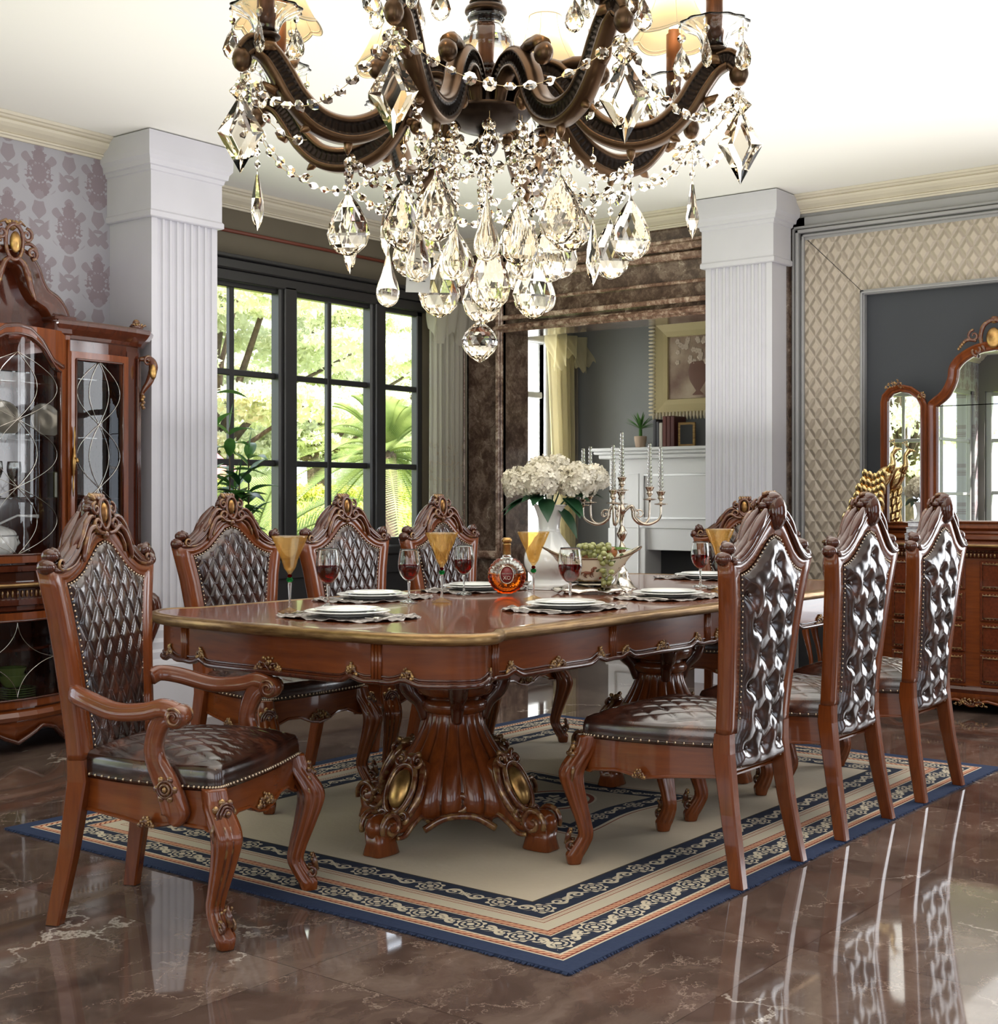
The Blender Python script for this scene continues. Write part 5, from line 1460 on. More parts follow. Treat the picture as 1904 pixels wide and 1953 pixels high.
def kite(h, w, dep):
    o = [(0,0),(w/2,-h*.48),(0,-h),(-w/2,-h*.48)]; i_ = [(0,-h*.22),(w*.20,-h*.50),(0,-h*.74),(-w*.20,-h*.50)]
    mb = MB(); vs = [(x, .0, z) for x, z in o]+[(x, dep/2, z) for x, z in i_]+[(x, -dep/2, z) for x, z in i_]
    fs = [(4,5,6,7),(11,10,9,8)]+[(k, (k+1) % 4, 4+(k+1) % 4, 4+k) for k in range(4)]+[((k+1) % 4, k, 8+k, 8+(k+1) % 4) for k in range(4)]
    mb.add(vs, fs, 0, False); return mb
def spear(h, w): return gem(h, w, w, 6, ((0,.04),(.06,.25),(.45,.8),(.66,1.0),(.82,.72),(1,.03)))
def ball(r):
    return gem(2*r*1.22, 2*r, 2*r, 14, ((0,.04),(.10,.24),(.20,.56),(.34,.86),(.48,1.0),(.62,.98),(.76,.80),(.88,.52),(.96,.22),(1,.02)))
GEM = dict(almond=gem(.130,.086,.034,12).data('gem', M['crystal']), almond2=gem(.150,.086,.034,12).data('gem', M['crystal']), small=gem(.062,.036,.020,8).data('gem', M['crystal']), drop=smoothdrop(.135,.050).data('gem', M['crystal']),
           kite=kite(.150,.088,.030).data('gem', M['crystal']), kite2=kite(.045,.045,.018).data('gem', M['crystal']), spear=spear(.128,.030).data('gem', M['crystal']), ball=ball(.0365).data('gem', M['crystal']))
def bead(mb, c, r, ax):
    ax = ax.normalized(); u = ax.orthogonal().normalized(); u.rotate(Matrix.Rotation(R_.uniform(0, PI), 3, ax)); n = ax.cross(u).normalized()
    vs = []; K = 8
    for o_, k in ((.52, .42), (.0, 1.0), (-.52, .42)):
        for i in range(K):
            a = 2*PI*(i+.5)/K; vs.append(tuple(c+(ax*math.cos(a)+u*math.sin(a))*r*k+n*o_*r))
    fs = [tuple(range(K))[::-1], tuple(2*K+i for i in range(K))]
    for j in (0, 1):
        for i in range(K): k = (i+1) % K; fs.append((j*K+i, j*K+k, (j+1)*K+k, (j+1)*K+i))
    mb.add(vs, fs, 0, False)
def chain(p0, p1, sag, sp=.030, r=.0112, parent=None, name='bead_chain'):
    P = []
    for i in range(61):
        t = i/60; P.append(p0.lerp(p1, t)-V(0,0,1)*sag*4*t*(1-t))
    L = [0]
    for i in range(60): L.append(L[-1]+(P[i+1]-P[i]).length)
    n = max(1, int(L[-1]/sp)); mb = MB()
    for k in range(n):
        s_ = L[-1]*(k+.5)/n; i = min(59, max(0, next((j for j in range(61) if L[j] > s_), 60)-1)); bead(mb, P[i].lerp(P[i+1], (s_-L[i])/max(1e-6, L[i+1]-L[i])), r, P[i+1]-P[i])
    mb.tube(P[::4], .0007, 4, 1)
    return mb.build(name, [M['crystal'], M['brassw']], parent or CHD, fix=False)
NP = [0]
def pend(kind, p, nb=1, rz=None, parent=None, sp=.026, r=.0105):
    """beads hanging straight down, then a pendant"""
    e = empty('pendant'); e.parent = parent or CHD; e.location = p
    top = -.012-nb*sp
    if nb:
        mb = MB()
        for k in range(nb): bead(mb, V(0,0,-.010-sp*(k+.5)), r, V(0,0,1))
        mb.tube([(0,0,0),(0,0,top)], .0007, 4, 1); mb.build('bead_strand', [M['crystal'], M['brassw']], e, fix=False)
    o = part('crystal_drop', GEM[kind], e, (0,0,top), (math.atan2(fr_.y, fr_.x)+R_.uniform(-.5,.5)) if rz is None else rz)
    return e
VA_ = math.atan2(fr_.y, fr_.x)
hook = {d: cyl(d, .515, 1.974) for d in PH}
for i, d in enumerate(PH):
    d2 = PH[(i+1) % 8]; p0, p1 = hook[d], hook[d2]
    # the front swag is slung a little inside the arms
    chain(p0, p1, .095, .033, .0125)
    tr = cyl(d, .300, 1.845); tr2 = cyl(d2, .300, 1.845); chain(tr, tr2, .050, .026); chain(hook[d]+V(0,0,-.005), cyl(d, .385, 1.865), .035, .030)
    chain(tr, cyl(d+22, .105, 1.90), .085, .028)
    front = math.cos(math.radians(d)) > .2
    kd = 'kite' if front else 'spear'
    if d in (-62,): kd = 'kite'
    pend(kd, hook[d], 1 if front else 3, VA_+R_.uniform(-.4, .4))
    if front: pend('kite2', hook[d]+V(0,0,.0), 0, VA_)
    pend('almond' if i % 2 == 0 or front else 'spear', tr, 2)
    if i % 4 != 3: pend('drop' if i % 2 else 'almond', cyl(d+18, .225, 1.875), 4 if i % 2 else 3)
    if i % 2: pend('spear' if i % 3 == 0 else 'drop', cyl(d-14, .245, 1.865), 5, parent=None)
    for k in range(5):
        a = 2*PI*k/5+.3*i; c = cyl(d, .465, 2.095)+V(.063*math.cos(a), .063*math.sin(a), 0); pend('small', c, 1, a, sp=.022, r=.009)
for k in range(8):
    d = -40+45*k; pend('almond2' if k % 2 else 'drop', cyl(d, .095, 1.945), 9 if k % 2 else 7)
    if k % 2: pend('almond', cyl(d+22, .145, 1.930), 6)
for k in range(8): chain(cyl(-40+45*k, .10, 1.93), cyl(5+45*k, .10, 1.93), .055, .024)
cb_ = MB()
for k in range(17): bead(cb_, V(0,0,1.836-.0175*k), .0082, V(.3,.3,1))
cb_.tube([(0,0,1.855),(0,0,1.54)], .0007, 4, 1); cs = cb_.build('centre_strand', [M['crystal'], M['brassw']], CHD, fix=False); cs.location = tuple(fr_*-.012+fa*.02)
part('crystal_ball', GEM['ball'], cs, (0,0,1.545))

tg = MB(); tg.grid(lambda u, v: ((u-.5)*.048, .004*math.sin(u*4+v*2), -v*.072), 8, 10)
pt_ = tg.build('paper_tag', simple('white_paper', (.72,.70,.66), .8), fix=False); pt_.location = V(CX_, CY_, 1.665)+fr_*-.132+fa*.05; pt_.rotation_euler = (0, .06, VA_+.1); tag(pt_, 'small white paper tag hanging among the crystals of the chandelier', 'tag')
ln = MB()
for k in range(5): ln.box(-.018, .014-.003*(k % 2), -.006, -.0045, -.014-.009*k, -.0125-.009*k)
ln.build('printed_line', M['dark'], pt_)
ln = MB(); ln.tube([(0,0,0),(.002,0,.05),(0,0,.12)], .0006, 4); ln.build('thread', M['brassw'], pt_)
M['ptcream'] = simple('painted_cream', (.45,.36,.28), .7)
# ------------------------------------------------------------------ china cabinet (local: u = +x along wall, v towards the room = -y)
CB = empty('china_cabinet', (3.655, 6.19, 0), 0, 'tall cherry china cabinet with bowed glass doors and carved gilt crest', 'cabinet')
WD, WH, DK_ = M['wood'], M['woodh'], M['darkwood']
def half(pts): return pts + [(-x, y) for x, y in pts[::-1] if abs(x) > 1e-6]
plan = [(0,-.545),(.10,-.538),(.20,-.515),(.29,-.480),(.315,-.462),(.345,-.455),(.45,-.452),(.58,-.445),(.70,-.430),(.79,-.405),(.845,-.350),(.855,-.28),(.855,-.02)]
full = [(-x, y) for x, y in plan[::-1]]+plan[1:]       # ccw when seen from above (front is -y)
def band_(z0, z1, prof, mat, name, parent=CB): return MB().stack(full, prof, 0, True, True).build(name, mat, parent)
band_(0, 0, [(-.02,.13),(-.02,.15),(.010,.155),(.018,.175),(.008,.195),(-.004,.205),(-.004,.215)], WH, 'base_moulding')
# shaped skirt with cabriole scrolls
sk = MB()
P = [(p[0], p[1]) for p in full]; fine = []
for i in range(len(P)-1):
    for k in range(8): t = k/8; fine.append((P[i][0]+(P[i+1][0]-P[i][0])*t, P[i][1]+(P[i+1][1]-P[i][1])*t))
fine.append(P[-1])
def skz(x): x = abs(x); return interp(x, [0,.06,.14,.22,.30,.36,.45,.60,.70,.78,.86], [.05,.075,.115,.095,.03,.03,.10,.115,.09,.02,.0])
n = len(fine)
vs = [(x, y, .155) for x, y in fine]+[(x, y, skz(x)) for x, y in fine]+[(x, y+.03, skz(x)) for x, y in fine]+[(x, y+.03, .155) for x, y in fine]
sk.add(vs, [(j*n+i, j*n+i+1, (j+1)*n+i+1, (j+1)*n+i) for j in range(3) for i in range(n-1)]); sk.build('skirt', WH, CB)
sb = MB(); sb.tube([(x, y-.006, skz(x)+.004) for x, y in fine], .011, 8); sb.build('skirt_bead', M['crestwood'], CB)
# carcass: back, shelves, posts
cc = MB(); cc.box(-.84, .84, -.03, -.005, .2, 2.0); cc.build('back_panel', DK_, CB)
for s in (-1, 1):
    mb = MB(); mb.box(s*.855-.02*(s > 0)-.0*(s < 0), s*.855+.02*(s < 0), -.26, -.02, .2, 1.97); mb.build('side_panel', WD, CB)
def inset(off): return offs(full, off)
def closed(o): return o
for z in (.47,): MB().stack(closed(inset(-.04)), [(0, z), (0, z+.012)]).build('shelf', M['pane'] if False else DK_, CB)
for z in (1.18, 1.48, 1.77):
    MB().stack(closed(inset(-.04)), [(0, z), (0, z+.006)]).build('glass_shelf', M['glass'], CB)
# waist: top of lower case and gilt-edged ledge
band_(0, 0, [(-.01,.66),(-.004,.665),(-.004,.685),(.012,.69),(.012,.715),(.0,.72),(.0,.765),(.012,.77),(.022,.785),(.022,.797),(-.01,.80),(-.01,.84),(.004,.845),(.004,.87),(-.008,.875)], M['crestwood'], 'waist')
gd = MB(); o = [(x, y) for x, y in offs(full, .022)]; gd.tube([(x, y, .782) for x, y in o[1:-1]], .010, 8); gd.build('gilt_ledge', M['goldedge'], CB)
ro = MB()
for i in range(len(fine)-1):
    if i % 2: continue
    x, y = fine[i]; p = V(x, y, .742); q = V(fine[i+1][0], fine[i+1][1], .742); t = (q-p).normalized(); nn = V(t.y, -t.x, 0)
    L = (q-p).length*2; k = max(1, int(L/.022))
    for j in range(k): c_ = p+t*(L*j/k)+nn*.004; ro.ell(tuple(c_), (.006,.006,.017), 6)
ro.build('gadroon_band', M['gild'], CB)
# doors: curved frames with glass and scrolled leading
def curve_pts(u0, u1, n=14):
    xs_ = [p[0] for p in full]; ys_ = [p[1] for p in full]
    return [(x, float(np.interp(x, xs_, ys_))) for x in np.linspace(u0, u1, n)]
def door(u0, u1, z0, z1, fw=.038, arch=0, lead='ogee', name='door', handle=0):
    e = empty(name); e.parent = CB; c_ = curve_pts(u0, u1, 18); mb = MB()
    def wallseg(a0, a1, zf0, zf1, d=.012):
        cs = curve_pts(a0, a1, 14); vs = []; m_ = len(cs)
        for off in (-d, .018):
            for fn in (zf0, zf1):
                vs += [(x, y+off, fn(x)) for x, y in cs]
        fs = []
        for i in range(m_-1): fs += [(i, i+1, m_+i+1, m_+i), (2*m_+i, 3*m_+i, 3*m_+i+1, 2*m_+i+1), (i, 2*m_+i, 2*m_+i+1, i+1), (m_+i, m_+i+1, 3*m_+i+1, 3*m_+i)]
        fs += [(0, m_, 3*m_, 2*m_), (m_-1, 3*m_-1, 4*m_-1, 2*m_-1)]
        mb.add(vs, fs, 0, False)
    top = lambda x: z1-fw-(arch*interp(abs(x-(u0+u1)/2)/((u1-u0)/2), [0,.25,.5,.75,1], [0,.06,.35,.85,1]) if arch else 0)
    wallseg(u0, u0+fw, lambda x: z0, lambda x: z1); wallseg(u1-fw, u1, lambda x: z0, lambda x: z1)
    wallseg(u0+fw, u1-fw, lambda x: z0, lambda x: z0+fw); wallseg(u0+fw, u1-fw, top, lambda x: z1)
    mb.build('door_frame', WD, e)
    bd_ = MB(); cs = curve_pts(u0+fw, u1-fw, 20)
    lp = [(x, y-.014, top(x)) for x, y in cs]; bd_.tube(lp, .006, 6); bd_.tube([(x, y-.014, z0+fw) for x, y in cs], .005, 6)
    for x, y in (cs[0], cs[-1]): bd_.tube([(x, y-.014, z0+fw), (x, y-.014, top(x))], .005, 6)
    bd_.build('door_bead', DK_, e)
    gl = MB(); cs = curve_pts(u0+fw*.8, u1-fw*.8, 20); gl.add([(x, y, z0+fw*.7) for x, y in cs]+[(x, y, top(x)+.005) for x, y in cs], [(i, i+1, 20+i+1, 20+i) for i in range(19)]); gl.build('door_glass', M['pane'], e, fix=False)
    ld = MB(); zc0, zc1 = z0+fw, z1-fw-arch*.5
    def atx(t, z): x = u0+fw+(u1-u0-2*fw)*t; y = float(np.interp(x, [p[0] for p in full], [p[1] for p in full])); return (x, y-.003, z)
    if lead == 'ogee':
        for sg in (0, 1):
            for ph in (0, PI): ld.tube([atx(.5+(.46)*math.sin(2*PI*t*1.5+ph)*(1 if sg == 0 else .45), zc0+(zc1-zc0)*t) for t in np.linspace(0, 1, 60)], .0013, 5)
    else:
        for sg in (-1, 1):
            for q in (-1, 1): ld.tube([atx(.5+sg*.48*(1-math.sin(PI/2*t)), (zc0+zc1)/2+q*(zc1-zc0)/2*(1-math.cos(PI/2*t))) for t in np.linspace(0, 1, 24)], .0016, 5)
    ld.build('leaded_pattern', M['silver'], e)
    if handle:
        h = MB(); x = u0+.018 if handle < 0 else u1-.018; y = float(np.interp(x, [p[0] for p in full], [p[1] for p in full]))-.022; zc = (z0+z1)/2-.03
        h.tube([(x+.004*math.sin(t*9), y, zc+t) for t in np.linspace(-.17, .17, 30)], lerpn([.002,.006,.004,.009,.013,.009,.004,.006,.002], 30), 6)
        h.tube([(x, y, zc+.02), (x, y-.025, zc+.012), (x, y-.03, zc-.005)], [.004,.006,.009], 8); h.build('door_handle', M['gold'], e)
    return e
door(-.30, .30, .885, 1.985, arch=.17); door(.335, .70, .885, 1.90, handle=-1); door(-.70, -.335, .885, 1.90, handle=1)
door(-.30, .30, .215, .655, lead='star'); door(.335, .70, .215, .655, lead='star'); door(-.70, -.335, .215, .655, lead='star')
for s in (-1, 1):
    for u, z0, z1 in ((.318, .215, 1.985), (.318, .0, .2)):
        pass
    mb = MB(); mb.box(s*.318-.017, s*.318+.017, -.478, -.44, .21, .66, 0, .005); mb.box(s*.318-.017, s*.318+.017, -.478, -.44, .87, 2.0, 0, .005); mb.tube([(s*.318, -.482, .89), (s*.318, -.482, 1.95)], .008, 8); mb.build('pilaster', WD, CB)
    mb = MB(); 
    for z0, z1 in ((.21, .66), (.87, 1.93)): mb.add([(s*.70,-.430,z0),(s*.79,-.405,z0),(s*.845,-.350,z0),(s*.855,-.26,z0),(s*.70,-.26,z0),(s*.70,-.430,z1),(s*.79,-.405,z1),(s*.845,-.350,z1),(s*.855,-.26,z1),(s*.70,-.26,z1)], [(0,1,6,5),(1,2,7,6),(2,3,8,7),(3,4,9,8),(4,0,5,9),(5,6,7,8,9),(4,3,2,1,0)], 0, False)
    for k in range(3): mb.tube([(s*(.775+.026*k), -.418+.024*k, .89), (s*(.775+.026*k), -.418+.024*k, 1.90)], .006, 8)
    mb.build('corner_post', DK_, CB)
    cv = MB(); cx_, cy_ = s*.812, -.395
    cv.tube([(cx_+s*p.x, cy_-p.y, p.z) for p in crom([(-.01,.0,1.90),(.035,.03,1.90),(.045,.045,1.86),(.03,.035,1.79),(.005,.01,1.73),(0,0,1.68)], 5)], lerpn([.010,.018,.024,.020,.012,.004], 26), 10)
    cv.tube(spiral((cx_+s*.02, 1.89), .028, .003, 0, s*1.2, 16, 'xz', cy_-.035), .006, 6)
    for k in range(6): cv.ell((cx_+s*.008*(k % 2), cy_-.012, 1.72-.014*k), (.011,.011,.009), 8)
    cv.build('corbel', M['gild2'], CB)
    ov = MB(); ov.ell((cx_+s*.035, cy_-.055, 1.835), (.020,.018,.042), 14); ov.build('cabochon', M['gold'], CB)
    cv = MB()
    cv.tube([(s*(.825+p.x), -.385-p.y, p.z) for p in crom([(0,0,.95),(.025,.02,.92),(.038,.032,.885),(.02,.02,.86)], 4)], lerpn([.008,.022,.020,.01], 13), 10); cv.tube([(s*(.83+p.x), -.39-p.y, p.z) for p in crom([(.0,.0,.70),(.045,.035,.66),(.050,.04,.56),(.022,.02,.44),(0,0,.36)], 4)], lerpn([.012,.028,.030,.02,.006], 17), 10)
    cv.build('lower_corbel', M['crestwood'], CB)
    f = MB(); f.tube([tuple(p) for p in crom([(s*.80,-.39,.15),(s*.83,-.43,.10),(s*.835,-.435,.05),(s*.82,-.42,.0)], 4)], lerpn([.03,.034,.022,.026], 13), 10); f.build('foot', M['wood'], CB)
# cornice on wings and broken-arch pediment
for s in (-1, 1):
    wing = [(s*x, y) for x, y in [(.30,-.02),(.30,-.455),(.345,-.455),(.45,-.452),(.58,-.445),(.70,-.430),(.79,-.405),(.845,-.350),(.855,-.28),(.855,-.02)]]
    if s < 0: wing = wing[::-1]
    MB().stack(wing, [(-.004,1.90),(-.004,1.955),(.012,1.96),(.020,1.975),(.046,2.0),(.060,2.02),(.064,2.035),(.056,2.045),(-.02,2.05)]).build('cornice', M['crestwood'], CB)
    st = MB(); st.box(s*.235, s*.335, -.50, -.1, 1.97, 2.035, 0, .008); st.box(s*.225, s*.345, -.515, -.1, 2.035, 2.06, 0, .006); st.build('cornice_block', M['crestwood'], CB)
    fi = MB(); fi.ell((s*.80, -.375, 2.065), (.040,.030,.020), 14); fi.ell((s*.80, -.375, 2.085), (.022,.018,.022), 12)
    for k in range(5): fi.tube([(s*.80+(k-2)*.006, -.385, 2.06), (s*.80+(k-2)*.018, -.40, 2.085-.004*abs(k-2)), (s*.80+(k-2)*.024, -.395, 2.072)], [.005,.006,.003], 6)
    fi.build('finial', M['gild2'], CB)
arch = crom([(.285,0,2.02),(.272,0,2.065),(.235,0,2.115),(.175,0,2.150),(.140,0,2.20),(.115,0,2.262),(.07,0,2.308),(.0,0,2.322)], 5)
pts = [(p.x, -.44, p.z) for p in arch]; pts = pts+[(-x, y, z) for x, y, z in pts[::-1][1:]]
pm = MB(); sec = [(-.045,-.09),(-.030,-.095),(-.020,-.105),(0,-.105),(.012,-.125),(.03,-.13),(.040,-.12),(.044,-.10),(.044,.25),(-.045,.25)]
pm.sweep([(x, -.38, z) for x, y, z in pts], [(-a, -b) for a, b in sec], (0,-1,0), sm=True); pm.build('pediment', M['crestwood'], CB)
tp = MB(); tp.poly([(x, -.40, z-.02) for x, y, z in pts]+[], (0, .35, 0)); tp.build('tympanum', DK_, CB)
ar2 = MB(); ar2.tube([(x, -.545+.06*(abs(x)/.3)**2, 1.965-.17*interp(abs(x)/.27, [0,.25,.5,.75,1], [0,.06,.35,.85,1])+.02) for x in np.linspace(-.28,.28,40)], .014, 8); ar2.build('door_arch', M['crestwood'], CB)
cr_ = MB()
cr_.tube([(p.x, -.52, p.z) for p in crom([(0,0,2.455),(.035,0,2.43),(.045,0,2.37),(.03,0,2.31),(0,0,2.29),(-.03,0,2.31),(-.045,0,2.37),(-.035,0,2.43)], 4, True)], .010, 8, 0, True)
for s in (-1, 1):
    cr_.tube(spiral((s*.065, 2.41), .030, .003, PI/2, -s*1.3, 18, 'xz', -.52), lerpn([.008,.009,.004], 19), 8); cr_.tube(spiral((s*.095, 2.33), .026, .003, -PI/2, s*1.3, 18, 'xz', -.52), lerpn([.009,.009,.004], 19), 8)
    cr_.tube([(s*p.x, -.52, p.z) for p in crom([(.02,0,2.30),(.05,0,2.275),(.07,0,2.23),(.09,0,2.16),(.115,0,2.11)], 4)], lerpn([.010,.014,.018,.014,.004], 17), 8)
    cr_.tube([(s*p.x, -.51, p.z) for p in crom([(.06,0,2.37),(.09,0,2.375),(.12,0,2.355),(.13,0,2.33)], 4)], lerpn([.006,.010,.008,.003], 13), 8)
for k in range(5): cr_.tube([(0, -.50, 2.43), ((k-2)*.02, -.51, 2.47), ((k-2)*.034, -.505, 2.475-.01*abs(k-2))], [.008,.010,.004], 6)
cr_.build('crest', M['gild2'], CB)
ov = MB(); ov.ell((0,-.53,2.37), (.028,.02,.05), 16); ov.build('cabochon', M['gold'], CB)
lg = bpy.data.lights.new('cabinet_lamp', 'POINT'); lg.energy = 3; lg.shadow_soft_size = .05; lo = bpy.data.objects.new('cabinet_lamp', lg); COL.objects.link(lo); lo.location = (3.7, 5.95, 1.93)
# things in the cabinet
def shelfput(o, u, v, z): o.location = (3.655+u, 6.19+v, z)
M['green'] = simple('celadon_green', (.16,.22,.07), .15, 0, .5)
tr_ = empty('soup_tureen', label='white ribbed soup tureen inside the cabinet', cat='tureen'); shelfput(tr_, .02, -.30, .842)
MB().lathe(smooth([(0,0),(.05,0),(.055,.01),(.03,.03),(.06,.05),(.105,.09),(.115,.13),(.11,.16),(.115,.165)], 4), 64, fl=lambda a, z: 1+(.025*math.cos(18*a) if .04 < z < .15 else 0)).build('bowl', M['porcelain'], tr_)
MB().lathe(smooth([(.115,.167),(.10,.19),(.05,.21),(.012,.22),(.018,.235),(.0,.25)], 4), 64, fl=lambda a, z: 1+(.02*math.cos(18*a) if .17 < z < .21 else 0)).build('lid', M['porcelain'], tr_)
h = MB(); h.tube([(.11,0,.14),(.14,0,.155),(.148,0,.13),(.115,0,.10)], .008, 8); h.tube([(-.11,0,.14),(-.14,0,.155),(-.148,0,.13),(-.115,0,.10)], .008, 8); h.tube([(.02,-.03,.22),(.10,-.06,.26),(.20,-.08,.255)], [.006,.005,.010], 8); h.build('handles', M['porcelain'], tr_)
for u, z, r, w_ in ((.20, 1.60, .085, 'on the upper shelf behind the centre door'), (.43, 1.60, .085, 'on the upper shelf behind the right door')):
    mb = MB(); mb.lathe(smooth([(0,.004),(r*.6,.004),(r,.014),(r,.018),(r*.6,.008),(0,.008)]), 40, M=Matrix.Rotation(math.radians(75), 4, 'X')); o = mb.build('display_plate', simple('gilt_plate', (.30,.27,.22), .2, .3), None); shelfput(o, u, -.12, z); o.location.z = 1.486+r+.005 if z > 1.5 else z; tag(o, 'round gilt display plate standing '+w_, 'plate')
for i in range(3):
    t = empty('crystal_goblet', label='clear stem goblet on the middle glass shelf of the cabinet, '+['left','middle','right'][i]+' one', cat='glass', group='goblets in the cabinet'); shelfput(t, -.06+.12*i, -.30+.03*i, 1.187)
    MB().lathe(smooth([(0,.0),(.03,.003),(.005,.02),(.004,.07),(.02,.09),(.034,.13),(.032,.17),(.030,.17),(.031,.13),(.0,.092)]), 24).build('bowl', M['glass'], t)
for i in range(5):
    mb = MB(); mb.lathe(plate(.085, .010), 36); o = mb.build('green_plate', M['green']); shelfput(o, .16, -.30, .217+.011*i); tag(o, 'green saucer in the stack in the lower cabinet, '+['bottom','second from bottom','middle','second from top','top'][i]+' one', 'plate', 'green saucers')
for i in range(2):
    mb = MB(); mb.lathe(smooth([(0,.0),(.03,.0),(.05,.02),(.068,.055),(.066,.055),(.046,.022),(0,.008)]), 36); o = mb.build('green_bowl', M['green']); shelfput(o, .13, -.30, .277+.036*i); tag(o, ['lower','upper'][i]+' green bowl stacked on the saucers in the lower cabinet', 'bowl', 'green bowls')
t = MB(); t.box(-.05,.05,-.03,.03,0,.13,0,.004); o = t.build('tea_tin', simple('olive_tin', (.10,.09,.02), .3)); shelfput(o, .46, -.2, 1.187); tag(o, 'olive tin on the middle shelf behind the right door', 'tin')
# ------------------------------------------------------------------ buffet
BF = empty('buffet', (8.05, 2.57, 0), 0, 'cherry buffet with gilt-edged top and stacked drawers against the blue panel', 'sideboard')
bp = [(-.02,.895),(-.30,.895),(-.36,.895),(-.36,.62),(-.40,.60),(-.46,.50),(-.49,.30),(-.50,.0)]
bo = bp+[(x, -y) for x, y in bp[::-1][1:]]
ar_ = sum(bo[i-1][0]*bo[i][1]-bo[i][0]*bo[i-1][1] for i in range(len(bo)))
if ar_ < 0: bo = bo[::-1]
MB().stack(bo, [(-.035,.14),(-.035,.86)]).build('carcass', WH, BF)
MB().stack(bo, [(-.03,.855),(-.01,.862),(-.008,.885),(.01,.895),(.022,.905),(.024,.912)]).build('frieze', M['crestwood'], BF)
MB().stack(bo, [(.02,.912),(.028,.918),(.028,.930),(.02,.938),(-.03,.94)]).build('top', M['woodx'], BF)
gd = MB(); gd.tube([(x, y, .925) for x, y in offs(bo, .026)], .0085, 8, 0, True); gd.build('gilt_edge', M['goldedge'], BF)
gb = MB(); fo = resample(offs(bo, -.004), .020)
for i, (x, y) in enumerate(fo):
    if x < -.2: gb.ell((x, y, .872), (.006,.006,.011), 6)
gb.build('gadroon_band', M['gild'], BF)
MB().stack(bo, [(-.03,.10),(-.012,.105),(-.008,.13),(-.02,.145),(-.03,.15)]).build('base_moulding', M['crestwood'], BF)
vw = wood('figured_veneer', (.15,.034,.012), (.06,.014,.006), .16, .8, gs=(4, 22, 22), rot=(.8,0,0))
def drawer(y0, y1, z0, z1, x, par=BF):
    e = empty('drawer'); e.parent = par
    mb = MB(); mb.box(x-.012, x+.02, y0, y1, z0, z1, 0, .004); mb.build('drawer_front', vw, e)
    b_ = MB(); b_.tube([(x-.014, y0+.018, z0+.018), (x-.014, y1-.018, z0+.018), (x-.014, y1-.018, z1-.018), (x-.014, y0+.018, z1-.018)], .005, 6, 0, True)
    k = int((y1-y0)/.02)
    for j in range(k):
        yy = y0+.018+(y1-y0-.036)*j/(k-1)
        for zz in (z0+.012, z1-.012): b_.ell((x-.013, yy, zz), .0038, 5)
    b_.build('drawer_moulding', M['gild2'], e)
for j in range(4):
    z0 = .165+.172*j
    for s in (-1, 1):
        drawer(*sorted((s*.04, s*.46)), z0, z0+.16, -.462); drawer(*sorted((s*.66, s*.84)), z0, z0+.16, -.330)
for s in (-1, 1):
    cv = MB(); cv.tube([(-.40-p.x, s*(.60+p.y), p.z) for p in crom([(-.01,0,.86),(.03,.02,.83),(.035,.03,.76),(.01,.01,.66),(.0,0,.5),(.0,0,.3),(.02,.01,.2),(.05,.02,.12),(.04,.01,.05),(.05,.02,.0)], 4)], lerpn([.02,.035,.034,.02,.016,.018,.024,.034,.026,.028], 37), 10); cv.build('corner_leg', M['wood'], BF)
    cv = MB(); cv.tube([(-.34-p.x, s*(.87+p.y), p.z) for p in crom([(0,0,.86),(.03,.02,.82),(.03,.02,.72),(.01,0,.6),(.005,0,.4),(.02,.01,.24),(.04,.02,.12),(.02,.01,.04),(.03,.01,0)], 4)], lerpn([.02,.034,.03,.018,.015,.022,.032,.024,.026], 33), 10); cv.build('corner_leg', M['wood'], BF)
    cv = MB(); cv.tube(spiral((s*.58, .79), .04, .004, 0, 1.3, 18, 'yz', -.46), .008, 6); cluster(cv, Matrix.Translation((-.455, s*.585, .74)) @ Matrix.Rotation(PI, 4, 'Z'), .03, .06, 9); cv.build('corner_carving', M['gild'], BF)
sk = MB(); zz_ = lambda y: interp(abs(y), [0,.08,.18,.3,.42,.5,.58], [.04,.075,.055,.09,.10,.06,.03])
N = 60; ys = np.linspace(-.58, .58, N); xf = lambda y: -interp(abs(y), [0,.3,.5,.6], [.49,.48,.45,.40])
vs = []
for k_ in range(4): vs += [(xf(y)+(0 if k_ < 2 else .025), y, (.11 if k_ in (0, 3) else zz_(y))) for y in ys]
sk.add(vs, [(j*N+i, j*N+i+1, (j+1)*N+i+1, (j+1)*N+i) for j in range(3) for i in range(N-1)]); sk.tube([(xf(y)-.004, y, zz_(y)) for y in ys], .009, 8); sk.build('skirt', M['wood'], BF)
cv = MB(); cluster(cv, Matrix.Translation((-.497, 0, .045)) @ Matrix.Rotation(PI, 4, 'Z'), .09, .045, 2); cv.build('skirt_carving', M['gild'], BF)
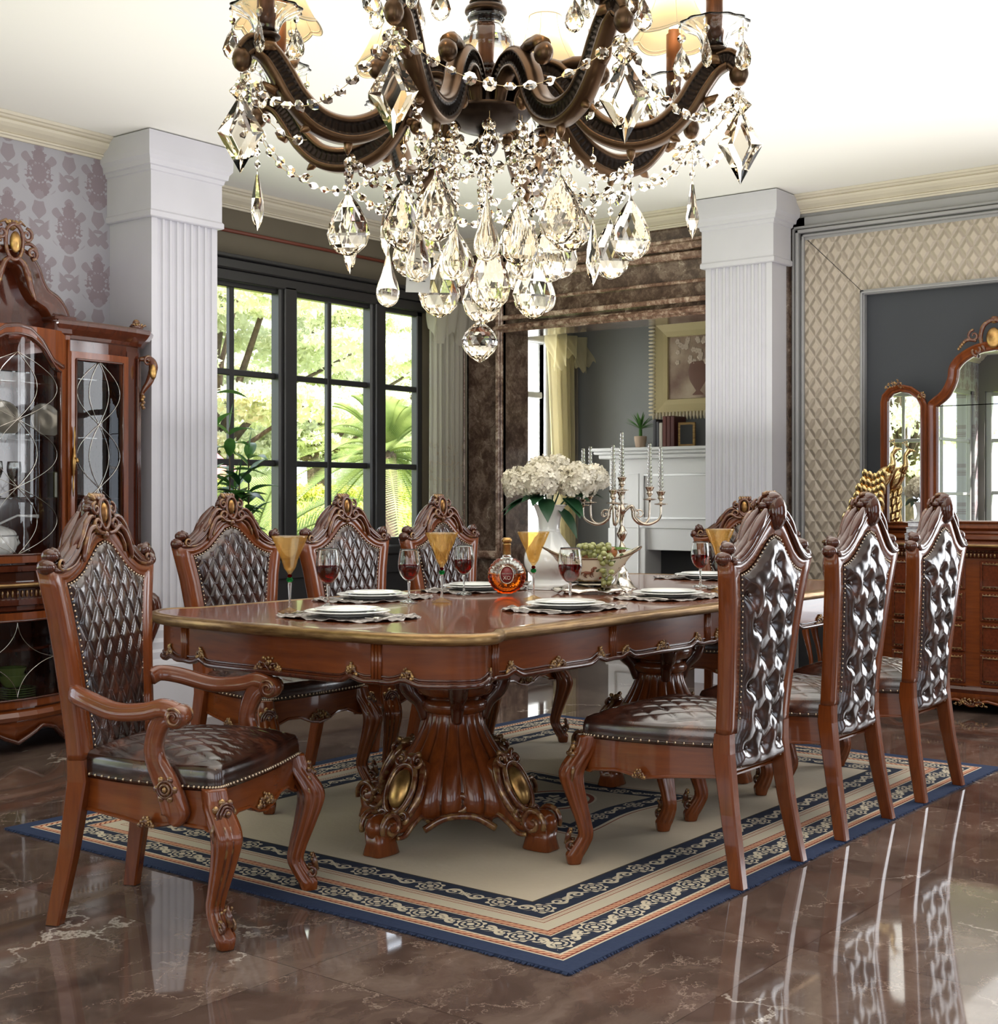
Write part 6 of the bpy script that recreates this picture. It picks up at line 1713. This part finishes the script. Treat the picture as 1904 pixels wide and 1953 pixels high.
# triple mirror standing on the buffet
TM = empty('triple_mirror', (8.02, 2.57, .942), 0, 'three-part cherry mirror with carved gilt crest standing on the buffet', 'mirror')
mf = MB(); mf.box(-.10, .04, -.70, .70, 0, .035, 0, .008); mf.box(-.085, .03, -.68, .68, .035, .06, 0, .006); mf.build('base', WH, TM)
def mframe(outl, w_, name, wings=False, ang=0, pivot=0):
    e = empty(name); e.parent = TM; e.location = (-.02, pivot, .06); e.rotation_euler = (0, 0, ang)
    P = [(-.03, y-pivot, z) for y, z in outl]
    sec = [(-w_,-.0),(-w_,.02),(-w_*.85,.034),(-w_*.6,.026),(-w_*.45,.032),(-w_*.2,.046),(0,.036),(0,-.0)]
    a = sum(outl[i-1][0]*outl[i][1]-outl[i][0]*outl[i-1][1] for i in range(len(outl)))
    sg = 1 if a > 0 else -1
    fr__ = MB(); fr__.sweep(P, [(sg*q*-1 if False else q*sg, b) for q, b in sec], (-1,0,0), closed=True, sm=True); fr__.build('mirror_frame', WD, e, sharp=40)
    ins = offs([(p[1], p[2]) for p in P], -w_*.8 if a > 0 else w_*.8)
    g_ = MB(); g_.add([(-.036, y, z) for y, z in ins], [tuple(range(len(ins)))], 0, False); g_.build('mirror_glass', M['mirror'], e, fix=False)
    bk = MB(); bk.poly([(-.028, y, z) for y, z in offs([(p[1], p[2]) for p in P], -.004 if a > 0 else .004)], (.02,0,0)); bk.build('backing', DK_, e)
    return e
cpt = [(p.x, p.y) for p in crom([(.385,.0,0),(.385,.30,0),(.385,.60,0),(.385,.730,0),(.36,.765,0),(.305,.81,0),(.268,.88,0),(.255,.955,0),(.20,1.02,0),(.10,1.07,0),(0,1.085,0)], 4)]
cen = cpt+[(-y, z) for y, z in cpt[::-1][1:]]
mframe(cen, .055, 'centre_panel')
def wing_(s):
    w_ = [(.0,.0),(.0,.60),(.0,.735),(.03,.80),(.09,.845),(.16,.862),(.225,.845),(.265,.80),(.275,.76),(.275,.5),(.275,.0)]
    return [(s*(.395+a), b) for a, b in w_]
for s in (-1, 1):
    e = mframe(wing_(s), .045, 'wing_panel', ang=s*.12, pivot=s*.395)
    cv = MB(); cluster(cv, Matrix.Translation((-.066, s*.19, .84)) @ Matrix.Rotation(PI, 4, 'Z'), .055, .055, 4); cv.build('wing_carving', M['gild'], e)
    cv = MB(); cluster(cv, Matrix.Translation((-.066, s*.03, .775)) @ Matrix.Rotation(PI, 4, 'Z'), .026, .04, 6); cv.build('wing_carving', M['gild'], e)
cv = MB()
for s in (-1, 1):
    cv.tube([(-.07, s*p.x, p.y) for p in crom([(.05,1.03,0),(.075,1.10,0),(.06,1.17,0),(.02,1.20,0),(0,1.20,0)], 4)], lerpn([.008,.013,.014,.012,.01], 17), 8)
    cv.tube(spiral((s*.115, 1.12), .032, .003, PI/2, -s*1.3, 18, 'yz', -.07), lerpn([.008,.009,.004], 19), 8); cv.tube(spiral((s*.095, 1.035), .03, .003, -PI/2, s*1.3, 18, 'yz', -.07), lerpn([.009,.008,.004], 19), 8)
    cv.tube([(-.068, s*p.x, p.y) for p in crom([(.10,1.09,0),(.15,1.10,0),(.185,1.075,0),(.205,1.05,0)], 4)], lerpn([.008,.012,.009,.004], 13), 8)
    for k in range(4): cv.ell((-.075, s*(.17+.01*k), 1.085-.012*k), .009, 8)
cv.ell((-.06, 0, 1.205), (.018,.028,.022), 12); cv.build('crest', M['gild2'], TM).location = (-.01, 0, .06)
ov = MB(); ov.ell((-.075,0,1.10), (.02,.042,.060), 18); ov.build('cabochon', M['gold'], TM).location = (-.01, 0, .06)
# gold peacock figurine
pk = empty('peacock_figurine', (7.80, 3.165, .942), 0, 'gold peacock figurine with layered tail on the buffet before the mirror', 'figurine')
M['bright'] = simple('polished_gold', (.75,.53,.25), .16, 1)
b_ = MB(); b_.lathe(smooth([(0,0),(.06,0),(.065,.01),(.05,.02),(.02,.03),(0,.03)]), 32)
rot = Matrix.Rotation(math.radians(-25), 3, 'X')
b_.ell((0,.01,.36), (.035,.05,.085), 16, rot=Matrix.Rotation(math.radians(35), 3, 'X'))
b_.tube([(0,-.03,.40),(0,-.055,.45),(0,-.05,.50),(0,-.075,.535),(0,-.095,.53)], [.030,.018,.013,.015,.006], 12); b_.tube([(0,-.09,.535),(0,-.115,.525)], [.007,.001], 6)
for k in range(3): b_.tube([(0,-.07,.55),(0,-.06+.012*k,.585-.004*k)], .0015, 5); b_.ell((0,-.06+.012*k,.587-.004*k), .005, 6)
b_.build('body', M['bright'], pk)
tl = MB()
for r_ in range(7):
    for q in range(5+r_//2):
        u = (q-(4+r_//2)/2)*.030; zz = .36-.048*r_; rad = .026+.002*r_
        tl.ell((-.025-abs(u)*.2-.003*r_, .045+u*.95+.010*r_, zz+.012*abs(q-(4+r_//2)/2)), (.009,rad*.80,rad*1.35), 12, rot=Matrix.Rotation(-.25, 3, 'Y'))
tl.build('tail', M['bright'], pk)
bx = simple('silver_box', (.55,.56,.60), .2, .4, 0, .25, 60)
for i, (w_, z) in enumerate(((.105,0),(.100,.042),(.095,.078))):
    e = empty('trinket_box', (7.78, 2.90, .942+z), .1*i, ['silver patterned box at the bottom of the small stack on the buffet','silver patterned box in the middle of the small stack on the buffet','silver patterned box on top of the small stack on the buffet'][i], 'box', 'stacked silver boxes')
    m_ = MB(); m_.box(-.07,.07,-w_,w_,0,(.040,.034,.034)[i]-.008,0,.003); m_.build('body', bx, e)
    m_ = MB(); m_.box(-.073,.073,-w_-.003,w_+.003,(.040,.034,.034)[i]-.008,(.040,.034,.034)[i],0,.003); m_.build('lid', bx, e)
# console bracket with small chest seen between the chairs
SC = empty('jewellery_chest', (7.42, 3.36, 0), 0, 'small black and silver chest with a rose emblem on a curved cherry stand', 'chest')
m_ = MB(); m_.box(-.07,.07,-.10,.10,.52,.68,0,.006); m_.build('body', simple('black_lacquer', (.03,.03,.03), .2), SC)
m_ = MB()
for sy in (-.10, .10):
    for sx in (-.07, .07): m_.box(sx-.015,sx+.015,sy-.015,sy+.015,.51,.69,0,.004)
m_.build('corner_cap', M['silver'], SC)
m_ = MB(); m_.box(-.085,.085,-.115,.115,.69,.71,0,.005); m_.build('lid', M['goldedge'], SC)
m_ = MB()
for k in range(3): m_.tube([(-.074, .03*math.cos(a)*(1-.3*k)+.035, .60+.03*(1-.3*k)*math.sin(a)) for a in [2*PI*i/12 for i in range(12)]], .004, 6, 0, True)
m_.build('rose_emblem', M['silver'], SC)
m_ = MB(); m_.box(-.09,.09,-.12,.12,.49,.51,0,.005); m_.build('stand_top', M['wood'], SC)
for sx in (-.06,.06):
    for sy in (-.09,.09):
        m_ = MB(); m_.tube([tuple(p) for p in crom([(sx,sy,.49),(sx,sy*1.1,.42),(sx,sy*.8,.3),(sx,sy*.7,.2),(sx*1.1,sy*1.0,.08),(sx*1.2,sy*1.2,.02),(sx*1.2,sy*1.2,.0)], 4)], lerpn([.02,.022,.014,.012,.014,.022,.018], 25), 8); m_.build('leg', M['wood'], SC)
# ------------------------------------------------------------------ parlour: fireplace, picture, mantel things
FP = empty('fireplace', (9.5, 5.10, 0), 0, 'white painted fireplace mantel in the room beyond the marble doorway', 'fireplace')
m_ = MB(); W_ = 1.06; m_.box(-.36, 0, -W_, W_, 1.56, 1.585, 0, .006); m_.box(-.34, 0, -W_+.02, W_-.02, 1.535, 1.56, 0, .008); m_.box(-.31, 0, -W_+.05, W_-.05, 1.50, 1.535, 0, .008); m_.build('mantel_shelf', M['whitepaint'], FP)
m_ = MB(); m_.box(-.24, 0, -.95, .95, .95, 1.50, 0, .005); m_.build('breast', M['whitepaint'], FP)
for y0, y1 in ((-.62,.62),): m_ = MB(); m_.tube([(-.243,y0,1.03),(-.243,y1,1.03),(-.243,y1,1.37),(-.243,y0,1.37)], .010, 6, 0, True); m_.build('panel_moulding', M['whitepaint'], FP)
for s in (-1, 1):
    m_ = MB(); m_.box(-.26, 0, s*.60, s*.95, 0, .95, 0, .005); m_.box(-.28, 0, s*.60, s*.97, 0, .14, 0, .01); m_.tube([(-.263,s*.66,.20),(-.263,s*.66,1.38),(-.263,s*.88,1.38),(-.263,s*.88,.20)], .007, 6, 0, True); m_.build('jamb', M['whitepaint'], FP)
m_ = MB(); m_.box(-.23, -.0, -.61, .61, .78, .95, 0, .004); m_.build('lintel', M['whitepaint'], FP)
m_ = MB(); m_.box(-.02, .0, -.60, .60, 0, .78); m_.build('firebox', M['dark'], FP)
MZ = 1.586
PC = empty('framed_painting', (9.485, 5.36, 2.22), 0, 'still life of flowers in a brown urn in a cream gadrooned frame above the mantel', 'painting')
m_ = MB(); hy, hz = .40, .38
m_.sweep([(0,-hy,-hz),(0,hy,-hz),(0,hy,hz),(0,-hy,hz)], [(0,0),(0,.03),(-.03,.045),(-.09,.03),(-.13,.025),(-.14,0)], (-1,0,0), closed=True); m_.build('frame_moulding', simple('cream_gilt', (.46,.38,.20), .4, .2), PC)
gd = MB()
for a0, a1 in (((-hy,-hz),(hy,-hz)),((hy,-hz),(hy,hz)),((hy,hz),(-hy,hz)),((-hy,hz),(-hy,-hz))):
    p = V(0,*a0); q = V(0,*a1); L = (q-p).length; k = int(L/.030); t = (q-p)/L; nn = V(-1,0,0)
    for j in range(k): c_ = p+t*(L*(j+.5)/k); gd.ell(tuple(c_+V(-.045,0,0)-V(-1,0,0).cross(t)*.012*0), (.016,.011 if abs(t.y) > .5 else .036,.036 if abs(t.y) > .5 else .011), 8)
gd.build('gadroon_edge', simple('cream_ivory', (.60,.53,.38), .4), PC)
g = G_('faded_canvas', .7, base=(.3,.22,.15)); g.co(); g.set('Base Color', g.ramp(g.noise(g.vec, 4, 5), [(.35, (.16,.09,.06)), (.65, (.40,.31,.22))])); 
m_ = MB(); m_.box(-.012,-.006,-hy+.12,hy-.12,-hz+.12,hz-.12); m_.build('canvas', g.mat, PC)
m_ = MB(); m_.lathe(smooth([(0,-.22),(.05,-.22),(.02,-.19),(.03,-.17),(.075,-.10),(.085,-.03),(.07,.02),(.08,.04),(0,.04)]), 24, M=Matrix.Translation((-.013,.0,.0)) @ Matrix.Diagonal((.04,1,1,1))); m_.build('painted_urn', simple('urn_brown', (.12,.05,.028), .6), PC)
r = random.Random(2)
for k in range(26):
    m_ = MB()
    a, b = r.uniform(-.2,.2), r.uniform(.01,.22)
    for q in range(5): m_.ell((-.014, a+.012*math.cos(q*1.256), b+.012*math.sin(q*1.256)), (.002,.012,.012), 8)
    m_.build('painted_flower', M['ptcream'], PC)
pt = empty('potted_palm', (9.33, 5.80, MZ), 0, 'small spiky green plant in a terracotta pot on the mantel', 'plant')
MB().lathe(smooth([(0,0),(.035,0),(.045,.04),(.05,.09),(.042,.09),(0,.08)], 3), 24).build('pot', simple('clay_pot', (.45,.33,.24), .7), pt)
m_ = MB(); m_.tube([(0,0,.08),(0,0,.15)], .014, 8)
for k in range(28): a = k*2.4; el = .3+1.1*((k*7) % 10)/10; leafmesh(m_, V(0,0,.15), V(math.cos(a)*math.cos(el), math.sin(a)*math.cos(el), math.sin(el)), .17, .018, droop=.15)
m_.build('leaves', M['leafmid'], pt, fix=False)
cols = [(.03,.03,.035),(.05,.05,.06),(.45,.42,.36),(.09,.015,.01),(.07,.012,.008),(.06,.01,.008)]
yb_ = 5.63
for i, (th_, hh_) in enumerate(((.028,.22),(.022,.20),(.030,.19),(.034,.24),(.034,.24),(.034,.24))):
    m_ = MB(); m_.box(-.09,.09,-th_/2,th_/2,0,hh_,0,.004); m_.box(-.086,.088,-th_/2+.004,th_/2-.004,.004,hh_+.0,1)
    o = m_.build('book', [simple('book_cloth', cols[i], .4), M['porcelain']]); o.location = (9.33, yb_-th_/2, MZ); yb_ -= th_+.002
    tag(o, 'book on the mantel, '+['leftmost, black','second from the left, dark grey','third from the left, pale spine','fourth from the left, dark red','fifth from the left, dark red','rightmost, dark red'][i], 'book', 'books on the mantel')
e = empty('photo_frame', (9.30, 5.36, MZ), .2, 'small gilt photo frame leaning beside the books on the mantel', 'picture frame'); m_ = MB(); m_.box(-.012,.012,-.07,.07,0,.19,0,.004); o = m_.build('frame_border', M['goldedge'], e); m_ = MB(); m_.box(-.014,-.011,-.05,.05,.02,.17); m_.build('photograph', M['dark'], e)
# ------------------------------------------------------------------ curtains
def drape(name, x0, x1, y, z0, z1, mat, folds=9, amp=.03, gather=None, nx=110, nz=40, ax='x', embroider=None, lab=None, cat='curtain'):
    def f(u, v):
        z = z0+(z1-z0)*v; k = gather(v) if gather else (0, 1)
        s_ = k[0]+(k[1]-k[0])*u; a = x0+(x1-x0)*s_; d = amp*math.sin(2*PI*folds*u+1.3*math.sin(u*7))+amp*.35*math.sin(2*PI*folds*2.3*u+v*2)
        return (a, y+d, z) if ax == 'x' else (y+d, a, z)
    e = empty(name, label=lab, cat=cat); MB().grid(f, nx, nz).build('panel', mat, e, fix=False)
    return e, f
cu, f = drape('voile_curtain', 7.50, 7.86, YB-.17, .05, 2.60, M['sheer'], 6, .020, None, lab='sheer cream voile curtain at the right end of the bay window')
em = MB(); r = random.Random(9)
for k in range(150):
    u, v = r.random(), r.uniform(.36, .60); p = V(*f(u, v))+V(0,-.008,0); q = r.choice((.008,.012,.016))
    em.tube([tuple(p+V(q*math.cos(a)*(1+.3*math.cos(3*a)), 0, q*math.sin(a))) for a in np.linspace(0, 5, 9)], .0013, 4)
for v0 in (.40, .50, .545): em.tube([tuple(V(*f(u, v0+.006*math.sin(u*40)))+V(0,-.006,0)) for u in np.linspace(0, 1, 50)], .0018, 4)
em.build('embroidery', simple('gold_thread', (.45,.36,.25), .5), cu)
vl = MB(); vl.grid(lambda u, v: (7.44+.56*u, YB-.20+.02*math.sin(u*30+v*3), 2.62-(.22+.10*abs(math.sin(u*PI*2.2)))*v), 60, 14); vl.build('valance', M['sheer'], cu, fix=False)
drape('taupe_drape', 7.78, 8.0, YB-.09, .02, 2.66, M['curtain'], 4, .02, None, lab='heavy taupe drape between the voile and the marble pier')
e_, f = drape('gold_voile_curtain', 8.98, 9.34, 6.46, .30, 2.50, M['sheergold'], 5, .03, lambda v: (.35-.35*v**2, 1), lab='golden voile curtain at the window of the far room')
vl = MB(); vl.grid(lambda u, v: (8.90+.60*u, 6.42-.05*v+.03*math.sin(u*26+v*4), 2.52-(.18+.12*math.sin(u*PI*1.7+.6)**2+.015*math.sin(u*90))*v), 160, 24); vl.build('valance', M['sheergold'], e_, fix=False)
drape('grey_drape', 9.28, 9.48, 6.52, .02, 2.50, M['curtain'], 4, .02, lab='dark taupe drape in the corner of the far room')
# ------------------------------------------------------------------ rubber plant by the window
rp = empty('rubber_plant', (5.42, 6.18, 0), 0, 'tall leafy green plant in a dark pot before the window, left side', 'plant')
MB().lathe(smooth([(0,0),(.13,0),(.17,.12),(.18,.30),(.165,.31),(.15,.28),(0,.27)], 3), 32).build('pot', M['dark'], rp)
r = random.Random(11)
for k in range(5):
    st = MB(); bx_, by_ = r.uniform(-.10,.12), r.uniform(-.06,.08); top = [1.60,1.86,1.45,1.30,1.25][k]; pts = crom([(0,0,.28),(bx_*.6,by_*.6,.7),(bx_*1.3,by_,1.05),(bx_*1.4,by_*1.2,top)], 8)
    st.tube([tuple(p) for p in pts], lerpn([.010,.007,.004], len(pts)), 6); s_ = st.build('stem', M['bark'], rp)
    lf = MB(); n_ = 24
    for j in range(n_):
        p = pts[min(len(pts)-1, int(len(pts)*(.30+.68*j/n_)))]; a = j*2.4+k; el = r.uniform(.15, .95)
        leafmesh(lf, p, V(math.cos(a)*math.cos(el), math.sin(a)*math.cos(el), math.sin(el)), r.uniform(.19,.26), r.uniform(.07,.095), droop=.35)
    leafmesh(lf, pts[-1], V(.1,-.1,1), .15, .05, droop=0)
    lf.build('leaves', M['leafmid'] if k != 3 else M['leafdark'], s_, fix=False)
# ------------------------------------------------------------------ garden
gm = MB(); gm.add([(-45,6.9,-.45),(60,6.9,-.45),(60,70,-.45),(-45,70,-.45)], [(0,1,2,3)], 0, False); gm.add([(-45,-20,-.45),(-2.9,-20,-.45),(-2.9,6.9,-.45),(-45,6.9,-.45)], [(0,1,2,3)], 0, False); o = gm.build('lawn_ground', M['lawn'], fix=False); o['kind'] = 'structure'
def leafcloud(name, n, size, mat, parent, fn, seed):
    rs = np.random.RandomState(seed); C = fn(rs, n); A = rs.normal(size=(n,3)); A /= np.linalg.norm(A, axis=1)[:,None]; B = rs.normal(size=(n,3)); B -= A*(A*B).sum(1)[:,None]; B /= np.linalg.norm(B, axis=1)[:,None]
    s = size*rs.uniform(.6,1.3,(n,1)); v = np.stack([C-A*s, C+B*s*.45, C+A*s, C-B*s*.45], 1).reshape(-1,3)
    me = bpy.data.meshes.new(name); me.vertices.add(4*n); me.vertices.foreach_set('co', v.ravel()); me.loops.add(4*n); me.loops.foreach_set('vertex_index', np.arange(4*n)); me.polygons.add(n); me.polygons.foreach_set('loop_start', np.arange(0,4*n,4)); me.polygons.foreach_set('loop_total', np.full(n,4)); me.materials.append(mat); me.update(); me.validate()
    q = bpy.data.objects.new(name, me); COL.objects.link(q); q.parent = parent; return q
def tree(x, y, h, w, seed, lab, n=26000, layers=13):
    t = empty('garden_tree', (x, y, -.45), 0, lab, 'tree', 'trees in the garden'); r = random.Random(seed)
    tk = MB(); tk.tube([(0,0,0),(.1,0,h*.2),(-.1,.1,h*.4),(.2,0,h*.62)], [.28,.2,.15,.06], 10); tk.build('trunk', M['bark'], t); pads = []
    for k in range(layers):
        a = k*2.4; rr = w*(.15+.85*((k*5) % layers)/layers); z = h*(.34+.62*k/layers); c_ = (rr*math.cos(a)*.8, rr*math.sin(a)*.8, z); pads.append((c_, w*r.uniform(.30,.55), h*.035*r.uniform(.7,1.3)))
        b = MB(); b.tube([(0,0,h*.3),(c_[0]*.4,c_[1]*.4,z*.8),c_], [.09,.05,.02], 6); b.build('branch', M['bark'], t)
    def fn(rs, n):
        idx = rs.randint(0, len(pads), n); ce = np.array([p[0] for p in pads])[idx]; R1 = np.array([p[1] for p in pads])[idx]; R2 = np.array([p[2] for p in pads])[idx]
        d = rs.normal(size=(n,3)); d /= np.linalg.norm(d, axis=1)[:,None]; rad = rs.uniform(.2,1,n)**.5
        return ce+d*np.stack([R1*rad, R1*rad, R2*rad], 1)+np.stack([np.sin(ce[:,0]*3+d[:,0]*4)*.2, np.cos(d[:,1]*5)*.2, np.sin(d[:,0]*6)*.15], 1)
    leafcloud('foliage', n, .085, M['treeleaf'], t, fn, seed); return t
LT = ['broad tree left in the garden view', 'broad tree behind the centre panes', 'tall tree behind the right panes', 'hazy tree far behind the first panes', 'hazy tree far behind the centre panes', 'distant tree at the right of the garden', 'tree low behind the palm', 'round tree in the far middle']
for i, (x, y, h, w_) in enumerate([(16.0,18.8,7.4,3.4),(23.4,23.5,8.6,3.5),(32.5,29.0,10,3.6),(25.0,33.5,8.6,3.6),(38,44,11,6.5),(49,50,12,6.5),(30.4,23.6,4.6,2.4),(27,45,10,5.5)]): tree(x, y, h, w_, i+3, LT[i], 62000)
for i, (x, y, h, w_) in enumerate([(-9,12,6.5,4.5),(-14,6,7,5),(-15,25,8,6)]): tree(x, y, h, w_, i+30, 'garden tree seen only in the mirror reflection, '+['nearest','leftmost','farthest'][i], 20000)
def cycad(x, y, z, tr, L, n, seed, lab, elr=(-.2,1.3)):
    t = empty('cycad_palm', (x, y, z), 0, lab, 'palm', 'cycad palms'); r = random.Random(seed)
    k = MB(); k.lathe([(.16,0),(.14,tr*.5),(.12,tr),(.05,tr+.1)], 14, fl=lambda a, z: 1+.12*math.cos(7*a+z*30)); k.build('trunk', M['bark'], t)
    for i in range(n):
        m_ = MB(); a = i*2.4; el = r.uniform(*elr); d = V(math.cos(a)*math.cos(el), math.sin(a)*math.cos(el), math.sin(el)); P_ = [V(0,0,tr)+d*L*q-V(0,0,1)*L*.42*q*q for q in np.linspace(0, 1, 16)]
        m_.tube([tuple(p) for p in P_], lerpn([.014,.004], 16), 4)
        for j in range(46):
            q = (j+1)/47; p = V(0,0,tr)+d*L*q-V(0,0,1)*L*.42*q*q; tg = (d-V(0,0,1)*.84*q).normalized(); s_ = tg.cross(V(0,0,1)).normalized(); up = s_.cross(tg)
            for sg in (-1, 1):
                dd = (s_*sg+tg*.7+up*.35).normalized(); l = L*.19*math.sin(PI*min(.95, q*.85+.12)); w2 = tg*.011
                m_.add([tuple(p-w2), tuple(p+w2), tuple(p+dd*l)], [(0,1,2)], 0, False)
        m_.build('frond', M['palmleaf'], t, fix=False)
    return t
cycad(11.7, 10.7, -.45, 2.15, 1.25, 52, 1, 'large cycad palm behind the right panes of the bay window', (-.5,1.35))
cycad(8.6, 9.6, -.45, 1.0, 1.7, 34, 2, 'low cycad palm close outside the window, left', (.1,1.2))
cycad(10.2, 8.9, -.45, .05, 1.0, 26, 3, 'low cycad palm outside the centre panes', (.1,1.1))
hg = empty('clipped_hedge', (13.9, 15.6, -.45), .1, 'bright yellow-green clipped hedge across the garden', 'hedge')
b_ = MB(); b_.box(-4,4.5,-.6,.6,0,1.72,0,.15); b_.build('hedge_core', M['lawn'], hg)
leafcloud('hedge_leaves', 26000, .045, M['hedgeleaf'], hg, lambda rs, n: np.stack([rs.uniform(-4.1,4.6,n), np.where(rs.rand(n)<.5, -.62+rs.normal(size=n)*.04, rs.uniform(-.65,.65,n)), np.where(rs.rand(n)<.6, rs.uniform(0,1.78,n), 1.75+rs.normal(size=n)*.04)], 1), 5)
hg2 = empty('clipped_hedge', (10.3, 12.7, -.45), .1, 'low yellow-green shrub bed nearer the window', 'hedge')
leafcloud('hedge_leaves', 16000, .05, M['hedgeleaf'], hg2, lambda rs, n: (lambda d: np.stack([d[:,0]*2.6, d[:,1]*.8, np.abs(d[:,2])*.62], 1))((lambda q: q/np.linalg.norm(q,axis=1)[:,None]*(1+.05*rs.normal(size=(n,1))))(rs.normal(size=(n,3)))), 6)
um = empty('garden_umbrella', (14.3, 17.6, -.45), 0, 'pink garden umbrella in the distance', 'umbrella')
MB().lathe([(0,2.75),(.35,2.6),(1.0,2.05),(1.05,1.95)], 8, sm=False, cap=False).build('canopy', simple('pink_canvas', (.62,.16,.20), .7), um, fix=False); MB().lathe([(.03,0),(.03,2.7)], 8).build('pole', M['whitepaint'], um)
pv = empty('garden_pavilion', (17.4, 24.6, -.45), .5, 'garden pavilion with a dark red tiled roof in the distance', 'building')
m_ = MB(); m_.add([(-3.2,-2,2.9),(3.2,-2,2.9),(3.2,2,2.9),(-3.2,2,2.9),(-1.6,0,3.9),(1.6,0,3.9)], [(0,1,5,4),(1,2,5),(2,3,4,5),(3,0,4),(3,2,1,0)], 0, False); m_.build('roof', simple('roof_tile', (.22,.10,.09), .7), pv)
for sx in (-2.8,2.8):
    for sy in (-1.7,1.7): m_ = MB(); m_.box(sx-.1,sx+.1,sy-.1,sy+.1,0,2.95); m_.build('post', M['whitepaint'], pv)

for i, (x, y, w_, h_) in enumerate([(20.6,30.5,2.2,2.6),(25.6,28.6,1.5,3.0),(27.0,24.6,1.2,2.4),(35.8,32.8,2.6,3.2),(31,38.5,3.0,3.4),(42,38.0,3.4,3.4),(21.5,40.5,2.6,4.0),(34,52,5,4.5),(46,58,5,4.6),(56,52,5,4.6)]):
    e = empty('garden_bush', (x, y, -.45), 0, 'round pale green bush in the distance of the garden view', 'bush', 'distant bushes')
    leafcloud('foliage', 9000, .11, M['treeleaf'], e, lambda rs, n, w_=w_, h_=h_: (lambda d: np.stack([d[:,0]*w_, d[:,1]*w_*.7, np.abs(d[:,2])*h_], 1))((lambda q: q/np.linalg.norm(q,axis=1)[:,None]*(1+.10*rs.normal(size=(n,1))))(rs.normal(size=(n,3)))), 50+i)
# ------------------------------------------------------------------ light
def area(name, loc, rot, sx, sy, e, col=(1,1,1), spread=None):
    l = bpy.data.lights.new(name, 'AREA'); l.shape = 'RECTANGLE'; l.size = sx; l.size_y = sy; l.energy = e; l.color = col
    if spread: l.spread = math.radians(spread)
    o = bpy.data.objects.new(name, l); COL.objects.link(o); o.location = loc; o.rotation_euler = rot; return o
for i, (a, b) in enumerate(wins):
    area('daylight_front', ((a+b)/2, -2.42, 1.6), (math.radians(-90), 0, 0), b-a-.15, 2.05, 70, (1,.985,.96))
area('added_back_fill', (-2.55, .2, 1.7), (0, math.radians(-90), 0), 2.2, 4.4, 85, (1,.985,.96))  # added fill lamp before the solid back wall; no window opens here
area('daylight_right', (WX+.16, .04, 1.6), (0, math.radians(90), 0), 2.3, 2.5, 95, (1,.99,.97))
area('added_uplight', (4.9, 3.2, 1.56), (math.radians(180), 0, 0), 5.2, 4.4, 92, (1,.985,.95))  # added unseen panel above the table, facing up to brighten the ceiling
area('added_overhead_fill', (3.6, 2.4, H-.02), (0, 0, 0), 5.5, 3.2, 70, (1,.97,.92))  # added overhead fill for the room; no fixture is modelled here
area('parlour_window_light', (8.75, 6.98, 1.5), (math.radians(-90), 0, 0), .9, 2.0, 90, (1,1,1))
sun = bpy.data.lights.new('sun', 'SUN'); sun.energy = 15; sun.angle = .02; sun.color = (1,.95,.85)
so = bpy.data.objects.new('sun', sun); COL.objects.link(so); so.rotation_euler = (math.radians(48), 0, math.radians(-25))
w = bpy.data.worlds.new('sky'); sc.world = w; w.use_nodes = True
bg = w.node_tree.nodes['Background']; bg.inputs[0].default_value = (.80,.88,1,1); bg.inputs[1].default_value = 3.2
# ------------------------------------------------------------------ camera
cam = bpy.data.cameras.new('camera'); co_ = bpy.data.objects.new('camera', cam); COL.objects.link(co_); sc.camera = co_
F_ = 2620.0; A_ = math.radians(37.75)
cam.sensor_fit = 'HORIZONTAL'; cam.sensor_width = 36; cam.lens = F_/1904*36
co_.location = (0, 0, 1.18); co_.rotation_euler = (math.radians(90), 0, A_-math.radians(90))
cam.shift_x = 0; cam.shift_y = (952-976.5)/1904; cam.clip_end = 400; cam.clip_start = .05
cam.shift_y = -(976.5-952)/1904
sc.view_settings.view_transform = 'Standard'; sc.view_settings.look = 'None'; sc.view_settings.gamma = 1; sc.view_settings.exposure = .2; sc.view_settings.use_curve_mapping = False
cy = sc.cycles; cy.max_bounces = 10; cy.diffuse_bounces = 3; cy.glossy_bounces = 4; cy.transmission_bounces = 9; cy.transparent_max_bounces = 24; cy.caustics_reflective = False; cy.caustics_refractive = False; cy.sample_clamp_indirect = 6; cy.use_denoising = True
